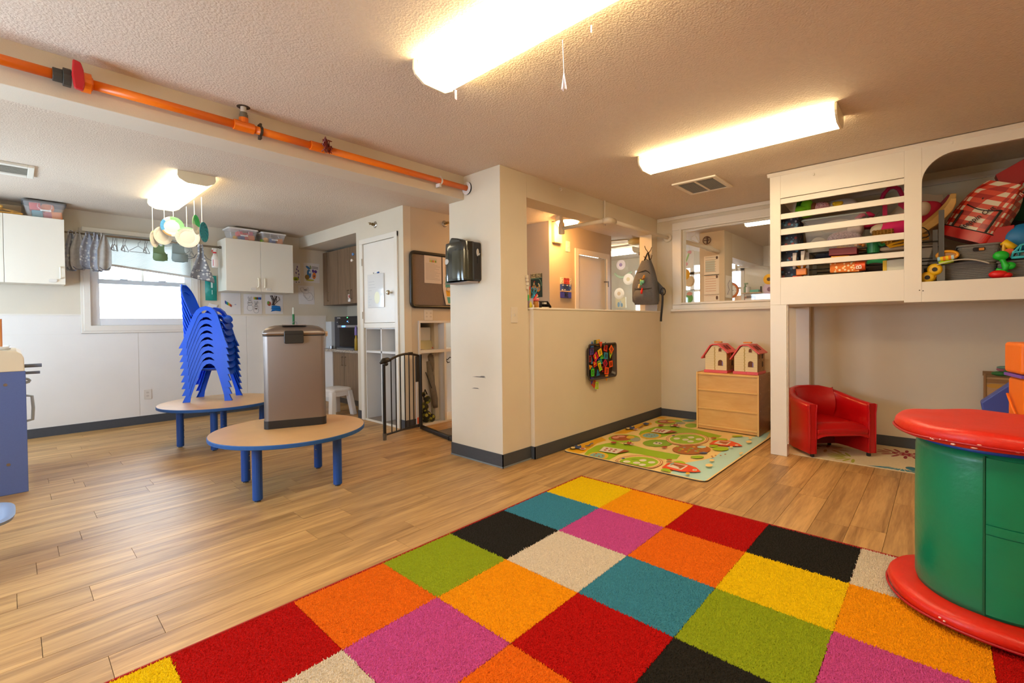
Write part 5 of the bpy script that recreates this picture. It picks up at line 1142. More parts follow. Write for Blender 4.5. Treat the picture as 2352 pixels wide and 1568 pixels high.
# ================================================================== FARM PLAY MAT
MZ = .0115
pm_ = thing('play_mat', 'rounded foam play mat printed with a farm, a pond and red boats, in the corner', 'play mat', (4.5, 1.95, 0))
MX0, MX1, MY0, MY1 = 3.485, XE-.03, 1.278, 2.60
ob('foam_base', MB().prism(rrect(MX0, MY0, MX1, MY1, .06, 6), lambda x, y, h: (x, y, .0008+h), .0085), mat('#3E332A', rough=.7), pm_)
ob('printed_top', MB().prism(rrect(MX0, MY0, MX1, MY1, .06, 6), lambda x, y, h: (x, y, .0093+h), .0022), mat('#F0CF86', rough=.45), pm_)
PC = dict(green='#9DC00A', green2='#86AC10', orange='#EDAC14', water='#B2DAD2', cream='#F0CF86', brown='#A8501C', brown2='#B0621C', white='#E3D6C0', red='#E64814', blue='#3A4F7A', pond='#7FB0A8', yellow='#E3B62A', grey='#9AA08A', pink='#DE9A80', dark='#33302C', rust='#B0341C')
LAYER = [0]
def pm(zx, zy):
    p = aZ(1280+zx/4.704, 940+zy/4.704, MZ); return (min(max(p.x, MX0+.012), MX1-.012), min(max(p.y, MY0+.012), MY1-.012))
def pprint(poly, col, name='printed_shape', floor=False):
    LAYER[0] += 1; z = MZ+.00012*LAYER[0]
    P = [q if floor else pm(*q) for q in poly]
    # orientation
    A = sum(P[i][0]*P[(i+1) % len(P)][1]-P[(i+1) % len(P)][0]*P[i][1] for i in range(len(P)))
    if A < 0: P = P[::-1]
    ob(name, MB().add([(x, y, z) for x, y in P], [tuple(range(len(P)))]), mat(PC[col], rough=.45), pm_)
def pe(cx, cy, rx, ry, col, name='printed_shape', n=26, rot=0): pprint(ell(cx, cy, rx, ry, n, rot), col, name)
pprint([(1205, 700), (1300, 600), (1420, 570), (1580, 545), (1700, 515), (1770, 460), (1845, 440), (1850, 345), (1880, 310), (2000, 292), (2120, 300), (2300, 240), (2320, 330), (1690, 776), (1620, 783), (1500, 762)], 'water', 'printed_water')
pprint([(75, 432), (130, 405), (480, 300), (530, 332), (430, 366), (300, 460), (240, 478), (120, 460)], 'orange', 'printed_field')
pprint([(600, 262), (720, 215), (930, 143), (1010, 140), (1025, 160), (880, 212), (740, 262)], 'orange', 'printed_field')
pprint([(1060, 95), (1105, 78), (1190, 92), (1150, 103)], 'orange', 'printed_field')
pprint([(270, 495), (330, 440), (420, 392), (520, 368), (640, 350), (705, 372), (850, 396), (980, 432), (1330, 492), (1290, 538), (1170, 540), (900, 484), (760, 468), (670, 486), (560, 545)], 'green', 'printed_field')
pprint([(880, 268), (900, 236), (1050, 190), (1200, 175), (1300, 188), (1500, 218), (1780, 286), (1740, 306), (1600, 300), (1400, 268), (1250, 262), (1170, 290), (1060, 318), (960, 322)], 'green', 'printed_field')
pe(1205, 137, 150, 30, 'green', 'printed_oval'); pe(1180, 133, 100, 21, 'brown', 'printed_pen'); pe(1330, 148, 55, 13, 'grey'); pe(1235, 130, 45, 10, 'yellow'); pe(1140, 128, 40, 8, 'pink')
pe(1420, 122, 70, 12, 'pond'); pe(1450, 175, 70, 24, 'green', 'printed_oval')
pe(725, 315, 172, 43, 'green', 'printed_oval'); pe(695, 308, 118, 32, 'brown', 'printed_pen'); pe(845, 325, 55, 22, 'grey'); pe(790, 302, 45, 16, 'yellow'); pe(690, 292, 45, 10, 'pink'); pe(630, 305, 36, 11, 'pink')
pe(1010, 285, 116, 37, 'yellow', 'printed_ring'); pe(1010, 284, 88, 25, 'pond', 'printed_pond')
for x, y in ((970, 280), (1020, 290), (1050, 278), (995, 268)): pe(x, y, 10, 4, 'brown2', n=10)
pe(440, 505, 112, 44, 'yellow', 'printed_ring'); pe(430, 505, 84, 31, 'pond', 'printed_pond')
for x, y in ((400, 495), (450, 510), (420, 480), (490, 505)): pe(x, y, 12, 6, 'brown2', n=10)
pe(1085, 368, 162, 39, 'green2', 'printed_oval'); pe(1085, 369, 50, 14, 'white'); pe(1072, 364, 14, 5, 'dark', n=10); pe(1105, 370, 12, 5, 'dark', n=10)
def pen(cx, cy, s):
    for k, (a, b, c) in enumerate(((232, 63, 'rust'), (226, 60, 'cream'), (215, 56, 'rust'), (209, 53, 'cream'), (188, 47, 'green'))): pe(cx, cy, a*s, b*s*1.1, c, 'printed_fence' if k < 4 else 'printed_oval', 34)
    for dx, dy in ((-115, -6), (-20, 6), (40, -18), (125, 2), (35, 26)): pe(cx+dx*s, cy+dy*s, 36*s, 11*s, 'white', 'printed_sheep', 12)
    pe(cx-40*s, cy-26*s, 34*s, 10*s, 'green2', 'printed_bush', 12); pe(cx-150*s, cy-36*s, 18*s, 6*s, 'blue', n=10)
pen(1405, 325, 1.0); pen(880, 577, 1.12)
pe(1450, 440, 207, 52, 'brown2', 'printed_garden', 30)
for k in range(16): pe(1300+(k*53) % 300, 408+(k*29) % 64, 17, 6, ('green', 'orange', 'green2', 'grey')[k % 4], 'printed_plant', 8)
pe(1560, 415, 50, 12, 'water', n=12); pe(1580, 480, 46, 9, 'blue', n=10)
pe(1765, 435, 88, 21, 'green', 'printed_bush'); pe(1512, 524, 72, 15, 'green', 'printed_bush'); pe(1945, 297, 60, 8, 'green', 'printed_bush'); pe(1760, 335, 80, 14, 'green', 'printed_bush'); pe(1310, 600, 75, 34, 'green', 'printed_bush'); pe(1170, 675, 55, 26, 'green', 'printed_bush'); pe(1690, 405, 50, 12, 'green', 'printed_bush')
pprint([(1128, 640), (1195, 590), (1260, 583), (1400, 604), (1500, 640), (1552, 686), (1480, 691), (1330, 684), (1200, 656)], 'red', 'printed_boat')
pprint([(1180, 625), (1250, 590), (1415, 620), (1340, 668)], 'white', 'printed_deck'); pprint([(1215, 620), (1262, 597), (1390, 622), (1330, 655)], 'brown', 'printed_cabin'); pprint([(1195, 628), (1250, 612), (1320, 640), (1290, 655)], 'white'); pe(1485, 668, 26, 10, 'white', n=12); pe(1487, 669, 15, 6, 'grey', n=12); pprint([(1215, 600), (1260, 585), (1262, 598), (1232, 612)], 'pond')
pprint([(1638, 385), (1695, 347), (1760, 342), (1880, 352), (1960, 380), (2004, 407), (1930, 410), (1800, 404)], 'red', 'printed_boat')
pprint([(1690, 378), (1745, 349), (1880, 362), (1835, 396)], 'white', 'printed_deck'); pprint([(1722, 375), (1758, 355), (1862, 366), (1822, 388)], 'brown', 'printed_cabin'); pprint([(1712, 380), (1745, 368), (1800, 386), (1770, 392)], 'white'); pe(1938, 398, 20, 6, 'white', n=12)
for (a, b, c_, d), e_ in ((((450, 462), (505, 414), (722, 446), (640, 490)), (784, 462)), (((1008, 252), (1062, 215), (1232, 236), (1150, 271)), (1302, 256))):
    pprint([a, b, c_, d], 'white', 'printed_barn'); pprint([d, c_, e_], 'brown', 'printed_roof')
    for q in (.25, .5, .75):
        for w_ in (.35, .7):
            x = a[0]+(d[0]-a[0])*q+(b[0]-a[0])*w_; y = a[1]+(d[1]-a[1])*q+(b[1]-a[1])*w_; pe(x, y, 17, 6, 'rust', n=8)
for x, y, s in ((215, 425, 1), (800, 215, .8), (770, 382, .7), (1270, 187, .7)):
    pe(x-45*s, y+2*s, 33*s, 14*s, 'dark', 'printed_wheel', 14); pe(x-45*s, y+2*s, 25*s, 10*s, 'cream', 'printed_wheel', 14); pe(x+10*s, y-8*s, 36*s, 22*s, 'blue' if s > .75 else 'rust', 'printed_tractor', 12); pe(x+15*s, y-22*s, 22*s, 10*s, 'dark', 'printed_wheel', 12); pe(x+15*s, y-22*s, 15*s, 6*s, 'cream', 'printed_wheel', 12); pe(x+60*s, y+14*s, 34*s, 10*s, 'white'); pe(x+58*s, y+12*s, 24*s, 6*s, 'rust')
pprint([(300, 408), (340, 402), (365, 380), (395, 378), (385, 390), (370, 388), (348, 412), (302, 416)], 'blue'); pprint([(860, 208), (895, 204), (915, 190), (940, 192), (918, 198), (900, 212)], 'blue')
pprint([(918, 170), (950, 156), (1000, 166), (965, 184)], 'blue')
for x, y in ((610, 375), (1120, 185), (1210, 565), (1690, 325), (1160, 425)): pe(x, y, 34, 10, 'rust' if x < 1200 else 'brown2', n=7)
for x, y, a in ((1640, 625, 40), (1670, 570, 28), (2000, 497, 34), (2070, 368, 32), (2085, 328, 20), (1880, 425, 18)): pe(x, y, a, a*.42, 'cream', 'printed_cloud', 12)
pe(1410, 715, 26, 12, 'orange', n=8)
for x, y in ((1670, 528), (1710, 520), (1765, 520), (1815, 507), (1680, 540)): pe(x, y, 12, 5, 'brown2', n=7)

# ================================================================== SHELF UNIT WITH TWO DOLL HOUSES
MAPLE = wood_mat('#E0B065', '#D0984A', (14, 2.2, 9), rough=.42, rand=0, name='maple', fine=.5); MAPLE_E = mat('#E3B468', rough=.45)
cx0, cx1, cy0, cy1, ct_ = 5.185, 5.61, 1.362, 2.0, .645
cab = thing('shelf_unit', 'low maple shelf unit turned backwards, with three trim strips, in the corner', 'shelf unit', (5.4, 1.68, .0125))
cb0 = .0225
ob('back_panel', MB().box((cx0+.012, cy0+.012, cb0), (cx0+.024, cy1-.012, ct_-.02)), MAPLE, cab)
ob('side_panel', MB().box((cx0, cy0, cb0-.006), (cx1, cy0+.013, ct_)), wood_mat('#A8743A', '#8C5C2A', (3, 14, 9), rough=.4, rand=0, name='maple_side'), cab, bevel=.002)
ob('side_panel', MB().box((cx0, cy1-.013, cb0-.006), (cx1, cy1, ct_)), MAPLE, cab, bevel=.002)
ob('side_edge', MB().box((cx0-.002, cy0, cb0-.006), (cx0-.0002, cy0+.016, ct_)).box((cx0-.002, cy1-.016, cb0-.006), (cx0-.0002, cy1, ct_)), MAPLE_E, cab)
ob('top_panel', MB().box((cx0+.004, cy0+.0135, ct_-.018), (cx1, cy1-.0135, ct_-.004)), MAPLE, cab)
for z in (.628, .452, .252, .062): ob('trim_strip', MB().box((cx0-.004, cy0+.0165, z-.009), (cx0+.012, cy1-.0165, z+.008)), MAPLE_E, cab, bevel=.004)
for z in (.60, .45, .27, .08):
    for x in (5.24, 5.56): ob('screw_head', MB().lathe([(.005, cy0-.001), (.005, cy0-.0002)], (x, 0, z), 8, axis='y'), mat('#D8CBB8', metal=.6, rough=.3), cab)
PKR = mat('#DE4640', rough=.4); CRW = mat('#E3CE9E', rough=.5); DKI = mat('#6B3A1A', rough=.7); STN = mat('#B08A5C', rough=.7, noise=.2, nscale=60, bump=.6, bscale=80); PKB = mat('#D8525A', rough=.45)
def dollhouse(y0, label, big):
    """cream front facing -X; world coords, y decreasing to the viewer's right"""
    W_, D_ = .25, .262; x0 = 5.235; z0 = .6415+.0002
    t = thing('dollhouse', label, 'doll house', (x0+D_/2, y0-W_/2, z0), group=None)
    f = lambda u, z, d: (x0+d, y0-u, z0+z)
    prof = [(.012, .03), (W_-.012, .03), (W_-.012, .225), (.157, .30), (.10, .30), (.08, .288), (.012, .185)]
    ob('house_walls', MB().prism(prof, f, D_), CRW, t, bevel=.002)
    ob('stone_wall', MB().box((x0+.002, y0-W_+.0095, z0+.03), (x0+D_-.002, y0-W_+.0115, z0+.222)), STN, t)
    ob('base_skirt', MB().box((x0-.008, y0-W_, z0), (x0+D_+.008, y0, z0+.03)).box((x0-.014, y0-W_, z0), (x0-.0, y0-W_*.55, z0+.03)), PKB, t, bevel=.003)
    def roof(pts, th, ya, yb):
        q = []
        for i, (u, z) in enumerate(pts):
            a = Vector(pts[min(i+1, len(pts)-1)])-Vector(pts[max(i-1, 0)]); n = Vector((-a.y, a.x)).normalized(); q.append((u+n.x*th, z+n.y*th))
        return MB().prism(pts+q[::-1], f, 1.0), q
    rp = [(-.02, .150), (-.004, .172), (.076, .294), (.098, .303), (.155, .303), (W_+.008, .216)]
    q = []
    for i, (u, z) in enumerate(rp):
        a = Vector(rp[min(i+1, 5)])-Vector(rp[max(i-1, 0)]); n = Vector((-a.y, a.x)).normalized(); q.append((u+n.x*.013, z+n.y*.013))
    fr = lambda u, z, d: (x0-.022+d, y0-u, z0+z)
    ob('roof', MB().prism(rp+q[::-1], fr, D_+.044), PKR, t, bevel=.002)
    ob('roof_handle', MB().prism(rrect(W_*.30, .325, W_*.62, .340, .006), lambda u, z, d: (x0+.09+d, y0-u, z0+z), .05), mat('#E08A20', rough=.4), t, bevel=.004)
    for (d0, d1) in ((.05, .09), (.13, .17)):
        P = [(.175, .289), (.222, .244)]; ob('skylight', MB().add([(x0+d, y0-u-.011, z0+z+.013) for d in (d0, d1) for u, z in P], [(0, 1, 3, 2)]), mat('#7A1D1A', rough=.6), t, solid=.003)
    ob('seam_ivy', MB().tube([(x0-.003, y0-W_*.46-.004*math.sin(k*2.2), z0+.03+k*.0125) for k in range(21)], .004, 5), mat('#C2A45A', rough=.7), t)
    def arch(u0, z0_, w, h): return [(u0, z0_), (u0+w, z0_)]+[(u0+w/2+w/2*math.cos(a), z0_+h-w/2+w/2*math.sin(a)) for a in (PI*k/8 for k in range(9))]
    for u, z, w, h in ((.155, .232, .034, .042), (.148, .078, .055, .068)):
        g_ = ob('window_opening', MB().prism(arch(u, z, w, h), lambda a, b, d: (x0-.0015-d, y0-a, z0+b), .0012), DKI, t)
        ob('window_trim', MB().tube([(x0-.003, y0-a, z0+b) for a, b in arch(u, z, w, h)], .0025, 5, closed=True), mat('#EAD9AE', rough=.5), t)
    ob('inner_glint', MB().box((x0-.0042, y0-.192, z0+.082), (x0-.0034, y0-.202, z0+.128)), mat('#7A6AA8', rough=.5), t)
    for (d, z, w, h, c) in ((.055, .165, .035, .05, '#A8661A'), (.155, .165, .04, .055, '#3A2A18'), (.155, .075, .045, .06, '#4A2F18')):
        ob('side_window', MB().prism(arch(d, z, w, h), lambda a, b, e_: (x0+a, y0-W_+.0092-e_, z0+b), .001), mat(c, rough=.7), t)
    for k in range(8): ob('board_line', MB().box((x0-.0012, y0-.016, z0+.055+k*.024), (x0-.0004, y0-W_+.016, z0+.0565+k*.024)), mat('#CDB585', rough=.6), t)
dollhouse(1.932, 'left hand cream toy house with a coral roof, on the maple shelf unit', 0)
dollhouse(1.628, 'right hand cream toy house with a coral roof and stone side wall', 1)

# ================================================================== TRAY OF MAGNETIC TILES ON THE HALF WALL
TRX0, TRX1, TRZ0, TRZ1, TY = 3.93, 4.455, .632, .975, YH-.0005
tr = thing('metal_tray', 'dark baking tray mounted on the half wall, covered in magnetic tiles', 'tray', ((TRX0+TRX1)/2, YH-.03, TRZ0))
TM = mat('#57504C', metal=.75, rough=.38)
def trring(y, e, r=.035): return [(x, y, z) for x, z in rrect(TRX0+e, TRZ0+e, TRX1-e, TRZ1-e, r)]
ob('tray_pan', MB().add(trring(TY-.002, .02), [tuple(range(24))]), mat('#3E332E', metal=.5, rough=.4), tr)
ob('tray_wall', MB().rings([trring(TY, .02), trring(TY-.040, .0), trring(TY-.043, -.006), trring(TY-.043, -.014), trring(TY-.039, -.014), trring(TY-.037, .0)], True, False), TM, tr, smooth=False, solid=.0012)
def mtile(zx, zy, kind, s, ang, col, label, dy=.012):
    p = aY(1330+zx/12.06, 770+zy/12.06, YH-dy)
    if kind == 's': P = [(-1, -1), (1, -1), (1, 1), (-1, 1)]
    elif kind == 'r': P = [(-.8, -1.15), (.8, -1.15), (.8, 1.15), (-.8, 1.15)]
    elif kind == 't': P = [(-1, -.9), (1, -.9), (0, 1.2)]
    elif kind == 'l': P = [(-.6, -1.2), (.6, -1.2), (0, 1.5)]
    c, q = math.cos(ang), math.sin(ang); h_ = s/2
    P = [((x*c-z*q)*h_, (x*q+z*c)*h_) for x, z in P]; n = len(P)
    k = .62 if n == 4 else .46
    I = [(x*k, z*k) for x, z in P]
    mb = MB(); V = [(p.x+x, p.y, p.z+z) for x, z in P]+[(p.x+x, p.y, p.z+z) for x, z in I]+[(p.x+x, p.y-.007, p.z+z) for x, z in P]+[(p.x+x, p.y-.007, p.z+z) for x, z in I]
    F = []
    for i in range(n):
        j = (i+1) % n; F += [(2*n+i, 2*n+j, 3*n+j, 3*n+i), (i, n+i, n+j, j), (i, j, 2*n+j, 2*n+i), (n+i, 3*n+i, 3*n+j, n+j)]
    t = thing('magnetic_tile', label, 'toy tile', tuple(p), group='magnetic tiles on the baking tray')
    ob('tile_frame', mb.add(V, F), mat(col, rough=.25), t, bevel=.0012)
    ob('tile_pane', MB().prism(I, lambda x, z, d: (p.x+x, p.y-.0025-d, p.z+z), .002), mat(col, rough=.15, alpha=.35), t)
TL = [
 (350, 260, 't', .062, 0, '#1F5C9E', 'blue triangle tile standing on the top left rim of the tray', .03), (520, 195, 's', .062, .05, '#D8A814', 'yellow square tile sticking up above the tray', .03),
 (440, 205, 'r', .05, 0, '#2E5F3A', 'dark green tile edge behind the yellow tile above the tray', .022), (595, 245, 't', .055, PI, '#E8502A', 'orange red triangle tile pointing down over the top rim', .05), (700, 235, 'l', .045, -.9, '#3A6B4A', 'dark green tile lying on the top rim of the tray', .03),
 (335, 445, 's', .068, .06, '#4A3C8E', 'violet square tile in the upper left of the tray', .012), (725, 350, 's', .07, -.22, '#C2301C', 'red square tile near the top of the tray', .012), (885, 385, 's', .07, .75, '#F0681C', 'orange square tile standing on its corner at the upper right', .022),
 (572, 470, 's', .07, .38, '#F2C21A', 'yellow square tile tilted in the upper middle of the tray', .03), (620, 570, 't', .07, .1, '#4FBF2A', 'bright green tile half hidden under the tilted yellow one', .014), (735, 565, 's', .07, -.1, '#1785A8', 'turquoise square tile right of the bright green tile', .022),
 (865, 530, 't', .07, 2.9, '#A8C82A', 'lime triangle tile under the orange corner tile', .012), (295, 650, 'r', .06, 0, '#8E1C1C', 'dark red tile at the left wall of the tray', .012), (455, 590, 's', .075, .6, '#D8124E', 'magenta tile on its corner left of centre', .02),
 (440, 585, 'l', .04, .3, '#F2B21A', 'thin yellow triangle tile over the magenta tile', .03), (345, 705, 'l', .05, .1, '#4A7FA8', 'pale blue narrow tile left of the magenta tile', .014), (430, 785, 's', .06, .3, '#D8262A', 'red square tile below the magenta tile', .014),
 (430, 780, 't', .04, -1.5, '#F28A1A', 'small orange triangle tile resting on the red square tile', .024), (540, 770, 's', .05, .2, '#9AC82A', 'lime square tile at the very centre of the tray', .014), (605, 725, 't', .055, .1, '#1E9A8E', 'teal triangle tile at the centre of the tray', .02),
 (555, 690, 's', .04, .4, '#2A4A9E', 'navy square tile behind the teal triangle', .012), (565, 850, 'r', .06, .35, '#E8C21A', 'yellow tile below the centre of the tray', .022), (590, 900, 't', .062, .25, '#A6D42A', 'lime triangle tile over the lower yellow tile', .03),
 (715, 775, 's', .07, .7, '#B8123A', 'crimson tile on its corner right of centre', .016), (875, 790, 's', .068, .1, '#E8581A', 'orange square tile at the right of the tray', .012), (755, 980, 's', .075, -.12, '#F0501C', 'large orange red square tile at the lower right', .026),
 (665, 930, 's', .06, .05, '#7A1426', 'maroon tile behind the large orange red one', .012), (310, 870, 't', .05, -1.3, '#F2A01A', 'amber triangle tile at the lower left wall of the tray', .014), (368, 1030, 'r', .066, 0, '#3FC22A', 'green rectangular tile in the lower left corner', .024),
 (370, 960, 't', .07, .1, '#1E8A6E', 'sea green triangle tile behind the green rectangle', .014), (515, 1040, 't', .064, .1, '#167AA8', 'blue triangle tile standing at the bottom of the tray', .016), (755, 1170, 't', .06, PI, '#F2981A', 'amber triangle tile hanging below the tray', .03),
 (350, 1250, 't', .066, 2.9, '#2A2A7E', 'indigo triangle tile hanging under the lower left corner', .03), (400, 1320, 's', .072, .9, '#C2321C', 'rust red tile dangling below the indigo one', .024), (485, 1385, 'r', .066, -.05, '#A8CC2A', 'lime rectangular tile hanging lowest below the tray', .03)]
for z in TL: mtile(*z)
# ================================================================== RED ARMCHAIR
RED = mat('#B8060C', rough=.32, bump=.08, bscale=60, coat=.15)
ac = thing('armchair', 'small red leatherette tub armchair under the loft', 'armchair', (4.905, .628, .0072), rz=-math.radians(46.4))
def tub():
    W2, D = .262, .46; th = .062
    path = [(-W2, .0), (-W2+.002, .12), (-W2+.006, .24), (-W2+.03, .34), (-W2+.09, .42), (-.10, D-.005), (0, D), (.10, D-.005), (W2-.09, .42), (W2-.03, .34), (W2-.006, .24), (W2-.002, .12), (W2, .0)]
    tops = [.468, .478, .495, .52, .553, .57, .573, .57, .553, .52, .495, .478, .468]
    R = []; n = len(path)
    for i, (x, y) in enumerate(path):
        a = Vector(path[min(i+1, n-1)])-Vector(path[max(i-1, 0)]); a.normalize(); nn = Vector((a.y, -a.x)) # outward right of travel
        nn = -nn
        tp = tops[i]; flare = .022
        P = []
        for o, z in ((-.5, .03), (-.55, tp-.09), (-.62, tp-.03), (-.42, tp-.004), (0, tp), (.45, tp-.006), (.66, tp-.035), (.55, tp-.08), (.45, .25), (.42, .03)):
            P.append((x+nn.x*o*th*1.0, y+nn.y*o*th, z))
        R.append(P)
    return MB().rings(R)
ob('arms_and_back', tub(), RED, ac, local=True, smooth=True, bevel=.006, angle=1.2)
for s in (-1, 1):
    ob('arm_front', MB().rings([[(s*.262+x*w_, -.012-d, z) for x in (-.5, -.3, 0, .3, .5) for d in (0,)]+[(s*.262+x*w_, .01, z) for x in (.5, -.5)] for z, w_, dd in ((.03, .066, 0), (.25, .068, 0), (.40, .074, 0), (.45, .08, 0), (.468, .06, 0))]), RED, ac, local=True, bevel=.008)
    for o in (-.028, .026): ob('piping', MB().tube([(s*.262+o*(1+.25*(z > .4)), -.013, z) for z in (.035, .2, .38, .44, .462)], .005, 6), RED, ac, local=True, smooth=True)
    ob('foot', MB().lathe([(.012, 0), (.016, .004), (.016, .03)], (s*.25, .02, 0), 10), mat('#141210', rough=.5), ac, local=True); ob('foot', MB().lathe([(.012, 0), (.016, .004), (.016, .03)], (s*.17, .40, 0), 10), mat('#141210', rough=.5), ac, local=True)
ob('seat_cushion', MB().grid(lambda i, j: ((i-.5)*.455, -.015+.435*j, .292-.03*abs(2*i-1)**4-(.10*(1-j/.14)**2 if j < .14 else 0)), 16, 20).grid(lambda i, j: ((i-.5)*.455, -.012+.02*j, .19+.004*j), 6, 1), RED, ac, local=True, smooth=True, solid=.01)
ob('seat_front', MB().rings([[(-.228, y, z), (.228, y, z), (.228, y+.05, z), (-.228, y+.05, z)] for z, y in ((.19, -.005), (.215, -.018), (.245, -.016))]), RED, ac, local=True, bevel=.012)
ob('inner_back', MB().grid(lambda i, j: ((i-.5)*.36, .425-.045*math.sin(j*PI)-.05*abs(2*i-1)**2, .27+.28*j), 12, 12), RED, ac, local=True, smooth=True, solid=.02)
for s in (-1, 1): ob('back_seam', MB().tube([(s*.178, .372-.03*math.sin(j*PI), .30+.26*j) for j in (0, .25, .5, .75, 1)], .004, 6), mat('#7A0408', rough=.5), ac, local=True)
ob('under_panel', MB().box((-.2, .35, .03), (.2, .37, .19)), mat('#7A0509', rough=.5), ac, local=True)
# floral mat under it
fm = thing('floral_mat', 'cream mat with teal and red flower print under the red armchair', 'rug', (5.2, 0, 0))
ob('mat_base', MB().prism(rrect(4.745, -1.2, 5.62, 1.03, .03), lambda x, y, h: (x, y, .0008+h), .006), mat('#D3C09A', rough=.85, noise=.05, nscale=80), fm)
def fprint(poly, col, k):
    A = sum(poly[i][0]*poly[(i+1) % len(poly)][1]-poly[(i+1) % len(poly)][0]*poly[i][1] for i in range(len(poly)))
    ob('printed_petal', MB().add([(min(max(x, 4.755), 5.6), y, .0070+.0001*k) for x, y in (poly if A > 0 else poly[::-1])], [tuple(range(len(poly)))]), mat(col, rough=.85), fm)
for k in range(13):
    a = 2.2+k*.24; fprint(ell(4.86+.17*math.cos(a), .22+.22*math.sin(a), .13, .016, 10, math.atan2(.22*math.sin(a), .17*math.cos(a))), '#3A8496', k % 3)
fprint(ell(4.88, .17, .05, .035, 14), '#2A6A80', 4); fprint([(4.80, .16), (4.86, .20), (4.98, .05), (5.0, .0), (4.93, .04)], '#2A7A90', 5); fprint(ell(4.9, .1, .02, .07, 10, .4), '#2A7A90', 6)
for k in range(14):
    a = k*.449; fprint(ell(5.36+.12*math.cos(a), .22+.16*math.sin(a), .055, .014, 8, a), '#8E2030', k % 3)
fprint(ell(5.36, .22, .07, .10, 14), '#9A2536', 4)
for k in range(8): a = k*.785; fprint(ell(5.36+.04*math.cos(a), .22+.06*math.sin(a), .012, .016, 8), '#D3B79A', 5)
for k in range(9):
    a = .4+k*.35; fprint(ell(4.93+.10*math.cos(a), .55+.13*math.sin(a), .07, .013, 8, a), '#A8A43A', k % 3)
for k in range(8):
    a = k*.8; fprint(ell(5.15+.1*math.cos(a), .78+.12*math.sin(a), .06, .014, 8, a), '#B08A4A', k % 3)
for k in range(9):
    a = k*.7; fprint(ell(5.1+.12*math.cos(a), -.05+.14*math.sin(a), .06, .013, 8, a), '#3A8496', k % 3)

# ================================================================== SOFT PLAY SPOOL
SCX, SCY = 2.70, -.175
spl = thing('foam_spool', 'large soft play spool with red discs and a green drum, at the right edge', 'soft play spool', (SCX, SCY, .0150))
VR = mat('#D3210F', rough=.38, bump=.12, bscale=90, noise=.04, nscale=20); VG = mat('#007F57', rough=.33, bump=.10, bscale=45, noise=.05, nscale=9)
def disc(zb, zt, R, wob, z_tilt=0):
    n = 72; Rr = []; h = (zt-zb)
    for r, k in ((.02, 0), (.55, 0.0), (.88, .0), (.955, .06), (.99, .25), (1.0, .5), (.99, .75), (.955, .94), (.88, 1.0), (.6, .985), (.3, .98), (.02, .98)):
        q = []
        for i in range(n):
            a = 2*PI*i/n; w = 1+wob*(math.sin(a*5+1)+.6*math.sin(a*9+k*3))*.5*(r > .85)
            z = zb+h*k+z_tilt*math.cos(a-2.2)*r+.003*math.sin(a*7)*(k > .4)*(r > .85)
            q.append((SCX+R*r*w*math.cos(a), SCY+R*r*w*math.sin(a), z))
        Rr.append(q)
    return MB().rings(Rr)
def ring_pts(R, z, n=72): return [(SCX+R*math.cos(2*PI*i/n), SCY+R*math.sin(2*PI*i/n), z) for i in range(n)]
ob('bottom_disc', disc(.0205, .084, .350, .012, .004), VR, spl, smooth=True)
ob('drum', MB().lathe([(.250, .086), (.256, .11), (.257, .40), (.255, .66), (.250, .695)], (SCX, SCY, 0), 64), VG, spl, smooth=True)
ob('blue_collar', MB().lathe([(.246, .68), (.246, .72)], (SCX, SCY, 0), 48), mat('#123E9A', rough=.45), spl, smooth=True)
ob('top_disc', disc(.715, .785, .326, .010), VR, spl, smooth=True)
ob('disc_piping', MB().tube([(SCX+.3275*math.cos(a)*(1+.004*math.sin(9*a)), SCY+.3275*math.sin(a)*(1+.004*math.sin(9*a)), .735+.003*math.sin(5*a)) for a in (2*PI*k/80 for k in range(80))], .005, 6, closed=True), mat('#A80C1C', rough=.4), spl, smooth=True)
ob('disc_piping', MB().tube([(SCX+.352*math.cos(a), SCY+.352*math.sin(a), .040+.003*math.sin(5*a)) for a in (2*PI*k/80 for k in range(80))], .005, 6, closed=True), mat('#A80C1C', rough=.4), spl, smooth=True)
sa = math.radians(168)
ob('drum_seam', MB().tube([(SCX+.2575*math.cos(sa), SCY+.2575*math.sin(sa), z) for z in (.095, .3, .5, .69)], .004, 6), mat('#005C3C', rough=.5), spl)
ob('upper_panel', MB().grid(lambda i, j: (SCX+.2595*math.cos(sa+.02+1.2*i), SCY+.2595*math.sin(sa+.02+1.2*i), .44+.245*j-.02*i), 16, 4), VG, spl, smooth=True, solid=.004)
ob('lower_panel', MB().grid(lambda i, j: (SCX+.2590*math.cos(sa+.02+1.2*i), SCY+.2590*math.sin(sa+.02+1.2*i), .10+.30*j-.02*i*j), 16, 4), VG, spl, smooth=True, solid=.003)
ob('zip_flap', MB().grid(lambda i, j: (SCX+.2620*math.cos(sa+.02+1.2*i), SCY+.2620*math.sin(sa+.02+1.2*i), .405+.032*j-.02*i), 14, 2), VG, spl, smooth=True, solid=.005)
WEAR = mat('#E8C8BC', rough=.8); r4 = random.Random(9)
for k in range(13):
    a = math.radians(r4.uniform(140, 235)); z = .722+r4.random()*.03; R_ = .3285
    ob('worn_patch', MB().ball((SCX+R_*math.cos(a), SCY+R_*math.sin(a), z), (.003+r4.random()*.002, .003+r4.random()*.009, .0015+r4.random()*.002), 7, 4), WEAR, spl)
for k in range(4):
    a = math.radians(r4.uniform(140, 225)); R_ = .352
    ob('worn_patch', MB().ball((SCX+R_*math.cos(a), SCY+R_*math.sin(a), .05+r4.random()*.012), (.004, .005, .003), 7, 4), WEAR, spl)

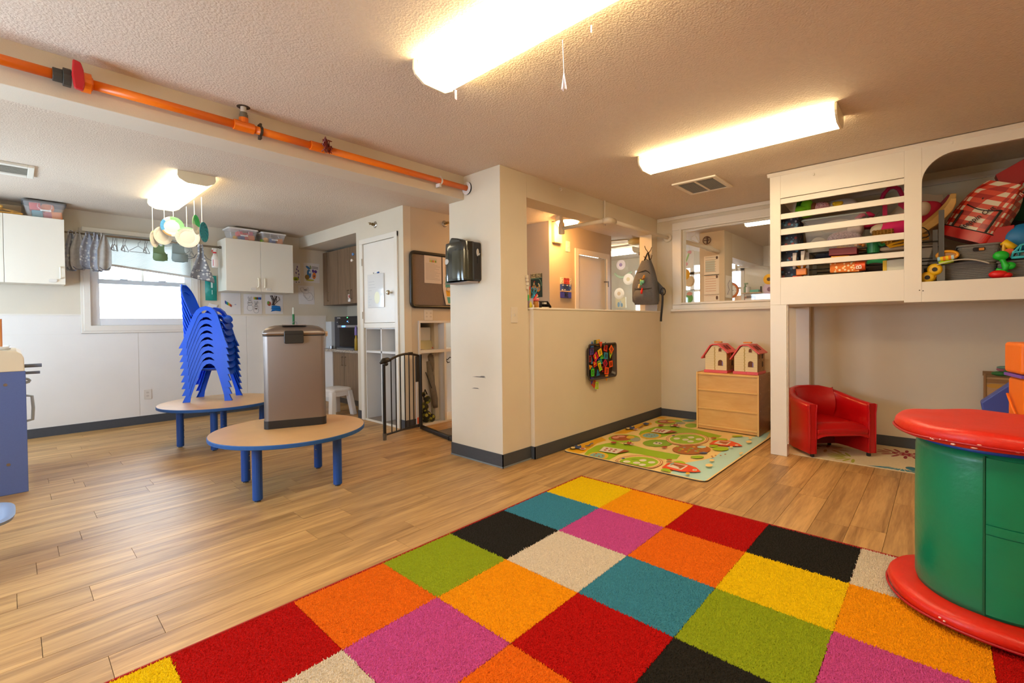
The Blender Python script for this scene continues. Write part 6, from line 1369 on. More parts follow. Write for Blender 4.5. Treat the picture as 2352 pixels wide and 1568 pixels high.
# ================================================================== FOAM BLOCKS AND LITTLE CABINET AT THE RIGHT EDGE
FO = mat('#EC7312', rough=.45, bump=.1, bscale=50); FG = mat('#00805A', rough=.45)
N_, Lc = aX(2346, 790, 3.70), aX(2306, 778, 3.92)
d1_ = Vector((Lc.x-N_.x, Lc.y-N_.y, 0)); d2_ = Vector((d1_.y, -d1_.x, 0)).normalized()*.36
def skew(zb, zt, p, a, b): return MB().add([p+Vector((0, 0, z)) + q for z in (zb, zt) for q in (Vector((0, 0, 0)), b, a+b, a)], [(0, 1, 2, 3)[::-1], (4, 5, 6, 7), (0, 1, 5, 4), (1, 2, 6, 5), (2, 3, 7, 6), (3, 0, 4, 7)])
p0 = Vector((N_.x, N_.y, 0)); zt1, zb1 = aX(2346, 788, 3.70).z, aX(2346, 862, 3.70).z
fbk = thing('foam_block', 'orange and green soft cube on top of the foam pile at the right edge', 'foam block', (p0.x+.1, p0.y-.15, zb1))
ob('cube', skew(zb1, zt1, p0, d1_, d2_), FO, fbk, bevel=.018, seg=3)
ob('green_panel', skew(zb1+.012, zt1-.012, p0+d2_.normalized()*.02-d1_.normalized()*.0025, d1_.normalized()*.002, d2_*.9), FG, fbk)
fbk = thing('foam_tower', 'tall orange soft play block beneath the orange and green cube', 'foam block', (p0.x+.1, p0.y-.15, 0))
ob('block', skew(.001, zb1-.022, p0+Vector((.0, -.012, 0)), d1_*.95, d2_), FO, fbk, bevel=.02, seg=3)
ob('fabric_fold', MB().tube([p0+d1_*.8+Vector((-.012, .0, zb1-.12)), p0+d1_*.5+Vector((-.016, .0, zb1-.19)), p0+d1_*.15+Vector((-.012, 0, zb1-.25))], .006, 6), FO, fbk, smooth=True)
ob('purple_board', skew(zb1-.018, zb1-.002, p0-d1_*.02, d1_*1.02, d2_), mat('#7A4FB0', rough=.5), None, label='thin purple foam sheet between the orange blocks', cat='foam sheet')
bp_ = aX(2300, 930, 4.15)
ob('foam_wedge', MB().prism([(-.075, -.10), (.0, -.165), (.12, -.12), (.12, .13), (.055, .16), (-.09, .01)], lambda u, z, d: (4.12+d, bp_.y-u, bp_.z+z), .10), mat('#3A4A9A', rough=.5), None, bevel=.008, label='blue soft wedge leaning behind the orange blocks', cat='foam block')
ob('foam_piece', MB().prism([(.0, -.17), (.13, -.17), (.13, -.06)], lambda u, z, d: (4.02+d, bp_.y-u, bp_.z+z), .06), mat('#E3C010', rough=.5), None, bevel=.006, label='small yellow soft corner beneath the blue wedge', cat='foam block')
wc = thing('toy_cabinet', 'small wooden toy cabinet against the wall behind the foam pile', 'toy cabinet', (5.45, -.55, .0065))
WDC = mat('#A9855A', rough=.6, noise=.06, nscale=20)
ya = aX(2263, 860, 5.36).y; zc_ = aX(2264, 857, 5.36).z
ob('cabinet_body', MB().box((5.36, ya-.5, .009), (5.60, ya, zc_-.03)), WDC, wc, bevel=.006)
ob('cabinet_rim', MB().box((5.355, ya-.5, zc_-.075), (5.362, ya+.004, zc_-.045)).box((5.35, ya-.005, .009), (5.36, ya+.008, zc_)).box((5.59, ya-.5, zc_-.04), (5.60, ya+.004, zc_)), mat('#8A6438', rough=.6), wc, bevel=.002)
hp_ = aX(2284, 886, 5.36); ob('finger_hole', MB().prism(ell(0, 0, .045, .018), lambda u, z, d: (5.3595-d, hp_.y-u, hp_.z+z), .001), mat('#B8862A', rough=.6), wc)
q = aX(2288, 945, 5.28); ob('wooden_block', MB().box((5.20, q.y-.09, q.z-.09), (5.30, q.y+.05, q.z+.06)).box((5.20, q.y-.03, .0075), (5.22, q.y-.02, q.z-.09)), mat('#D3A862', rough=.5), None, label='pale wooden block beside the blue wedge', cat='wooden block')
q = aX(2300, 862, 5.42)
ob('toy_vegetable', MB().ball((5.45, q.y, zc_-.005), (.03, .06, .02), 10, 6).ball((5.45, q.y-.05, zc_+.02), (.03, .05, .03), 10, 6), mat('#3A7A3E', rough=.5), None, label='green toy piece lying on the small wooden cabinet', cat='toy')
ob('toy_vegetable', MB().ball((5.45, q.y-.01, zc_+.03), (.025, .04, .018), 10, 6), mat('#B06A7A', rough=.5), None, label='pink toy piece lying on the green one on the small cabinet', cat='toy')
q = aX(2308, 844, 5.4); ob('toy_leaf', MB().ball((5.4, q.y, q.z), (.02, .05, .014), 10, 6).tube([(5.4, q.y, q.z), (5.42, q.y-.05, zc_+.03)], .005, 5), mat('#6A8A7A', rough=.5), None, label='dull green toy leaf sticking out beside the purple sheet', cat='toy')
# ================================================================== BACKPACK ON THE PIER
bx_, by_ = 5.497, 2.748
bpk = thing('backpack', 'grey backpack hanging from a coat hook above the half wall', 'backpack', (5.38, 2.70, 1.42))
GB1 = mat('#605F60', rough=.85, noise=.08, nscale=60); BKS = mat('#1F1C1A', rough=.7)
zt_b, zb_b = aX(1490, 597, 5.40).z, aX(1480, 699, 5.36).z
Hb = zt_b-zb_b; yc = aX(1482, 650, 5.38).y
def bpr(v):  # v 0 bottom..1 top -> ring in (x,y)
    w = .165*(1 if v < .25 else max(.30, math.cos((v-.25)/.75*1.22))); d = .17*(.85+.15*min(1, v*6)) * (1 if v < .45 else max(.35, 1-(v-.45)*1.05))
    if v < .04: w *= .9; d *= .85
    R = []; n = 28
    for k in range(n):
        a = 2*PI*k/n; e = .62
        x = math.copysign(abs(math.cos(a))**e, math.cos(a)); y = math.copysign(abs(math.sin(a))**e, math.sin(a))
        wr = 1+.02*math.sin(7*a+v*9)
        R.append((5.46-d/2-d/2*x*wr+.0, yc+.012*(v-.5)+w*y*wr, zb_b+Hb*v))
    return R
ob('bag_body', MB().rings([bpr(v) for v in (0, .03, .08, .16, .26, .36, .46, .56, .66, .76, .85, .92, .97, 1.0)]), GB1, bpk, smooth=True)
def bpf(u, v, out=.006):  # point on the front surface, u -1..1 across (+ = viewer right)
    w = .165*(1 if v < .25 else max(.30, math.cos((v-.25)/.75*1.22))); d = .17*(.85+.15*min(1, v*6)) * (1 if v < .45 else max(.35, 1-(v-.45)*1.05))
    s = -u; a = abs(s)
    x = (1-a**(1/.62*1.25))**.55 if a < 1 else 0
    return (5.46-d/2-d/2*max(.0, min(1, x))-out, yc+.012*(v-.5)+w*s, zb_b+Hb*v)
ob('front_pocket', MB().grid(lambda i, j: (lambda p, b: (p[0]-.03*b, p[1], p[2]))(bpf((i-.5)*1.72, .06+.30*j, .002), math.sin(i*PI)**.5*math.sin(min(1, j*1.15)*PI)**.6 if 0 < i < 1 and 0 < j < 1 else 0), 18, 12), GB1, bpk, smooth=True, solid=.004)
ob('pocket_zip', MB().tube([bpf(u, .37-.035*math.sin((u+1)*1.6)-.01*u, .012) for u in (-.85, -.6, -.3, 0, .2, .5, .75)], .006, 6), BKS, bpk)
ob('main_zip', MB().tube([bpf(u, v, .008) for u, v in ((-.95, .66), (-.7, .72), (-.2, .74), (.25, .76), (.55, .72), (.78, .62), (.9, .45), (.93, .25), (.92, .12))], .006, 6), BKS, bpk)
ob('grab_handle', MB().tube([(5.44, yc+.045, zt_b-.01), (5.46, yc+.03, zt_b+.05), (5.47, yc+.008, zt_b+.105), (5.46, yc-.012, zt_b+.05), (5.44, yc-.035, zt_b-.01)], .010, 8), BKS, bpk, smooth=True)
ob('zip_pull', MB().tube([bpf(.12, .355, .03), bpf(.11, .29, .045), bpf(.09, .23, .05)], [.008, .014, .010], 8), mat('#D31A14', rough=.4), bpk, smooth=True)
ob('brand_patch', MB().grid(lambda i, j: bpf(-.42+.36*i, .545+.03*j+.012*i, .012), 3, 1), mat('#1E1C1A', rough=.5), bpk, solid=.002)
kc = thing('keychain_charm', 'gold, green and turquoise charm cluster clipped to the backpack', 'key charm', bpf(.1, .5, .03))
for (u, v, r, c) in ((.2, .63, .012, '#C98A1E'), (.18, .60, .016, '#B0781A'), (.12, .565, .015, '#8E5A1A'), (-.05, .53, .016, '#A8B42A'), (.02, .50, .02, '#5FAE8A'), (.14, .50, .02, '#6FB8A0'), (.0, .455, .018, '#5AA88E'), (-.15, .42, .016, '#C9B07A'), (-.2, .385, .013, '#D3B88A')):
    ob('charm', MB().ball(bpf(u, v, .022), (r*.7, r, r*1.1), 10, 7), mat(c, rough=.35), kc, smooth=True)
sl = aX(1524, 668, 5.42)
ob('shoulder_strap', MB().grid(lambda i, j: (5.44-.05*j, yc-.13-.10*j, zb_b+Hb*(.38-.10*j)+(i-.5)*(.15-.07*j)), 4, 8), GB1, bpk, smooth=True, solid=.014)
ls = aX(1521, 665, 5.39)
ob('strap_buckle', MB().tube([(5.39, yc-.225+.03*math.cos(a), zb_b+Hb*.27+.045*math.sin(a)) for a in (2*PI*k/12 for k in range(12))], .007, 6, closed=True), BKS, bpk)
s0 = aX(1519, 676, 5.36); s1 = aX(1515, 738, 5.36)
yv = min(s0.y, YH-.03)
ob('hanging_webbing', MB().grid(lambda i, j: (5.36+.012*(i-.5), yc-.235+.02*j-.004*math.sin(j*5), zb_b+Hb*.25-(zb_b+Hb*.25-s1.z)*j), 1, 8), BKS, bpk, solid=.022)
hk = thing('coat_hook', 'thin brass coat hook on the orange lit pier holding the grey backpack', 'hook', (5.48, yc, zt_b+.1))
BR = mat('#6B5234', metal=.8, rough=.35)
ob('hook_prong', MB().tube([(5.499, yc, zt_b+.06), (5.48, yc+.0, zt_b+.10), (5.455, yc+.03, zt_b+.15), (5.45, yc+.04, zt_b+.19)], .005, 6), BR, hk)
ob('hook_prong', MB().tube([(5.48, yc, zt_b+.10), (5.46, yc-.035, zt_b+.13), (5.452, yc-.055, zt_b+.165)], .005, 6), BR, hk)
for s in (-1, 1): ob('hook_prong', MB().tube([(5.497, yc, zt_b+.0), (5.47, yc+s*.04, zt_b+.03), (5.455, yc+s*.055, zt_b+.065)], .005, 6), BR, hk)
ob('lower_plate', MB().box((5.4955, yc-.1, 1.345), (5.4995, yc+.06, 1.43)), mat('#B9B2AC', rough=.5), None, label='small grey plate on the pier beneath the backpack', cat='wall plate')
# ================================================================== HALL WALL PICTURES AND DESK THINGS
PX = 4.8695
a, b = aX(1219, 630, PX), aX(1246, 682, PX)
gp = thing('chicken_poster', 'dark green poster reading GUESS WHAT? with two chickens', 'poster', (PX, (a.y+b.y)/2, b.z))
f = lambda u, z, k=0: (PX-.004-k, a.y+(b.y-a.y)*u, b.z+(a.z-b.z)*z)
ob('poster_sheet', MB().prism([(0, 0), (1, 0), (1, 1), (0, 1)], lambda x, z, h: f(x, z, -.003+h), .003), mat('#16332C', rough=.6), gp)
ob('header_band', MB().prism([(0, .84), (1, .84), (1, 1), (0, 1)], lambda x, z, h: f(x, z, h+.0002), .0004), mat('#43301C', rough=.6), gp)
ob('header_line', MB().prism([(0, .825), (1, .825), (1, .84), (0, .84)], lambda x, z, h: f(x, z, h+.0004), .0004), mat('#9AA088', rough=.6), gp)
PW = abs(a.y-b.y)
text('GUESS WHAT?', .09, lambda x, y, t_: (PX-.0052-t_*0, (a.y+b.y)/2-x, b.z+(a.z-b.z)*.915+y), mat('#CFC08A', rough=.6), 'poster_lettering', gp, bold=.002, w=PW*.9)
ob('printed_arc', MB().tube([f(.05+.85*q if q < .7 else .645+.3*math.sin((q-.7)/.3*PI/2), .79 if q < .7 else .79-.32*(1-math.cos((q-.7)/.3*PI/2)), .0012) for q in [k/16 for k in range(17)]], .004, 5), mat('#5F8A70', rough=.6), gp)
for cx, cz, s in ((.32, .42, 1), (.66, .34, .9)):
    for (dx, dz, rx, rz_, c, n) in ((0, 0, .19*s, .12*s, '#C9852A', 'printed_hen'), (.1 if s < 1 else -.02, .13*s, .07, .10, '#D3B87A', 'printed_hen'), (.02, .02, .09, .06, '#8F8A80', 'printed_wing'), (.03, .25*s, .05, .035, '#A8281E' if s == 1 else '#D3C09A', 'printed_comb')):
        ob(n, MB().prism(ell(cx+dx, cz+dz, rx, rz_, 16), lambda x, z, h: f(x, z, .0006+h+(.0004 if n != 'printed_hen' else 0)), .0004), mat(c, rough=.6), gp)
HY = 3.8205
a, b = aY(1286, 637, HY), aY(1310, 685, HY)
fs = thing('painted_sign', 'three part painted sign reading FRIEND and ME on the hall wall', 'sign', ((a.x+b.x)/2, HY, b.z)); w_, h_ = b.x-a.x, a.z-b.z
g = lambda x, z, k=0: (a.x+w_*x, HY-.02-k, b.z+h_*z)
def blk(x0, z0, x1, z1, c, n, k=0, th=.019): return ob(n, MB().prism([(x0, z0), (x1, z0), (x1, z1), (x0, z1)], lambda x, z, h: (a.x+w_*x, HY-.0005-k-h, b.z+h_*z), th), mat(c, rough=.55), fs, bevel=.002)
blk(0, .68, 1, 1, '#DCCDB0', 'top_block'); blk(.24, .685, .8, .985, '#D8481A', 'orange_panel', .0195, .002); blk(0, .355, 1, .67, '#39509A', 'middle_block'); blk(0, .31, 1, .35, '#D8B48A', 'ledge_strip', .0, .024); blk(0, 0, 1, .305, '#3B36A0', 'bottom_block')
for x, z in ((.1, .95), (.14, .82), (.06, .74), (.17, .72), (.88, .94), (.93, .83), (.86, .76), (.96, .72)): ob('painted_spot', MB().prism(ell(x, z, .035, .02, 10, x*9), lambda u, v, h: g(u, v, h), .0006), mat('#1E1A18', rough=.6), fs)
for x, z in ((.18, .62), (.58, .63), (.85, .62), (.12, .40), (.36, .41), (.97, .40)):
    ob('painted_cloud', MB().prism(ell(min(x, .93), z, .09 if x < .9 else .06, .022, 12), lambda u, v, h: g(u, v, h), .0006).prism(ell(min(x, .93)+.01, z+.012, .045, .022, 12), lambda u, v, h: g(u, v, h+.0002), .0006), mat('#E3DACB', rough=.6), fs)
tx = lambda zc, k: (lambda x, y, t_: (a.x+w_*.5+x, HY-.0215-k, b.z+h_*zc+y))
INK = mat('#17151C', rough=.6)
text("YOU'VE\nGOT A", .05, tx(.83, .002), mat('#7A1E10', rough=.6), 'painted_letters', fs, bold=.002, w=w_*.5); text('FRIEND', .08, tx(.50, 0), INK, 'painted_letters', fs, bold=.001, w=w_*.62); text('ME', .10, tx(.15, 0), INK, 'painted_letters', fs, bold=.003, w=w_*.34)
# things on the half wall's left end
CT = 1.3445
def pxy(u, v): return aY(u, v, 2.71)
jx = aY(1231, 700, 2.71).x; jr = .027
jar = thing('craft_jar', 'amber jar with a pink lid on the left end of the half wall', 'jar', (jx, 2.71, CT))
ob('jar_glass', MB().lathe([(jr, CT), (jr+.001, CT+.01), (jr+.001, CT+.052), (jr*.85, CT+.062)], (jx, 2.71, 0), 20), mat('#C98A3A', rough=.15, alpha=.75), jar, smooth=True)
ob('jar_lid', MB().lathe([(jr*.9, CT+.062), (jr+.003, CT+.064), (jr+.003, CT+.082), (jr*.8, CT+.088)], (jx, 2.71, 0), 20), mat('#E0707A', rough=.4), jar, smooth=True)
for k, (dx, dz, c) in enumerate(((.0, .03, '#E8C8B8'), (.012, .035, '#D8E0A0'), (-.01, .028, '#C8D0E0'))): ob('bow', MB().ball((jx+dx, 2.705, CT+.075+dz), (.012, .01, .010), 8, 6), mat(c, rough=.6), jar)
cpx = aY(1218, 700, 2.72).x
cup = thing('pencil_cup', 'lilac pencil cup at the left end of the half wall', 'cup', (cpx, 2.72, CT))
ob('cup', MB().lathe([(.026, CT), (.030, CT+.085), (.027, CT+.085), (.024, CT+.004)], (cpx, 2.72, 0), 18), mat('#B3A6B8', rough=.5), cup, smooth=True)
def stick(u0, v0, u1, v1, y, r, c, label, cat, name, tip=None):
    p, q = aY(u0, v0, y), aY(u1, v1, y); t = thing(name, label, cat, tuple(p))
    ob('barrel', MB().tube([p, p.lerp(q, .82)], r, 8), mat(c, rough=.4), t); ob('tip', MB().tube([p.lerp(q, .82), q], [r*1.05, r*.6], 8), mat(tip or c, rough=.4), t)
stick(1217, 700, 1217.5, 657, 2.72, .007, '#C9922A', 'tall yellow marker with a red cap standing in the pencil cup', 'marker', 'marker', '#C21E28')
stick(1214.5, 700, 1213.5, 648, 2.725, .006, '#DDD8CE', 'thin white ruler standing in the pencil cup', 'ruler', 'ruler')
stick(1213.5, 690, 1213.5, 676, 2.69, .007, '#4FBF6A', 'green marker at the pillar edge beside the pencil cup', 'marker', 'marker')
stick(1225, 690, 1233.5, 675, 2.70, .008, '#D8261E', 'red pen slanting between the scissors and the pink lid', 'pen', 'pen')
sc = thing('scissors', 'turquoise handled scissors standing upright in the pencil cup', 'scissors', (cpx, 2.72, CT))
TQ = mat('#1F86A8', rough=.35)
for u, v, ru, rv, rot in ((1223.5, 668, 3.2, 7.5, -.35), (1228.5, 669, 3.4, 7, .3)):
    ob('finger_loop', MB().tube([aY(u+ru*math.cos(a_)*math.cos(rot)-rv*math.sin(a_)*math.sin(rot), v+ru*math.cos(a_)*math.sin(rot)+rv*math.sin(a_)*math.cos(rot), 2.715) for a_ in (2*PI*k/14 for k in range(14))], .0055, 6, closed=True), TQ, sc, smooth=True)
ob('scissor_shank', MB().tube([aY(1226, 676, 2.715), aY(1222, 684, 2.715), aY(1220, 693, 2.715)], [.01, .013, .006], 8), TQ, sc, smooth=True)
gl = aY(1219, 703, 2.66)
ob('glue_bottle', MB().lathe([(.012, CT), (.013, CT+.03), (.005, CT+.045), (.003, CT+.055)], (gl.x, 2.66, 0), 12), mat('#D8C42A', rough=.4), None, smooth=True, label='tiny yellow glue bottle in front of the pencil cup', cat='glue bottle')
gl = aY(1223, 705, 2.66)
ob('eraser', MB().box((gl.x-.008, 2.65, CT), (gl.x+.014, 2.67, CT+.026)), mat('#E3D6C2', rough=.6), None, bevel=.004, label='little white eraser in front of the craft jar', cat='eraser')
ty_ = 2.755; a, b = aY(1238, 694, ty_), aY(1261, 707, ty_)
tp = thing('desk_tray', 'dark mesh desk tray behind the pink lidded jar', 'desk tray', ((a.x+b.x)/2, ty_, CT))
DK = mat('#2C2622', rough=.4)
ob('tray_floor', MB().box((a.x, 2.725, CT), (b.x, 2.80, CT+.004)), DK, tp); ob('tray_floor', MB().box((a.x, 2.735, CT+.036), (b.x-.02, 2.80, CT+.039)), DK, tp)
ob('tray_side', MB().prism([(0, 0), (.075, 0), (.075, .072), (.045, .072), (0, .02)], lambda y, z, h: (b.x-h, 2.80-.075+y, CT+z), .004).prism([(0, 0), (.075, 0), (.075, .072), (.045, .072), (0, .02)], lambda y, z, h: (a.x+h, 2.80-.075+y, CT+z), .004).box((a.x, 2.797, CT), (b.x, 2.80, CT+.072)), DK, tp)
ob('paper_stack', MB().box((a.x+.02, 2.74, CT+.005), (b.x-.02, 2.79, CT+.014)), mat('#C9C0B0', rough=.8), tp)
ob('binder_clip', MB().box((a.x+.05, 2.735, CT+.041), (a.x+.09, 2.76, CT+.056)), mat('#D8D2C4', rough=.4), tp)
for k, (u, v) in enumerate(((1208.5, 635), (1209, 643), (1210, 652), (1210.5, 661))):
    q = aY(u, v, YP-.001); ob('wall_clip', MB().box((q.x-.012, YP-.018, q.z-.014), (q.x+.012, YP-.0005, q.z+.014)), mat('#D8CDB8', rough=.45), None, bevel=.003, label='small white clip on the pillar edge, '+('top', 'second', 'third', 'bottom')[k]+' of the column of four', cat='wall clip')
# ================================================================== LOFT
LW = mat('#DFD7CB', rough=.36, noise=.012, nscale=6)
LY0, LY1 = 1.04, .204; FZ = 1.475
lo = thing('storage_loft', 'white wooden storage loft with a slatted window and an arched opening, on the right', 'loft', (5.1, 0, 1.33))
fx0, fx1 = XL, XL+.025
YEND = -1.35
zt_ = aX(1793, 455.5, XL).z; zb_ = aX(1793, 637.5, XL).z; AY0, AZ1, AZ0 = .103, 2.412, 1.482; ar = .19
ob('front_stile', MB().box((fx0, LY0, 1.345), (fx1, 1.124, 2.50)), LW, lo, bevel=.002)
ob('front_rail', MB().box((fx0+.0005, LY1, zt_), (fx1, LY0, 2.50)), LW, lo, bevel=.002)
ob('front_rail', MB().box((fx0+.0005, LY1-.0, 1.345), (fx1, LY0, zb_)), LW, lo, bevel=.002)
ob('front_stile', MB().box((fx0-.003, AY0, 1.331), (fx1, LY1, 2.50)), LW, lo, bevel=.002)
arc = [(AY0-ar+ar*math.cos(a), AZ1-ar+ar*math.sin(a)) for a in (PI/2*k/12 for k in range(13))]
AY1 = -.95
arc2 = [(AY1+ar-ar*math.cos(a), AZ1-ar+ar*math.sin(a)) for a in (PI/2*k/12 for k in range(13))]
mb = MB()
def sl(poly): mb.prism(poly, lambda y, z, t_: (fx0-.002+t_, y, z), .027)
sl([(AY0, AZ1-ar)]+[(AY0, AZ1)][0:0]+arc[1:]+[(AY0-ar, 2.50), (AY0, 2.50)])
sl([(AY0-ar, AZ1), (AY1+ar, AZ1), (AY1+ar, 2.50), (AY0-ar, 2.50)])
sl([(AY1, AZ1-ar)]+arc2[1:]+[(AY1+ar, 2.50), (AY1, 2.50)])
ob('arch_panel', mb, LW, lo)
ob('front_rail', MB().box((fx0-.002, YEND, 1.331), (fx1, AY0, AZ0)).box((fx0-.002, YEND, AZ0), (fx1, AY1, 2.50)), LW, lo, bevel=.002)
for v0, v1 in ((456.7, 468.8), (491.5, 503.8), (526.3, 540), (563.8, 577.3), (601.3, 612.8)):
    za, zb2 = aX(1793, v0, XL).z, aX(1793, v1, XL).z
    ob('slat', MB().box((fx0+.004, LY1, zb2), (fx0+.022, LY0, za)), LW, lo, bevel=.002)
ob('cap_moulding', MB().prism([(-.024, 2.512), (.03, 2.512), (.03, 2.484), (-.004, 2.484), (-.012, 2.498)], lambda x, z, h: (fx0+x, YEND+h, z), 1.13-YEND+.012), LW, lo)
ob('loft_floor', MB().box((fx1, YEND, 1.345), (XE-.001, 1.10, 1.45)), LW, lo)
ob('floor_carpet', MB().box((fx1, YEND, 1.4505), (XE-.001, 1.10, FZ)), mat('#4A433D', rough=.95, noise=.2, nscale=120), lo)
ob('side_panel', MB().box((fx1, 1.10, 1.33), (XE-.001, 1.124, 2.50)), LW, lo)
ob('back_moulding', MB().box((XE-.022, YEND, 2.40), (XE-.001, 1.0995, 2.455)), LW, lo, bevel=.006)
ob('post', MB().box((XL, .993, 0.0005), (XL+.085, 1.124, 1.3445)), LW, lo, bevel=.003)
ob('post_strip', MB().box((XL+.012, .985, .11), (XL+.05, .9925, 1.3445)), LW, lo)
ob('back_post', MB().box((XE-.10, .985, .0085), (XE-.013, 1.105, 1.3445)), LW, lo, bevel=.003)
for y, z in ((.79, 2.44), (-.06, 2.475)): ob('paint_drip', MB().ball((XL-.003, y, z), (.004, .008, .012), 8, 6), LW, lo)
for y, z in ((.115, 1.42), (.095, 1.415)): ob('nail_hole', MB().ball((XL-.003, y, z), (.002, .004, .004), 8, 5), mat('#3A2E22', rough=.9), lo)
PB_ = mat('#B5AFA8', rough=.8)
ob('back_board', MB().box((XE-.0009, YEND, FZ), (XE-.0006, 1.0995, 2.40)), PAINT, lo)

# ---------------- contents behind the slats
def at(u, v, x): return aX(u, v, x)
WIRE = mat('#2E2A27', metal=.4, rough=.4)
rk = thing('wire_rack', 'low grey and black wire rack standing behind the loft slats', 'rack', (5.0, .45, FZ))
GPOST = mat('#8C857E', rough=.5)
RX, RB = 4.76, 5.1
for y in (.86, -.005):
    for x in (RX, RB): ob('rack_post', MB().box((x-.012, y-.016, FZ+.0005), (x+.012, y+.016, 1.80 if y > .5 else 2.02)), GPOST if y > .5 else mat('#4A4642', rough=.5), rk)
for z in (1.50, 1.645, 1.79): ob('rack_rail', MB().tube([(RX, .86, z), (RX, -.005, z)], .0055, 6).tube([(RB, .86, z), (RB, -.005, z)], .0055, 6), WIRE, rk)
ob('rack_brace', MB().tube([(RX-.012, .845, 1.69), (RX-.012, .2, 1.63), (RX-.012, -.0, 1.60)], .004, 6).tube([(RX-.014, .845, 1.545), (RX-.014, .45, 1.60), (RX-.014, .0, 1.53)], .004, 6), WIRE, rk)
for z in (1.497, 1.79):
    for k in range(9): ob('rack_wire', MB().tube([(RX, .84-k*.1, z), (RB, .84-k*.1, z)], .003, 5), WIRE, rk)
# dark patterned toy bag at far left
DP = spot_mat('#232B3E', ['#7A2E2E', '#3F6A8A', '#55708A', '#8A8F9E'], 30, .38, 'dark_print', .6)
ob('printed_carton', MB().rings([[(x, y, z) for x, y in rrect(4.74, .925, 4.98, 1.075, .02)] for z in (FZ+.0005, 1.80, 2.17)]), DP, None, label='tall dark blue patterned carton at the left end of the loft slats', cat='carton', bevel=.004)
# clear tub with doll clothes, on the rack
cbn = thing('clear_tub', 'clear plastic tub of doll clothes on the rack behind the loft slats', 'storage bin', (4.98, .66, 1.796))
ob('tub', MB().rings(tapered(4.80, 5.10, .47, .90, 1.797, 2.09, .03), True, False).add([(x, y, 1.798) for x, y in rrect(4.83, .50, 5.07, .87, .025)], [tuple(range(24))]), CLEAR, cbn)
ob('tub_rim', MB().tube([(x, y, 2.09) for x, y in rrect(4.79, .46, 5.11, .91, .03)], .008, 6, closed=True), mat('#C9CFC4', rough=.35), cbn, smooth=True)
PINKD = spot_mat('#B58E94', ['#8A5068', '#D8B0B0', '#7A6470'], 90, .38, 'small_print')
def lump(name, c, r, m, label, cat, seed=1, amp=.12, rot=None, e=.85, parent=None):
    rn = random.Random(seed); ph = [rn.uniform(0, 6) for _ in range(4)]
    mb = MB().ball((0, 0, 0), r, 22, 14, e=e, rot=rot)
    V = []
    for x, y, z in mb.v:
        k = 1+amp*(math.sin(x/r[0]*3+ph[0])*math.sin(y/r[1]*2.6+ph[1])+.6*math.sin(z/r[2]*4+ph[2]+x/r[0]*2))
        V.append((c[0]+x*k, c[1]+y*k, c[2]+z*k))
    mb.v = V
    return ob(name, mb, m, parent, smooth=True, label=label if parent is None else None, cat=cat if parent is None else None)
lump('folded_dress', (4.96, .62, 1.90), (.12, .12, .085), PINKD, 'small print doll dress folded in the clear tub', 'doll clothes', 3)
lump('folded_cloth', (4.95, .80, 1.875), (.10, .075, .07), mat('#CFC0A8', rough=.8), 'cream cloth in the left end of the clear tub', 'cloth', 4)
lump('folded_cloth', (4.97, .535, 2.0), (.12, .06, .07), mat('#C2A8A0', rough=.8), 'dusty pink cloth in the right end of the clear tub', 'cloth', 5)
lump('plaid_cloth', (4.96, .67, 2.03), (.11, .14, .05), check_mat('#CFC4B4', '#A88078', '#C8AE9E', .1, 'plaid'), 'plaid doll blanket on top of the clear tub', 'cloth', 6)
pl_ = thing('plush_heart', 'lime green plush heart lying on the clear tub', 'plush toy', (4.93, .80, 2.06))
LIME = mat('#7CC814', rough=.85)
c1, c2, c3 = at(1837, 484, 4.90), at(1853, 472, 4.92), at(1860, 490, 4.92)
ob('plush_body', MB().ball(tuple(c1), (.05, .062, .045), 16, 10).ball(tuple(c2), (.05, .05, .058), 16, 10).ball(tuple(at(1848, 492, 4.92)), (.05, .08, .035), 16, 10).ball(tuple(at(1832, 502, 4.92)), (.04, .03, .03), 12, 8), LIME, pl_, smooth=True)
c4 = at(1831, 466, 4.98); lump('plush_leaf', tuple(c4), (.04, .05, .04), mat('#3F9A1E', rough=.85), 'dark green plush behind the lime heart', 'plush toy', 8, .05)
q = at(1815, 473, 4.85); ob('paper_fan', MB().add([q+Vector((0, .05, .03)), q+Vector((0, -.055, .045)), q+Vector((.01, -.035, -.06)), q+Vector((.01, .0, -.05))], [(0, 1, 2, 3)]), mat('#CFC0B0', rough=.8), None, solid=.003, label='pale folded card between the dark carton and the lime heart', cat='card')
q = at(1869, 474, 4.92); dl = thing('cloth_doll', 'doll with a brown face and pink flowered dress on the clear tub', 'doll', tuple(q))
ob('doll_head', MB().ball(tuple(q), (.035, .028, .035), 12, 8), mat('#8A4A22', rough=.7), dl, smooth=True)
ob('doll_dress', MB().ball(tuple(at(1886, 474, 4.93)), (.045, .065, .04), 16, 10).ball(tuple(at(1893, 480, 4.92)), (.04, .05, .025), 12, 8), spot_mat('#D8A0A0', ['#C04A5A', '#E8D0C8', '#8A4048'], 110, .4, 'pink_flowers'), dl, smooth=True)
q = at(1924, 469, 4.92); yf = thing('yellow_flower', 'yellow cloth flower on the white cap in the loft', 'flower', tuple(q))
ob('petals', MB().ball(tuple(q), (.02, .032, .026), 12, 8).ball(tuple(q+Vector((0, .022, .01))), (.015, .018, .018), 8, 6).ball(tuple(q+Vector((0, -.022, .006))), (.015, .018, .018), 8, 6), mat('#E3B60C', rough=.8), yf, smooth=True)
q = at(1930, 470, 5.0); lump('cloth_hat', (5.0, q.y, q.z-.005), (.07, .13, .05), mat('#B9AEA4', rough=.85), 'pale cloth hat heaped on the right end of the clear tub', 'hat', 10, .1)
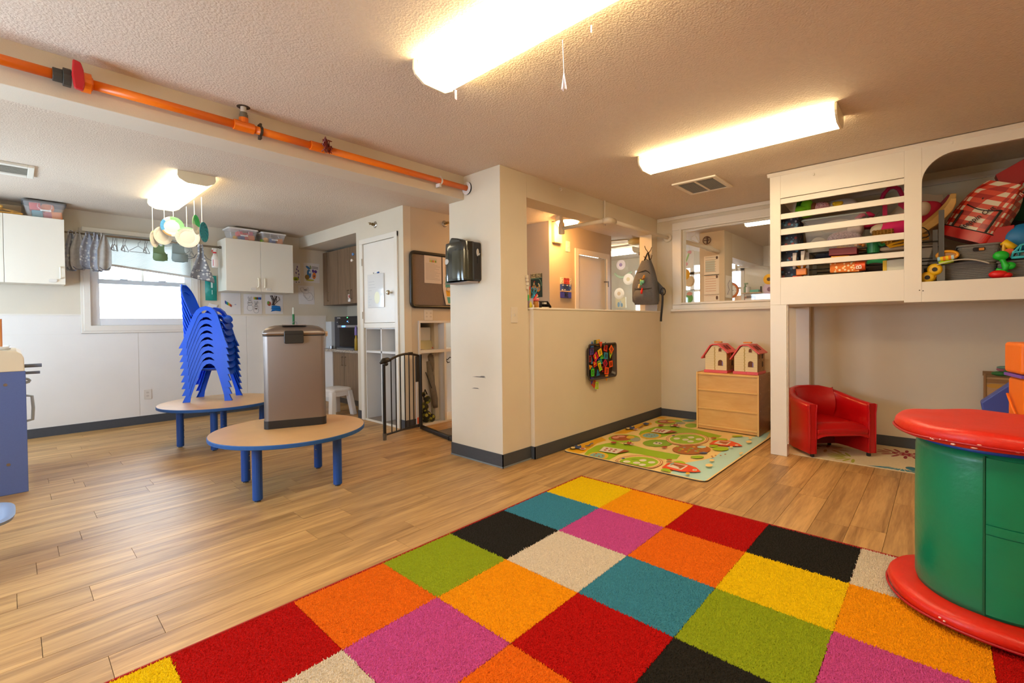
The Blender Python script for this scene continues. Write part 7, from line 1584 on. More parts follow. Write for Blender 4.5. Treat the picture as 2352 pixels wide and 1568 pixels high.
q = at(1947, 463, 4.95); ob('loop_strap', MB().tube([q+Vector((0, .03*math.cos(a), .016*math.sin(a))) for a in (2*PI*k/12 for k in range(12))], .004, 6, closed=True), mat('#D8CBBE', rough=.8), None, label='pale loop of strap beside the yellow flower', cat='strap')
# wicker basket
bs = thing('wicker_basket', 'small square wicker basket on the wire rack', 'basket', (4.90, .345, 1.797))
WK = mat('#B07A22', rough=.6); WKD = mat('#6E4812', rough=.7)
ob('basket_core', MB().box((4.825, .285, 1.797), (4.99, .405, 1.93)), WKD, bs)
for k in range(9): ob('weave_row', MB().tube([(x, y, 1.803+k*.0155) for x, y in rrect(4.82, .28, 4.995, .41, .012, 2)], .0066, 5, closed=True), WK, bs)
for k in range(6): ob('weave_stake', MB().tube([(4.812, .29+k*.022, 1.797), (4.812, .29+k*.022, 1.935)], .004, 5), WK, bs)
# pink trimmed canvas bag
cv = thing('canvas_bag', 'cream canvas bag with hot pink straps leaning behind the loft slats', 'bag', (5.12, .2, 1.80))
CVM = mat('#CDBBA2', rough=.85, bump=.1, bscale=200); HP = mat('#C21450', rough=.7)
def bagf(i, j):
    y = .43-.47*i+.03*j; z = 1.80+(.10+.36*math.sin(min(1, i*1.1+.02)*PI*.62))*j
    return (5.24-.10*math.sin(i*PI)*math.sin(j*PI)+.05*j, y, z)
ob('canvas_body', MB().grid(bagf, 16, 12), CVM, cv, smooth=True, solid=.03)
hh = [at(u, v, 5.2) for u, v in ((2022, 466), (2030, 445), (2042, 432), (2054, 429), (2065, 434), (2072, 448), (2073, 466))]
ob('bag_handle', MB().tube(hh, .016, 8), HP, cv, smooth=True)
h2 = [at(u, v, 5.11) for u, v in ((1965, 503), (1980, 493), (1995, 491), (2008, 496))]
ob('lower_strap', MB().tube(h2, [.012, .02, .022, .014], 8), HP, cv, smooth=True)
ob('strap_band', MB().grid(lambda i, j: at(2027+11*i, 471+24*j-.8*i, 5.12), 2, 4), HP, cv, solid=.006)
ob('corner_trim', MB().grid(lambda i, j: at(2063+14*i, 466+10*i*j+6*j, 5.11), 4, 2).grid(lambda i, j: at(2064+13*i, 489+(1-i)*2+6*j, 5.11), 4, 2), HP, cv, solid=.006)
ob('name_ink', MB().tube([at(2012, 497, 5.105), at(2016, 490, 5.105), at(2020, 486, 5.105)], .002, 4), mat('#6A6058', rough=.8), cv)
lump('pink_cushion', tuple(at(2062, 522, 4.90)), (.07, .11, .075), mat('#D81A5E', rough=.8), 'bright pink cushion below the canvas bag', 'cushion', 12, .08)
lump('pink_cloth', tuple(at(2000, 517, 5.0)), (.06, .09, .03), HP, 'hot pink cloth strip between the basket and the cushion', 'cloth', 13, .1)
lump('cream_plush', tuple(at(2024, 527, 4.92)), (.05, .075, .045), mat('#C9B79C', rough=.85), 'cream plush shape with a gold rope beside the pink cushion', 'plush toy', 14, .06)
ob('gold_rope', MB().tube([at(u, v, 4.87) for u, v in ((2033, 514), (2039, 519), (2043, 526), (2041, 534))], .011, 8), mat('#9A6A1A', rough=.6), None, smooth=True, label='twisted gold rope on the cream plush', cat='rope')
# lower row
q = at(1818, 622, 4.72)
ob('orange_block', MB().box((4.72, at(1842, 630, 4.72).y, FZ+.0005), (4.79, at(1820, 630, 4.72).y, 1.60)), mat('#E04A12', rough=.4), None, bevel=.005, label='deep orange toy block at the left foot of the loft slats', cat='toy block')
ob('amber_block', MB().box((4.70, at(1852, 620, 4.70).y, 1.601), (4.78, at(1828, 620, 4.70).y, 1.66)), mat('#DE7A0C', rough=.35), None, bevel=.006, label='amber hollow toy block on the deep orange one', cat='toy block')
ya_, yb_ = at(1820, 600, 4.70).y, at(1851, 600, 4.70).y
hf = thing('toy_stall', 'small white toy stall frame with amber jar behind the slats', 'toy', (4.74, (ya_+yb_)/2, 1.661))
ob('stall_side', MB().prism([(0, 0), (.02, 0), (.03, .14), (.0, .14)], lambda u, z, d: (4.71+d, ya_-u, 1.661+z), .06).prism([(0, 0), (.015, 0), (.03, .15), (.0, .15)], lambda u, z, d: (4.71+d, yb_+.04-u, 1.661+z), .06), mat('#CFC3B8', rough=.5), hf)
ob('amber_jar', MB().ball((4.74, (ya_+yb_)/2-.01, 1.695), (.025, .04, .034), 12, 8), mat('#C98412', rough=.3), hf, smooth=True)
bp2 = at(1893, 636, 4.72)
bpl = thing('blue_plate', 'blue toy plate lying behind the slats at the loft floor', 'toy plate', (4.80, bp2.y, 1.505))
ob('plate', MB().lathe([(.01, 1.504), (.07, 1.504), (.095, 1.55), (.088, 1.55), (.066, 1.512), (.01, 1.51)], (4.83, at(1892, 625, 4.8).y, 0), 28), mat('#1F4FC0', rough=.4), bpl, smooth=True)
q = at(1905, 630, 4.68); ob('toy_saucer', MB().lathe([(.01, 1.512), (.06, 1.51), (.066, 1.516), (.05, 1.53), (.01, 1.534)], (4.715, q.y-.01, 0), 24), mat('#9A78C8', rough=.3, alpha=.8), None, smooth=True, label='pale violet clear saucer beside the blue toy plate', cat='saucer')
ob('orange_bag', MB().obox(at(1940, 614, 4.70), Vector(at(1968, 612, 4.70)-at(1900, 615, 4.70))*.5, (.02, 0, 0), (0, 0, .042)), spot_mat('#D8701A', ['#E8C890', '#E8D0A0'], 42, .36, 'orange_lattice'), None, bevel=.01, label='orange box with a cream lattice pattern behind the lowest slats', cat='box')
e0 = at(1975, 612, 4.69); oc = thing('orange_cup', 'orange cup marked with a white letter at the end of the lattice box', 'cup', tuple(e0))
ob('cup', MB().tube([at(1965, 612, 4.71), at(1988, 610, 4.71)], [.044, .040], 16), mat('#E0521A', rough=.35), oc, smooth=False)
text('B', .06, lambda x, y, t_: (4.664, at(1973, 613, 4.665).y+y*.9, at(1973, 613, 4.665).z+x), mat('#E8DAC8', rough=.5), 'printed_letter', oc, bold=.001)
ob('red_game_box', MB().obox(at(1938, 581, 4.80), Vector(at(1972, 578, 4.80)-at(1908, 582, 4.80))*.5, (.06, 0, -.01), (0, .0, .030)), mat('#8A1A22', rough=.45), None, bevel=.003, label='dark red game box lying on the lattice box', cat='game box')
ob('game_stripe', MB().obox(at(1930, 591, 4.738), Vector(at(1950, 590, 4.738)-at(1908, 592, 4.738))*.5, (.002, 0, 0), (0, 0, .012)), mat('#E8A018', rough=.5), None, label='yellow strip along the front of the dark red game box', cat='card')
ob('wooden_tray', MB().obox(at(1958, 572, 4.86), Vector(at(1992, 571, 4.86)-at(1925, 568, 4.86))*.5, (.08, 0, 0), (0, 0, .009)), mat('#B0875A', rough=.6), None, bevel=.004, label='thin tan wooden tray above the dark red game box', cat='tray')
for k, (u, v) in enumerate(((1966, 562), (1975, 560), (1983, 563))): ob('wood_bead', MB().ball(tuple(at(u, v, 4.85)), .014, 10, 7), mat('#C9803A', rough=.5), None, smooth=True, label=('left', 'middle', 'right')[k]+' of three copper coloured beads on the thin tan tray', cat='bead')
gq = at(2006, 568, 4.78); gt = thing('green_cup', 'green toy pan with a handle behind the slats', 'toy pan', tuple(gq))
ob('pan', MB().lathe([(.04, -.045), (.045, .045), (.04, .045), (.034, -.03)], tuple(gq), 18), mat('#0E7A3E', rough=.4), gt)
ob('pan_handle', MB().tube([gq+Vector((-.03, -.03, .03)), at(2025, 563, 4.76), at(2033, 560, 4.76)], .014, 8), mat('#0E7A3E', rough=.4), gt)
yq = [at(u, v, 4.74) for u, v in ((2038, 565), (2052, 559), (2077, 553), (2077, 561), (2044, 567))]
ob('toy_bracket', MB().tube(yq, .010, 6, closed=True), mat('#D89A14', rough=.4), None, label='yellow plastic frame at the right end of the slats', cat='toy')
lump('tan_cloth', tuple(at(2055, 570, 4.80)), (.04, .10, .022), mat('#B8A084', rough=.85), 'tan cloth beneath the yellow plastic frame', 'cloth', 17, .08)
ob('picture_book', MB().obox(at(2058, 609, 4.74), Vector(at(2085, 606, 4.74)-at(2028, 611, 4.74))*.5, (.01, 0, 0), (0, 0, .045)), mat('#D3CCB8', rough=.5), None, bevel=.002, label='cream and yellow picture book standing behind the lowest slats', cat='book')
ob('yellow_spine', MB().obox(at(2032, 611, 4.727), Vector(at(2038, 610, 4.727)-at(2029, 611, 4.727))*.5, (.002, 0, 0), (0, 0, .044)), mat('#D8B01C', rough=.5), None, label='yellow edge strip of the standing picture book', cat='card')
lump('sea_green_toy', tuple(at(2015, 600, 4.86)), (.04, .07, .04), mat('#2E9A62', rough=.8), 'sea green plush between the orange cup and the picture book', 'plush toy', 19, .06)
lump('dark_cloth', tuple(at(2012, 616, 4.84)), (.05, .08, .04), mat('#3A2A22', rough=.9), 'dark brown cloth heap beside the picture book', 'cloth', 20, .1)
lump('navy_hat', tuple(at(1893, 588, 4.90)), (.06, .07, .035), mat('#1E2233', rough=.85), 'navy cloth hat behind the wire brace', 'hat', 21, .05)

# ---------------- contents of the arched opening
GAR = mat('#6C6762', rough=.65, bump=.5, bscale=150)
def grey_basket(u0, u1, vb, vt, xf, d, label, slot=True, zb=None):
    a, b = at(u0, vb, xf), at(u1, vb, xf); z0 = zb if zb else a.z; zt2 = at((u0+u1)/2, vt, xf).z
    t = thing('woven_basket', label, 'basket', (xf+d/2, (a.y+b.y)/2, z0))
    R = tapered(xf, xf+d, b.y, a.y, z0, zt2-.012, .012, .03)
    ob('basket_shell', MB().rings(R, True, False).add(R[0], [tuple(range(24))[::-1]]), GAR, t, solid=.004)
    ob('basket_rim', MB().tube([(x, y, zt2-.006) for x, y in rrect(xf-.004, b.y-.004, xf+d+.004, a.y+.004, .03)], .008, 6, closed=True), mat('#78736E', rough=.6), t, smooth=True)
    m_ = MB(); n = 9
    for k in range(n):
        z = z0+.012+(zt2-z0-.04)*k/(n-1); e = .012*(1-k/(n-1)); m_.tube([(x, y, z) for x, y in rrect(xf+e-.002, b.y+e-.002, xf+d-e+.002, a.y-e+.002, .03, 3)], .0036, 5, closed=True)
    ob('weave', m_, mat('#7A756F', rough=.7), t, kind='stuff')
    if slot:
        w = (a.y-b.y)*.30; yc_ = (a.y+b.y)/2; ob('hand_slot', MB().prism(rrect(-w/2, -.014, w/2, .014, .01), lambda u, z, q: (xf-.007+q, yc_-u, zt2-.038+z), .002), mat('#1C1310', rough=.8), t)
        ob('slot_contents', MB().box((xf-.0085, yc_-w/2+.006, zt2-.048), (xf-.0072, yc_-.0, zt2-.03)), mat('#C97A1E', rough=.6), t); ob('slot_contents', MB().box((xf-.0085, yc_+.002, zt2-.046), (xf-.0072, yc_+w/2-.03, zt2-.031)), mat('#8A1616', rough=.6), t)
    return zt2
z1_ = grey_basket(2160, 2289, 645, 601, 4.77, .26, 'lower left grey woven basket at the front of the arched opening', False, FZ+.004)
z2_ = grey_basket(2201, 2298, 598, 560, 4.79, .24, 'upper grey woven basket with a slot, stacked on the lower left one', True, z1_+.004)
grey_basket(2292, 2392, 634, 597, 4.77, .26, 'grey woven basket at the right, behind the red and green toy', False, FZ+.004)
ob('paper_pile', MB().grid(lambda i, j: at(2152+120*i, 608-13*math.sin(i*PI*.9)+2*j, 4.685+.1*j), 12, 2), mat('#BDB4A4', rough=.7), None, solid=.006, label='bent white cards spilling over the lower left grey basket', cat='card')
# gingham tote
gt_ = thing('gingham_tote', 'red and white gingham tote bag with black trim, leaning in the arched opening', 'tote bag', (5.0, -.2, 1.75))
GM = check_mat('#CDBFA6', '#9A1206', '#C23A22', .068)
Ct = at(2206, 548, 4.92)
tilt, yaw = math.radians(27), math.radians(-20)
Rm = Matrix.Rotation(tilt, 3, 'X') @ Matrix.Rotation(yaw, 3, 'Z')
def tote(u, d, h): # u to viewer right, d depth away, h up
    return Ct+Rm @ Vector((d, -u, h))
def torng(h, w, d, k=0, off=0):
    P = []; n = 40
    for i in range(n):
        a = 2*PI*i/n-PI*.75; e = .35 if h < .38 else .6
        x = math.copysign(abs(math.cos(a))**e, math.cos(a)); y = math.copysign(abs(math.sin(a))**e, math.sin(a))
        wv = 1+k*math.sin(5*a+h*14)
        P.append(tote(off+w/2*x*wv, d/2+d/2*y*wv, h))
    return P
hs = [(0, .30, .20, 0, 0), (.02, .315, .22, .0, 0), (.075, .32, .225, .01, 0), (.0751, .321, .226, .01, 0), (.15, .32, .22, .02, 0), (.22, .31, .21, .03, .0), (.30, .295, .19, .035, .005), (.36, .27, .15, .04, .01), (.41, .24, .10, .04, .02), (.44, .21, .05, .03, .03)]
RR = [torng(*q) for q in hs]
mbr = MB().rings(RR[:3], True, True); ob('red_base', mbr, mat('#C2140C', rough=.35), gt_, smooth=False)
mbt = MB(); n = 40
mbt.rings([r+[r[0]] for r in RR[3:]], close=False, cap=False)
uv = []
for (h, w, d, k, o) in hs[3:]:
    per = 2*(w+d)*.97
    for i in range(n+1): uv.append((per*i/n+.02, h))
mbt.uv = uv
ob('gingham_cloth', mbt, GM, gt_, smooth=True)
BT = mat('#1E1812', rough=.5)
ob('base_trim', MB().tube([torng(.077, .326, .231, .01)[i] for i in range(40)], .004, 6, closed=True), BT, gt_)
for uu, h0, h1 in ((-.095, .08, .20), (.115, .08, .25), (-.03, .30, .43)): ob('strap', MB().tube([tote(uu+.03*(h-.1), -.006+.25*max(0, h-.2)**1.5*1.2, h) for h in [h0+(h1-h0)*q/6 for q in range(7)]], .008, 6), BT, gt_)
ob('handle_loop', MB().tube([tote(.10+.13*q, .05+.02*q, .33+.10*math.sin(q*PI*.6)) for q in [k/8 for k in range(9)]], .008, 6), BT, gt_, smooth=True)
ob('pocket_edge', MB().tube([tote(-.085+.2*q, -.012, .245-.02*math.sin(q*PI)) for q in [k/8 for k in range(9)]], .004, 6), BT, gt_, smooth=True)
def tmap(cu, ch, ca, off):
    c_, s_ = math.cos(ca), math.sin(ca)
    return lambda x, y, t_: tote(cu+x*c_-y*s_, off+.3*max(0, ch+x*s_+y*c_-.2)**1.6, ch+x*s_+y*c_)
text('Steppin Out', .05, tmap(.02, .165, 1.05, -.016), mat('#3A1410', rough=.6), 'stitched_lettering', gt_, bold=.001, w=.22)
ob('store_tag', MB().grid(lambda i, j: tote(.115+.05*i, .05-.01*j, .385+.022*j-.02*i), 2, 2), mat('#A80E0C', rough=.5), gt_, solid=.004)
text('TSC', .022, lambda x, y, t_: tote(.14+x, .038, .386+y-.4*x), mat('#E8D8C4', rough=.5), 'tag_lettering', gt_, bold=.0008)
# curved wooden board
wb = thing('wooden_bridge_toy', 'curved pale wooden toy board leaning left of the gingham tote', 'wooden toy', (5.0, .02, 1.75))
WPL = mat('#C79A4E', rough=.5, noise=.08, nscale=25)
for k, (dx, dv, c) in enumerate(((0, 0, WPL), (.03, -11, mat('#B58A42', rough=.55)))):
    P = [at(u, v+dv, 4.88+dx) for u, v in ((2112, 535), (2126, 525), (2145, 511), (2165, 494), (2180, 478), (2188, 464), (2190, 455))]
    m_ = MB(); R = []
    for i, p in enumerate(P):
        a = (P[min(i+1, 6)]-P[max(i-1, 0)]).normalized(); nrm = Vector((0, -a.z, a.y)); w_ = .016+.010*math.sin(i/6*PI)
        R.append([p+nrm*w_, p+nrm*w_+Vector((.06, 0, 0)), p-nrm*w_+Vector((.06, 0, 0)), p-nrm*w_])
    ob('curved_plank', m_.rings(R), c, wb, bevel=.004)
lump('crimson_cloth', tuple(at(2128, 490, 5.0)), (.05, .10, .10), mat('#B01238', rough=.8), 'crimson and cream cloth at the left side of the arched opening', 'cloth', 25, .08)
lump('cream_cloth', tuple(at(2118, 480, 4.96)), (.04, .05, .06), mat('#C9B49A', rough=.85), 'cream corner of cloth over the crimson one in the arch', 'cloth', 26, .05)
ob('magenta_card', MB().obox(at(2170, 466, 5.1), (0, -.04, .05), (.01, 0, 0), (0, .02, .012)), mat('#8A1436', rough=.6), None, label='dark magenta card edge behind the curved wooden board', cat='card')
# wire stand left inside the arch
ws = thing('wire_stand', 'black wire stand with a grey upright at the left of the arched opening', 'stand', (4.85, .03, FZ))
u0 = at(2148, 600, 4.78); ob('upright', MB().box((4.77, u0.y-.014, FZ+.0005), (4.79, u0.y+.014, at(2148, 528, 4.78).z)), mat('#55524E', rough=.5), ws)
ob('wire_loop', MB().tube([at(u, v, 4.78) for u, v in ((2112, 521), (2122, 523), (2132, 530), (2135, 540), (2128, 545), (2112, 548))], .004, 6), WIRE, ws)
for v in (566, 592): ob('shelf_wire', MB().tube([at(2112, v+2, 4.78), at(2148, v, 4.78)], .004, 6), WIRE, ws)
ob('clear_box', MB().prism([(0, 0), (.09, 0), (.13, .15), (0, .15)], lambda u, z, d: (4.80+d, at(2112, 600, 4.8).y-u+.05, 1.62+z), .15), CLEAR, None, label='clear tapered box on the wire stand in the arch', cat='storage bin')
ob('tan_toy', MB().tube([at(2118, 549, 4.83), at(2134, 547, 4.83)], .012, 6).tube([at(2118, 541, 4.85), at(2132, 540, 4.85)], .012, 6), mat('#B5822E', rough=.5), None, label='pair of tan wooden pegs on the wire stand', cat='wooden toy')
ob('dark_box', MB().box((4.84, at(2158, 600, 4.84).y, FZ+.001), (5.0, at(2122, 600, 4.84).y, 1.60)), mat('#2E2B29', rough=.6), None, bevel=.005, label='dark box standing under the wire stand in the arch', cat='box')
# yellow toy with two wheels
tv = thing('toy_truck', 'yellow toy truck tipped on its side showing two wheels', 'toy vehicle', tuple(at(2142, 630, 4.735)))
YT = mat('#E3B00C', rough=.4)
for u, v in ((2147, 619), (2130, 637.5)):
    q = at(u, v, 4.715); ob('wheel', MB().lathe([(.012, -.02), (.030, -.022), (.044, -.012), (.044, .012), (.030, .02), (.012, .018)], tuple(q), 18, axis='x'), YT, tv, smooth=True); ob('hub', MB().lathe([(.016, -.024), (.012, -.0222)], tuple(q), 12, axis='x'), mat('#2A1E12', rough=.6), tv)
ob('chassis', MB().tube([at(2150, 625, 4.725), at(2148, 634, 4.725), at(2143, 643, 4.725)], .014, 6).tube([at(2158, 617, 4.725), at(2150, 634, 4.725)], .008, 6).tube([at(2160, 620, 4.725), at(2145, 640, 4.725)], .006, 6), mat('#D89A10', rough=.4), tv)
# yellow lattice toy
lt_ = thing('lattice_toy', 'yellow and lime oval toy with an orange ribbed roller, beside the baskets', 'toy', tuple(at(2175, 598, 4.72)))
ov = [at(2176+24*math.cos(a), 586+9*math.sin(a)-.06*24*math.cos(a), 4.76) for a in (2*PI*k/20 for k in range(20))]
ob('oval_ring', MB().tube(ov, .010, 8, closed=True), mat('#E39A12', rough=.4), lt_, smooth=True)
ob('mesh_top', MB().add(ov, [tuple(range(20))]), mat('#A87A4A', rough=.6), lt_)
p, q = at(2153, 596, 4.70), at(2191, 590, 4.70)
for k in range(6): ob('roller_ring', MB().tube([p.lerp(q, k/6), p.lerp(q, (k+1)/6)], .017, 12), mat(('#8FB8C8', '#E8C81A', '#E8841A', '#E8C81A', '#E8841A', '#B8D0D8')[k], rough=.4), lt_)
ob('lime_base', MB().tube([at(2156, 604, 4.70), at(2175, 602, 4.70), at(2190, 598, 4.70)], .012, 8), mat('#A8C81A', rough=.4), lt_, smooth=True)
ob('stand_block', MB().box((4.705, at(2158, 610, 4.74).y-.03, FZ+.001), (4.80, at(2158, 610, 4.74).y+.015, 1.60)), mat('#6A665E', rough=.6), None, label='small grey box under the yellow lattice toy', cat='box')
# green and red rattle
rt_ = thing('rattle_toy', 'bright green twisted toy with a red bulb in front of the baskets', 'toy', tuple(at(2298, 636, 4.710)))
GR = mat('#16B028', rough=.4)
ob('green_cup', MB().ball(tuple(at(2299, 587, 4.725)), (.03, .042, .034), 14, 9), GR, rt_, smooth=True)
ob('green_twist', MB().tube([at(u, v, 4.725) for u, v in ((2300, 592), (2305, 601), (2311, 610), (2309, 618), (2303, 622))], [.02, .014, .024, .016, .012], 10).ball(tuple(at(2320, 610, 4.725)), (.014, .03, .026), 10, 7).tube([at(2288, 618, 4.720), at(2304, 622, 4.720), at(2315, 627, 4.720)], .010, 8), GR, rt_, smooth=True)
ob('red_bulb', MB().ball(tuple(at(2293, 630, 4.720)), (.034, .05, .03), 14, 9).ball(tuple(at(2308, 632, 4.720)), (.025, .04, .022), 12, 8), mat('#D81414', rough=.4), rt_, smooth=True)
# yellow roller, orange wheel, red panel, blue ball, teal basket
yt_ = thing('toy_roller', 'yellow cylinder toy with an orange wheel at the right of the upper basket', 'toy', tuple(at(2315, 580, 4.75)))
ob('roller', MB().tube([at(2304, 555, 4.78), at(2330, 570, 4.78)], .024, 14), mat('#E0B40C', rough=.4), yt_, smooth=True)
ob('bracket', MB().tube([at(2298, 561, 4.77), at(2306, 560, 4.77), at(2305, 580, 4.77)], .010, 8), mat('#C99A10', rough=.4), yt_)
ob('orange_wheel', MB().lathe([(.01, -.02), (.03, -.02), (.03, .02), (.01, .02)], tuple(at(2317, 581, 4.77)), 14, axis='x'), mat('#D8521A', rough=.5), yt_)
ob('red_box', MB().obox(at(2297, 545, 4.90), Vector(at(2328, 540, 4.90)-at(2264, 549, 4.90))*.5, (.01, 0, 0), (0, .0, .075)), mat('#A8100F', rough=.5), None, bevel=.004, label='plain red board standing below the tote on its right', cat='board')
lump('blue_ball', tuple(at(2352, 545, 4.92)), (.06, .11, .10), mat('#0E6FA8', rough=.5), 'large blue ball at the right edge of the arched opening', 'ball', 31, .015, e=1.0)
tb = thing('teal_wire_basket', 'turquoise openwork toy basket at the right edge of the arch', 'basket', tuple(at(2345, 592, 4.74)))
TL_ = mat('#35B0BE', rough=.4)
ob('basket_frame', MB().tube([at(u, v, 4.74) for u, v in ((2323, 592), (2328, 578), (2334, 574), (2344, 563), (2360, 558))], .007, 6).tube([at(2323, 592, 4.74), at(2370, 588, 4.74)], .010, 6).tube([at(2334, 574, 4.74), at(2341, 587, 4.74), at(2346, 562, 4.74)], .006, 6).tube([at(2328, 580, 4.73), at(2370, 574, 4.73)], .006, 6), TL_, tb, smooth=True)
ob('basket_panel', MB().add([at(2330, 588, 4.76), at(2370, 585, 4.76), at(2370, 576, 4.76), at(2336, 580, 4.76)], [(0, 1, 2, 3)]), mat('#7A8E94', rough=.5), tb)
ob('chip_box', MB().obox(at(2335, 415, 5.15), Vector(at(2372, 395, 5.15)-at(2298, 435, 5.15))*.5, (.06, 0, 0), Vector(at(2350, 450, 5.15)-at(2325, 395, 5.15))*.55), mat('#A80B12', rough=.45), None, bevel=.003, label='red printed food carton with a white label reading TOS, upper right of the arch', cat='carton')
lb = thing('carton_label', 'white label with TOS lettering on the red food carton', 'label', tuple(at(2352, 440, 5.08)))
ob('label_sheet', MB().add([at(2337, 442, 5.075), at(2385, 456, 5.075), at(2390, 410, 5.075), at(2352, 418, 5.075)], [(0, 1, 2, 3)]), mat('#BFC8C0', rough=.5), lb)
tc = at(2352, 441, 5.065); td1 = (at(2370, 447, 5.065)-at(2340, 436, 5.065)).normalized(); td2 = Vector((0, -td1.z, td1.y)); td2 = td2 if td2.z > 0 else -td2
text('TOS', .06, lambda x, y, t_: tc+td1*x+td2*y, mat('#16181A', rough=.6), 'label_lettering', lb, bold=.003)
ob('label_letter', MB().tube([at(2352+8*math.cos(a), 424+8*math.sin(a), 5.066) for a in (.6+k*.4 for k in range(13))], .008, 6), mat('#A80B12', rough=.5), lb)
hat = thing('straw_hat', 'tan straw cap with a dark green front at the right edge of the arch', 'hat', tuple(at(2330, 490, 5.03)))
ob('straw_side', MB().ball(tuple(at(2322, 462, 5.27)), (.06, .055, .085), 14, 9), mat('#8F6E24', rough=.9, bump=.5, bscale=300), hat, smooth=True)
ob('green_front', MB().ball(tuple(at(2350, 470, 5.24)), (.06, .11, .13), 18, 12), mat('#0D4A30', rough=.85, bump=.3, bscale=300), hat, smooth=True)
lump('black_bag', tuple(at(2335, 515, 5.3)), (.08, .16, .08), mat('#15120F', rough=.9), 'black cloth bag behind the straw cap', 'bag', 33, .05)
lump('fur_toy', tuple(at(2342, 500, 5.27)), (.04, .10, .04), mat('#5A4A34', rough=.95), 'brown furry toy below the green cap', 'plush toy', 34, .08)
bk_ = at(2240, 560, 5.1)
ob('storage_crate', MB().box((5.06, -.55, FZ+.001), (5.35, -.06, 1.70)), mat('#2A1C18', rough=.8), None, bevel=.01, label='dark crate deep in the arched opening carrying the tote', cat='crate')

# ================================================================== SOAP TOWEL DISPENSER ON THE PILLAR
DX = XP-.0005
dp = thing('towel_dispenser', 'smoky black paper towel dispenser on the left face of the pillar', 'dispenser', (DX-.1, 3.06, 1.57))
SMK = mat('#23241D', rough=.08, coat=.6); DBR = mat('#231C14', rough=.4)
dz0, dz1, dy0, dy1 = 1.572, 1.905, 2.905, 3.225
ob('back_housing', MB().prism(rrect(dy0, dz0, dy1, dz1, .02), lambda y, z, d: (DX-d, y, z), .085), DBR, dp, bevel=.006)
def dcv(i, j):
    y = dy0+.003+(dy1-dy0-.006)*i; z = dz0+.004+(dz1-dz0-.006)*j
    dpt = .10+.085*(1-abs(2*i-1)**4)**.6*(1-.06*abs(2*j-1)**6)
    return (DX-dpt, y, z)
mb = MB().grid(dcv, 24, 14)
mb.rings([[dcv(k/24, 0) for k in range(25)]+[(DX-.084, dy1-.003, dz0+.004), (DX-.084, dy0+.003, dz0+.004)]], True, True)
mb.rings([[dcv(k/24, 1) for k in range(25)]+[(DX-.084, dy1-.003, dz1-.002), (DX-.084, dy0+.003, dz1-.002)]], True, True)
mb.rings([[dcv(0, k/14) for k in range(15)], [(DX-.0845, dy0+.003, dcv(0, k/14)[2]) for k in range(15)]], False, False).rings([[dcv(1, k/14) for k in range(15)], [(DX-.0845, dy1-.003, dcv(1, k/14)[2]) for k in range(15)]], False, False)
ob('smoked_cover', mb, SMK, dp, smooth=True)
ob('paper_roll', MB().grid(lambda i, j: (lambda p: (p[0]-.0006, p[1], p[2]))(dcv(.03+.5*i, .05+.72*j)), 12, 6), mat('#3A3A2C', rough=.12, coat=.6), dp, smooth=True)
ob('bottom_lip', MB().prism([(0, 0), (.0, .016), (.12, .012), (.15, .0)], lambda d, z, h: (DX-.02-d, dy0+.02+h, dz0-.016+z), dy1-dy0-.04), mat('#A9A2A4', rough=.5), dp)
ebx = [dcv(.78+.26*.5*math.cos(a)*.9, .52+.075*math.sin(a)) for a in (2*PI*k/18 for k in range(18))]
ob('oval_badge', MB().rings([ebx, [(x-.004, y, z) for x, y, z in ebx]]), mat('#B9B5AE', metal=.5, rough=.4), dp)
k0 = [(DX-.12, 3.14, dz1-.004), (DX-.12, 3.13, dz1+.03), (DX-.11, 3.10, dz1+.055), (DX-.10, 3.06, dz1+.056)]
ob('top_lever', MB().prism([(.0, 0), (.16, 0), (.16, .03), (.12, .045), (.04, .06), (.015, .03)], lambda y, z, h: (DX-.14+h, 3.20-y-.02, dz1-.006+z), .075), mat('#1C1912', rough=.35), dp, bevel=.01)
ob('side_hook', MB().lathe([(.004, 0), (.013, .001), (.013, .006), (.004, .007)], (0, 0, 0), 14, axis='y', sx=1, sy=1.0), mat('#CFC8BC', rough=.4), dp)
hk_ = [o for o in bpy.data.objects if o.name == 'side_hook'][0]
for v_ in hk_.data.vertices:
    w_ = v_.co+Vector(ORG[dp.name][0]); v_.co = Vector((DX-.045+w_.x*1.0, dy0-w_.y, 1.815+w_.z*2.4))-Vector(ORG[dp.name][0])
ob('hook_prong', MB().tube([(DX-.045, dy0-.006, 1.80), (DX-.045, dy0-.022, 1.79), (DX-.045, dy0-.028, 1.805)], .004, 6), mat('#CFC8BC', rough=.4), dp)
ob('key_strip', MB().box((DX-.05, dy0-.002, 1.72), (DX-.042, dy0-.0005, 1.775)), mat('#0A0806', rough=.6), dp)
# scuff marks on the pillar
for k, (u, v, w_) in enumerate(((1100, 866, .09), (1092, 892, .05), (1108, 865, .04))):
    q = aX(u, v, XP); ob('scuff_mark', MB().add([(XP-.0006, q.y+w_, q.z-.002), (XP-.0006, q.y-w_, q.z+.0), (XP-.0006, q.y-w_*.6, q.z+.008), (XP-.0006, q.y+w_*.3, q.z+.006)], [(0, 1, 2, 3)]), mat('#6E6862', rough=.7), None, label=('long dark', 'short faint', 'small dark')[k]+' scuff mark low on the left face of the pillar', cat='scuff')

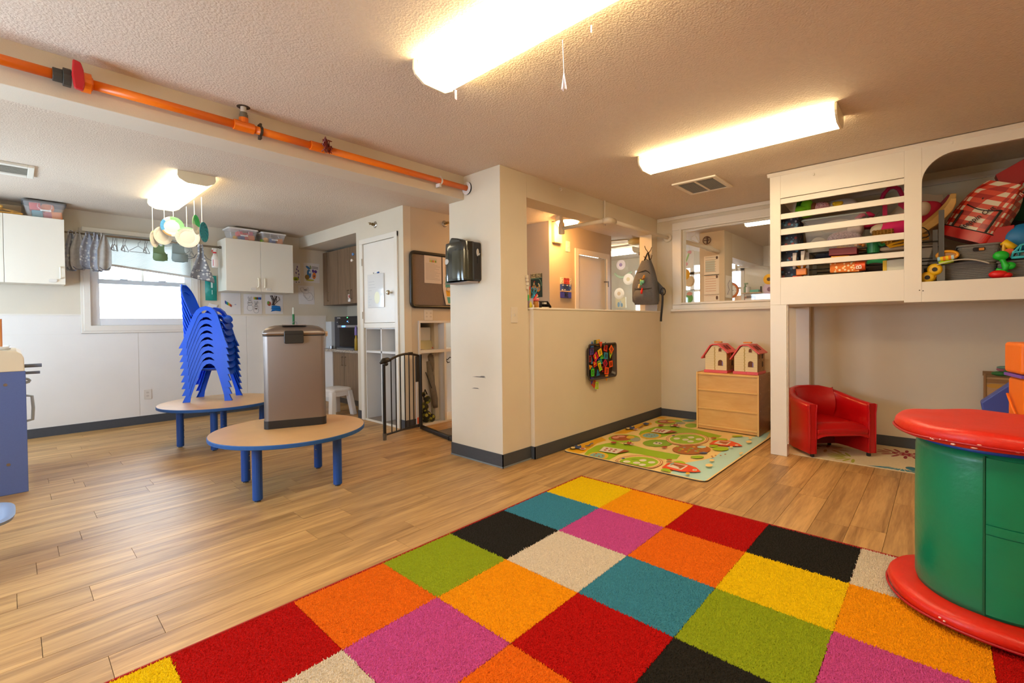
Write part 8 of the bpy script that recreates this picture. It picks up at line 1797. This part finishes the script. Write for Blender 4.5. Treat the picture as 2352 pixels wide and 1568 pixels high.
# ================================================================== NEXT ROOM SEEN THROUGH THE INNER WINDOW
ya2, yb2 = aX(1607, 600, 7.0).y, aX(1664, 600, 7.0).y
xe2 = aY(1682, 600, yb2).x
structure('wall_next_pier', MB().box((7.0, yb2, 0), (xe2, ya2, CZ)), mat('#CBBBA0', rough=.6))
structure('wall_next_beam', MB().box((xe2, yb2, 2.16), (9.0, yb2+.25, CZ)), mat('#D3C6B0', rough=.6))
def sheetX(u0, v0, u1, v1, x, label, name='notice', cat='notice', m=None):
    a, b = aX(u0, v0, x), aX(u1, v1, x); t = thing(name, label, cat, (x, (a.y+b.y)/2, b.z))
    ob('paper', MB().box((x-.003, b.y, b.z), (x-.0005, a.y, a.z)), m or mat('#E6DCCB', rough=.5), t)
    return t, lambda u, z, k=0: (x-.004-k, a.y+(b.y-a.y)*u, b.z+(a.z-b.z)*z)
for k, (v0, v1, lb_) in enumerate(((589, 631, 'upper printed notice on the pier in the next room'), (632, 676, 'middle printed notice on the pier in the next room'), (677, 691, 'lowest printed notice on the pier in the next room'))):
    t, f = sheetX(1617, v0, 1652, v1, 6.9995, lb_)
    n = 7 if k < 2 else 2
    for j in range(n): ob('printed_line', MB().prism([(.1, .9-.12*j-(.0)), (.8, .9-.12*j), (.8, .93-.12*j), (.1, .93-.12*j)], lambda u, z, h: f(u, z, h), .0006), mat('#B9B0A0' if k == 0 else '#D0A890', rough=.7), t)
    ob('printed_figure', MB().prism(ell(.86, .88 if k < 2 else .5, .07, .08 if k < 2 else .3, 12), lambda u, z, h: f(u, z, .0008+h), .0006), mat('#5A4038', rough=.7), t)
    if k == 0: ob('printed_panel', MB().prism([(.1, .2), (.72, .2), (.72, .75), (.1, .75)], lambda u, z, h: f(u, z, h-.0004), .0005), mat('#B8C4BC', rough=.6), t)
a, b = aY(1667, 632, yb2-.001), aY(1680, 685, yb2-.001)
t = thing('drawing', 'tall framed sketch on the white end of the pier in the next room', 'drawing', (a.x, yb2, b.z))
ob('paper', MB().box((a.x, yb2-.006, b.z), (b.x, yb2-.001, a.z)), mat('#E8E2D8', rough=.6), t)
ob('sketch_line', MB().tube([(a.x+.05, yb2-.008, b.z+.05), (a.x+.12, yb2-.008, b.z+.12), (a.x+.07, yb2-.008, b.z+.2), (a.x+.14, yb2-.008, b.z+.26)], .004, 5), mat('#8A7A84', rough=.7), t)
q = aX(1624, 552, 6.9995); t = thing('round_emblem', 'round brown lattice ornament high on the pier in the next room', 'ornament', tuple(q))
ob('ring', MB().tube([(6.985, q.y+.055*math.cos(a), q.z+.055*math.sin(a)) for a in (2*PI*k/20 for k in range(20))], .006, 6, closed=True), mat('#6A4236', rough=.6), t)
ob('emblem_bars', MB().box((6.98, q.y-.012, q.z-.05), (6.99, q.y+.002, q.z+.05)).box((6.98, q.y-.04, q.z-.005), (6.99, q.y+.04, q.z+.006)).box((6.98, q.y-.035, q.z+.03), (6.99, q.y+.03, q.z+.036)), mat('#5A3A30', rough=.6), t)
pz2 = aX(1600, 566, 6.6).z
t = thing('next_room_pipe', 'white painted pipe crossing the next room behind the inner window', 'pipe', (6.4, aX(1600, 566, 6.6).y, pz2))
ob('pipe_run', MB().tube([aX(1560, 552, 6.3), aX(1625, 569, 6.75), aX(1650, 578, 6.98)], .03, 10), WP, t, smooth=True); ob('coupling', MB().tube([aX(1622, 568, 6.75), aX(1634, 572, 6.83)], .04, 10), WP, t)
t = thing('toy_hanger', 'white wire hanger hung high in the next room', 'hanger', tuple(aX(1595, 550, 6.4)))
ob('shoulder_frame', MB().tube([aX(u, v, 6.4) for u, v in ((1597, 540), (1588, 545), (1587, 551), (1603, 558), (1605, 555), (1600, 545))], .005, 6, closed=True), mat('#EEE8DC', rough=.4), t)
ob('hook', MB().tube([aX(1597, 540, 6.4), aX(1597, 531, 6.4), aX(1578, 532, 6.4)], .004, 6), mat('#EEE8DC', rough=.4), t)
XF = 8.985
q = aX(1678, 667, XF); t = thing('wall_clock', 'round orange rimmed wall clock in the next room, half hidden by the pier', 'clock', tuple(q)); r_ = .145
ob('clock_face', MB().lathe([(.0, XF-.02), (r_*.85, XF-.02), (r_*.85, XF)], (0, q.y, q.z), 28, axis='x'), mat('#E8E2D4', rough=.5), t)
ob('clock_rim', MB().tube([(XF-.02, q.y+r_*.9*math.cos(a), q.z+r_*.9*math.sin(a)) for a in (2*PI*k/28 for k in range(28))], .022, 8, closed=True), mat('#C96A22', rough=.4), t, smooth=True)
ob('clock_hand', MB().box((XF-.024, q.y-.004, q.z), (XF-.022, q.y+.004, q.z+.09)).box((XF-.024, q.y-.06, q.z-.004), (XF-.022, q.y, q.z+.004)), mat('#3A2E28', rough=.5), t)
for k in range(12): a = PI/6*k; ob('clock_mark', MB().ball((XF-.022, q.y+.1*math.cos(a), q.z+.1*math.sin(a)), .006, 6, 4), mat('#6A5A4E', rough=.5), t)
a, b = aX(1706, 673, XF), aX(1751, 671, XF); sh = thing('wall_shelf', 'thin wooden wall shelf in the next room', 'shelf', (XF, (a.y+b.y)/2, a.z))
ob('shelf_board', MB().box((XF-.12, b.y, a.z-.012), (XF, a.y, a.z)), mat('#D8B48A', rough=.5), sh)
sz = a.z+.0005
a, b = aX(1724, 668, XF-.06), aX(1744, 668, XF-.06); ob('teal_box', MB().box((XF-.10, b.y, sz), (XF-.03, a.y, sz+.045)), mat('#6FBFA8', rough=.5), None, label='turquoise box on the wall shelf in the next room', cat='box')
a = aX(1748, 666, XF-.06); ob('dark_marker', MB().tube([(XF-.06, a.y, sz), (XF-.06, a.y, sz+.10)], .014, 8), mat('#4A4040', rough=.5), None, label='dark upright marker at the end of the turquoise box', cat='marker')
a = aX(1712, 664, XF-.06); ob('spray_bottle', MB().lathe([(.03, sz), (.03, sz+.09), (.012, sz+.12), (.012, sz+.16)], (XF-.06, a.y, 0), 12).box((XF-.075, a.y-.04, sz+.15), (XF-.045, a.y+.015, sz+.175)), mat('#8FA884', rough=.4), None, label='pale green spray bottle on the wall shelf in the next room', cat='spray bottle')
a = aX(1718, 666, XF-.06); ob('white_tub', MB().lathe([(.04, sz), (.04, sz+.10)], (XF-.06, a.y, 0), 14), mat('#E3DCD4', rough=.5), None, label='white tub between the bottle and the turquoise box', cat='tub')
a, b = aX(1710, 681, XF), aX(1735, 700, XF); t = thing('clipboard', 'brown clipboard with white paper below the wall shelf', 'clipboard', (XF, (a.y+b.y)/2, b.z))
ob('board', MB().box((XF-.006, b.y, b.z), (XF-.0005, a.y, a.z)), mat('#A87A5A', rough=.6), t); ob('paper', MB().box((XF-.008, b.y+.012, b.z), (XF-.0062, a.y-.012, a.z-.035)), mat('#EDE8E0', rough=.6), t); ob('clip', MB().box((XF-.014, (a.y+b.y)/2-.05, a.z-.03), (XF-.0082, (a.y+b.y)/2+.05, a.z+.012)), mat('#6E6660', metal=.6, rough=.4), t)
a, b = aX(1748, 681, XF), aX(1772, 688, XF); ob('small_label', MB().box((XF-.004, b.y, b.z), (XF-.0005, a.y, a.z)), mat('#EDE8E0', rough=.6), None, label='small white card right of the clipboard in the next room', cat='card')
a = aX(1694, 685, XF); ob('peach_note', MB().box((XF-.004, a.y-.06, a.z-.04), (XF-.0005, a.y+.05, a.z+.05)), mat('#EDC8A0', rough=.6), None, label='peach coloured note below the wall clock', cat='card')
zz = aX(1720, 610, XF-.1).z
ob('far_pipe', MB().tube([aX(1691, 613, XF-.1), aX(1745, 611, XF-.1), aX(1800, 620, XF-.1)], .022, 8).tube([aX(1691, 595, XF-.1), aX(1691, 622, XF-.1)], .022, 8), WP, None, smooth=True, label='thin white pipe running along the far wall of the next room', cat='pipe')
def hangdisc(u, v, x, r, col, label, zt=CZ, inner=None, name='paper_disc'):
    q = aX(u, v, x); t = thing(name, label, 'paper decoration', tuple(q))
    ob('disc', MB().lathe([(.0, -.004), (r*.7, -.004), (r, .004), (r*.7, .002), (.0, .002)], (x, q.y, q.z), 20, axis='x', cap=False), mat(col, rough=.7), t)
    if inner: ob('painted_centre', MB().lathe([(.0, -.0075), (r*.35, -.0075), (r*.35, -.0045)], (x, q.y, q.z), 14, axis='x', cap=False), mat(inner, rough=.7), t)
    ob('string', MB().tube([(x, q.y, q.z+r*.98), (x, q.y, zt-.001)], .0015, 4), mat('#D8CFC0', rough=.7), t)
hangdisc(1571, 630, 7.6, .10, '#E0A80C', 'yellow paper disc hanging in the next room beside the window frame')
hangdisc(1583, 646, 7.9, .095, '#DCC29A', 'pale tan paper disc behind the yellow one in the next room')
hangdisc(1766, 641, 7.4, .075, '#E0A80C', 'yellow and brown paper bee hanging by the loft edge', inner='#5A4020')
hangdisc(1768, 664, 7.8, .10, '#D8B8C0', 'pale pink paper flower hanging by the loft edge', inner='#8A5A6A')
hangdisc(1426, 608, 8.3, .10, '#E6D8DC', 'white paper plate with a purple centre in the far hall window', inner='#A08AB8')
hangdisc(1443, 641, 8.2, .11, '#EBE3D8', 'white paper plate nearest the backpack in the far hall window', inner='#D8C8A0')
hangdisc(1422, 674, 8.1, .11, '#EDE3D4', 'white paper plate at the left edge of the far hall window', inner='#D8BC9A')
ga = MB().tube([aX(u, v, 8.5) for u, v in ((1412, 628), (1418, 634), (1426, 637), (1434, 636), (1442, 630), (1450, 624))], .025, 8)
ob('paper_garland', ga, mat('#BFD0B0', rough=.8), None, smooth=True, label='pastel paper garland across the far hall window', cat='garland')
a, b = aX(1414, 683, 8.6), aX(1437, 706, 8.6); t = thing('child_picture', 'cream picture with pale blue paint on the far window ledge', 'picture', (8.6, (a.y+b.y)/2, b.z))
ob('canvas', MB().box((8.6, b.y, b.z), (8.62, a.y, a.z)), mat('#E6D8B0', rough=.6), t)
for k, (u, z, rx, rz_) in enumerate(((.3, .3, .12, .25), (.5, .4, .1, .3), (.62, .25, .1, .2))): ob('painted_patch', MB().prism(ell(u, z, rx, rz_, 12), lambda x, y, h: (8.5995-h, a.y+(b.y-a.y)*x, b.z+(a.z-b.z)*y), .001), mat('#8FB0C8' if k != 1 else '#C8D4D8', rough=.7), t)
ob('window_ledge', MB().box((8.35, 2.6, 1.30), (8.96, 4.75, 1.345)), mat('#E6DFD2', rough=.5), None, label='white ledge under the bright far window', cat='ledge')
a, b = aX(1567, 668, 8.5), aX(1593, 696, 8.5); t = thing('child_picture', 'green and pink child painting at the lower left of the inner window', 'picture', (8.5, (a.y+b.y)/2, b.z))
ob('paper', MB().box((8.5, b.y, b.z), (8.51, a.y, a.z)), mat('#C8D8D8', rough=.6), t)
ob('painted_patch', MB().prism(ell(.62, .4, .34, .34, 16), lambda x, y, h: (8.4995-h, a.y+(b.y-a.y)*x, b.z+(a.z-b.z)*y), .001), mat('#5A9A4A', rough=.7), t); ob('painted_patch', MB().prism(ell(.65, .75, .25, .15, 12), lambda x, y, h: (8.4985-h, a.y+(b.y-a.y)*x, b.z+(a.z-b.z)*y), .001), mat('#C88A7A', rough=.7), t)
a, b = aX(1568, 577, 8.5), aX(1593, 615, 8.5); t = thing('child_picture', 'white paper with a pink and green flower drawing, upper left in the inner window', 'picture', (8.5, (a.y+b.y)/2, b.z))
ob('paper', MB().box((8.5, b.y, b.z), (8.51, a.y, a.z)), mat('#EDEAE6', rough=.6), t)
fp_ = lambda u, z: (8.496, a.y+(b.y-a.y)*u, b.z+(a.z-b.z)*z)
ob('painted_stem', MB().tube([fp_(.25, .3), fp_(.6, .85)], .012, 6), mat('#A0D080', rough=.7), t)
for u, z in ((.65, .9), (.3, .25)): ob('painted_bloom', MB().ball(fp_(u, z), (.006, .04, .035), 10, 6), mat('#E8A8B0', rough=.7), t)
fq = aX(1465, 553, 7.0)
fn = thing('ceiling_fan', 'cream ceiling fan hub with a pull chain seen down the hall', 'ceiling fan', (7.0, fq.y, fq.z))
ob('hub', MB().lathe([(.05, fq.z-.07), (.15, fq.z-.05), (.16, fq.z), (.11, fq.z+.04), (.05, fq.z+.06)], (7.0, fq.y, 0), 20), mat('#C9A860', rough=.5), fn, smooth=True)
ob('down_rod', MB().tube([(7.0, fq.y, fq.z+.06), (7.0, fq.y, CZ-.001)], .012, 8), mat('#B89A5A', rough=.5), fn)
for k in range(4):
    a_ = .4+PI/2*k; d_ = Vector((math.cos(a_), math.sin(a_), 0)); e_ = Vector((-d_.y, d_.x, 0)); c_ = Vector((7.0, fq.y, fq.z+.02))
    ob('blade', MB().obox(c_+d_*.36, d_*.20, e_*.06, (0, 0, .004)), mat('#B08A4A', rough=.5), fn)
ob('pull_chain', MB().tube([(6.93, fq.y-.06, fq.z-.05), (6.93, fq.y-.06, fq.z-.2)], .003, 5).tube([(6.93, fq.y-.06, fq.z-.2), (6.93, fq.y-.06, fq.z-.25)], .010, 8), mat('#8A6A3A', rough=.5), fn)
# ================================================================== GROUPS OF REPEATS
GR_ = {'art_smock': 'art smocks on the window rod', 'paper_plate': 'paper plates hanging from the ceiling light', 'ceiling_light': 'fluorescent ceiling lights', 'round_table': 'round toddler tables', 'dollhouse': 'toy houses on the shelf unit',
       'woven_basket': 'grey woven baskets in the loft', 'storage_bin': 'clear bins on the wall cupboards', 'toy_block': 'toys in the clear bins', 'ceiling_vent': 'ceiling vents', 'wall_clip': 'white clips on the pillar edge', 'drawing': 'drawings taped to the wall',
       'wall_cupboard': 'white wall cupboards', 'silicone_bib': 'bibs on the window rod', 'wood_bead': 'beads on the tan tray', 'scuff_mark': 'scuff marks on the pillar', 'hanging_thread': 'threads hanging from the large light', 'wall_sprinkler': 'side wall sprinklers',
       'paper_disc': 'paper decorations in the next room', 'notice': 'printed notices on the next room pier', 'child_picture': 'child pictures in the next room'}
for o in list(bpy.data.objects):
    if o.parent is None and 'label' in o and 'group' not in o:
        k = o.name.split('.')[0]
        if k in GR_: o['group'] = GR_[k]
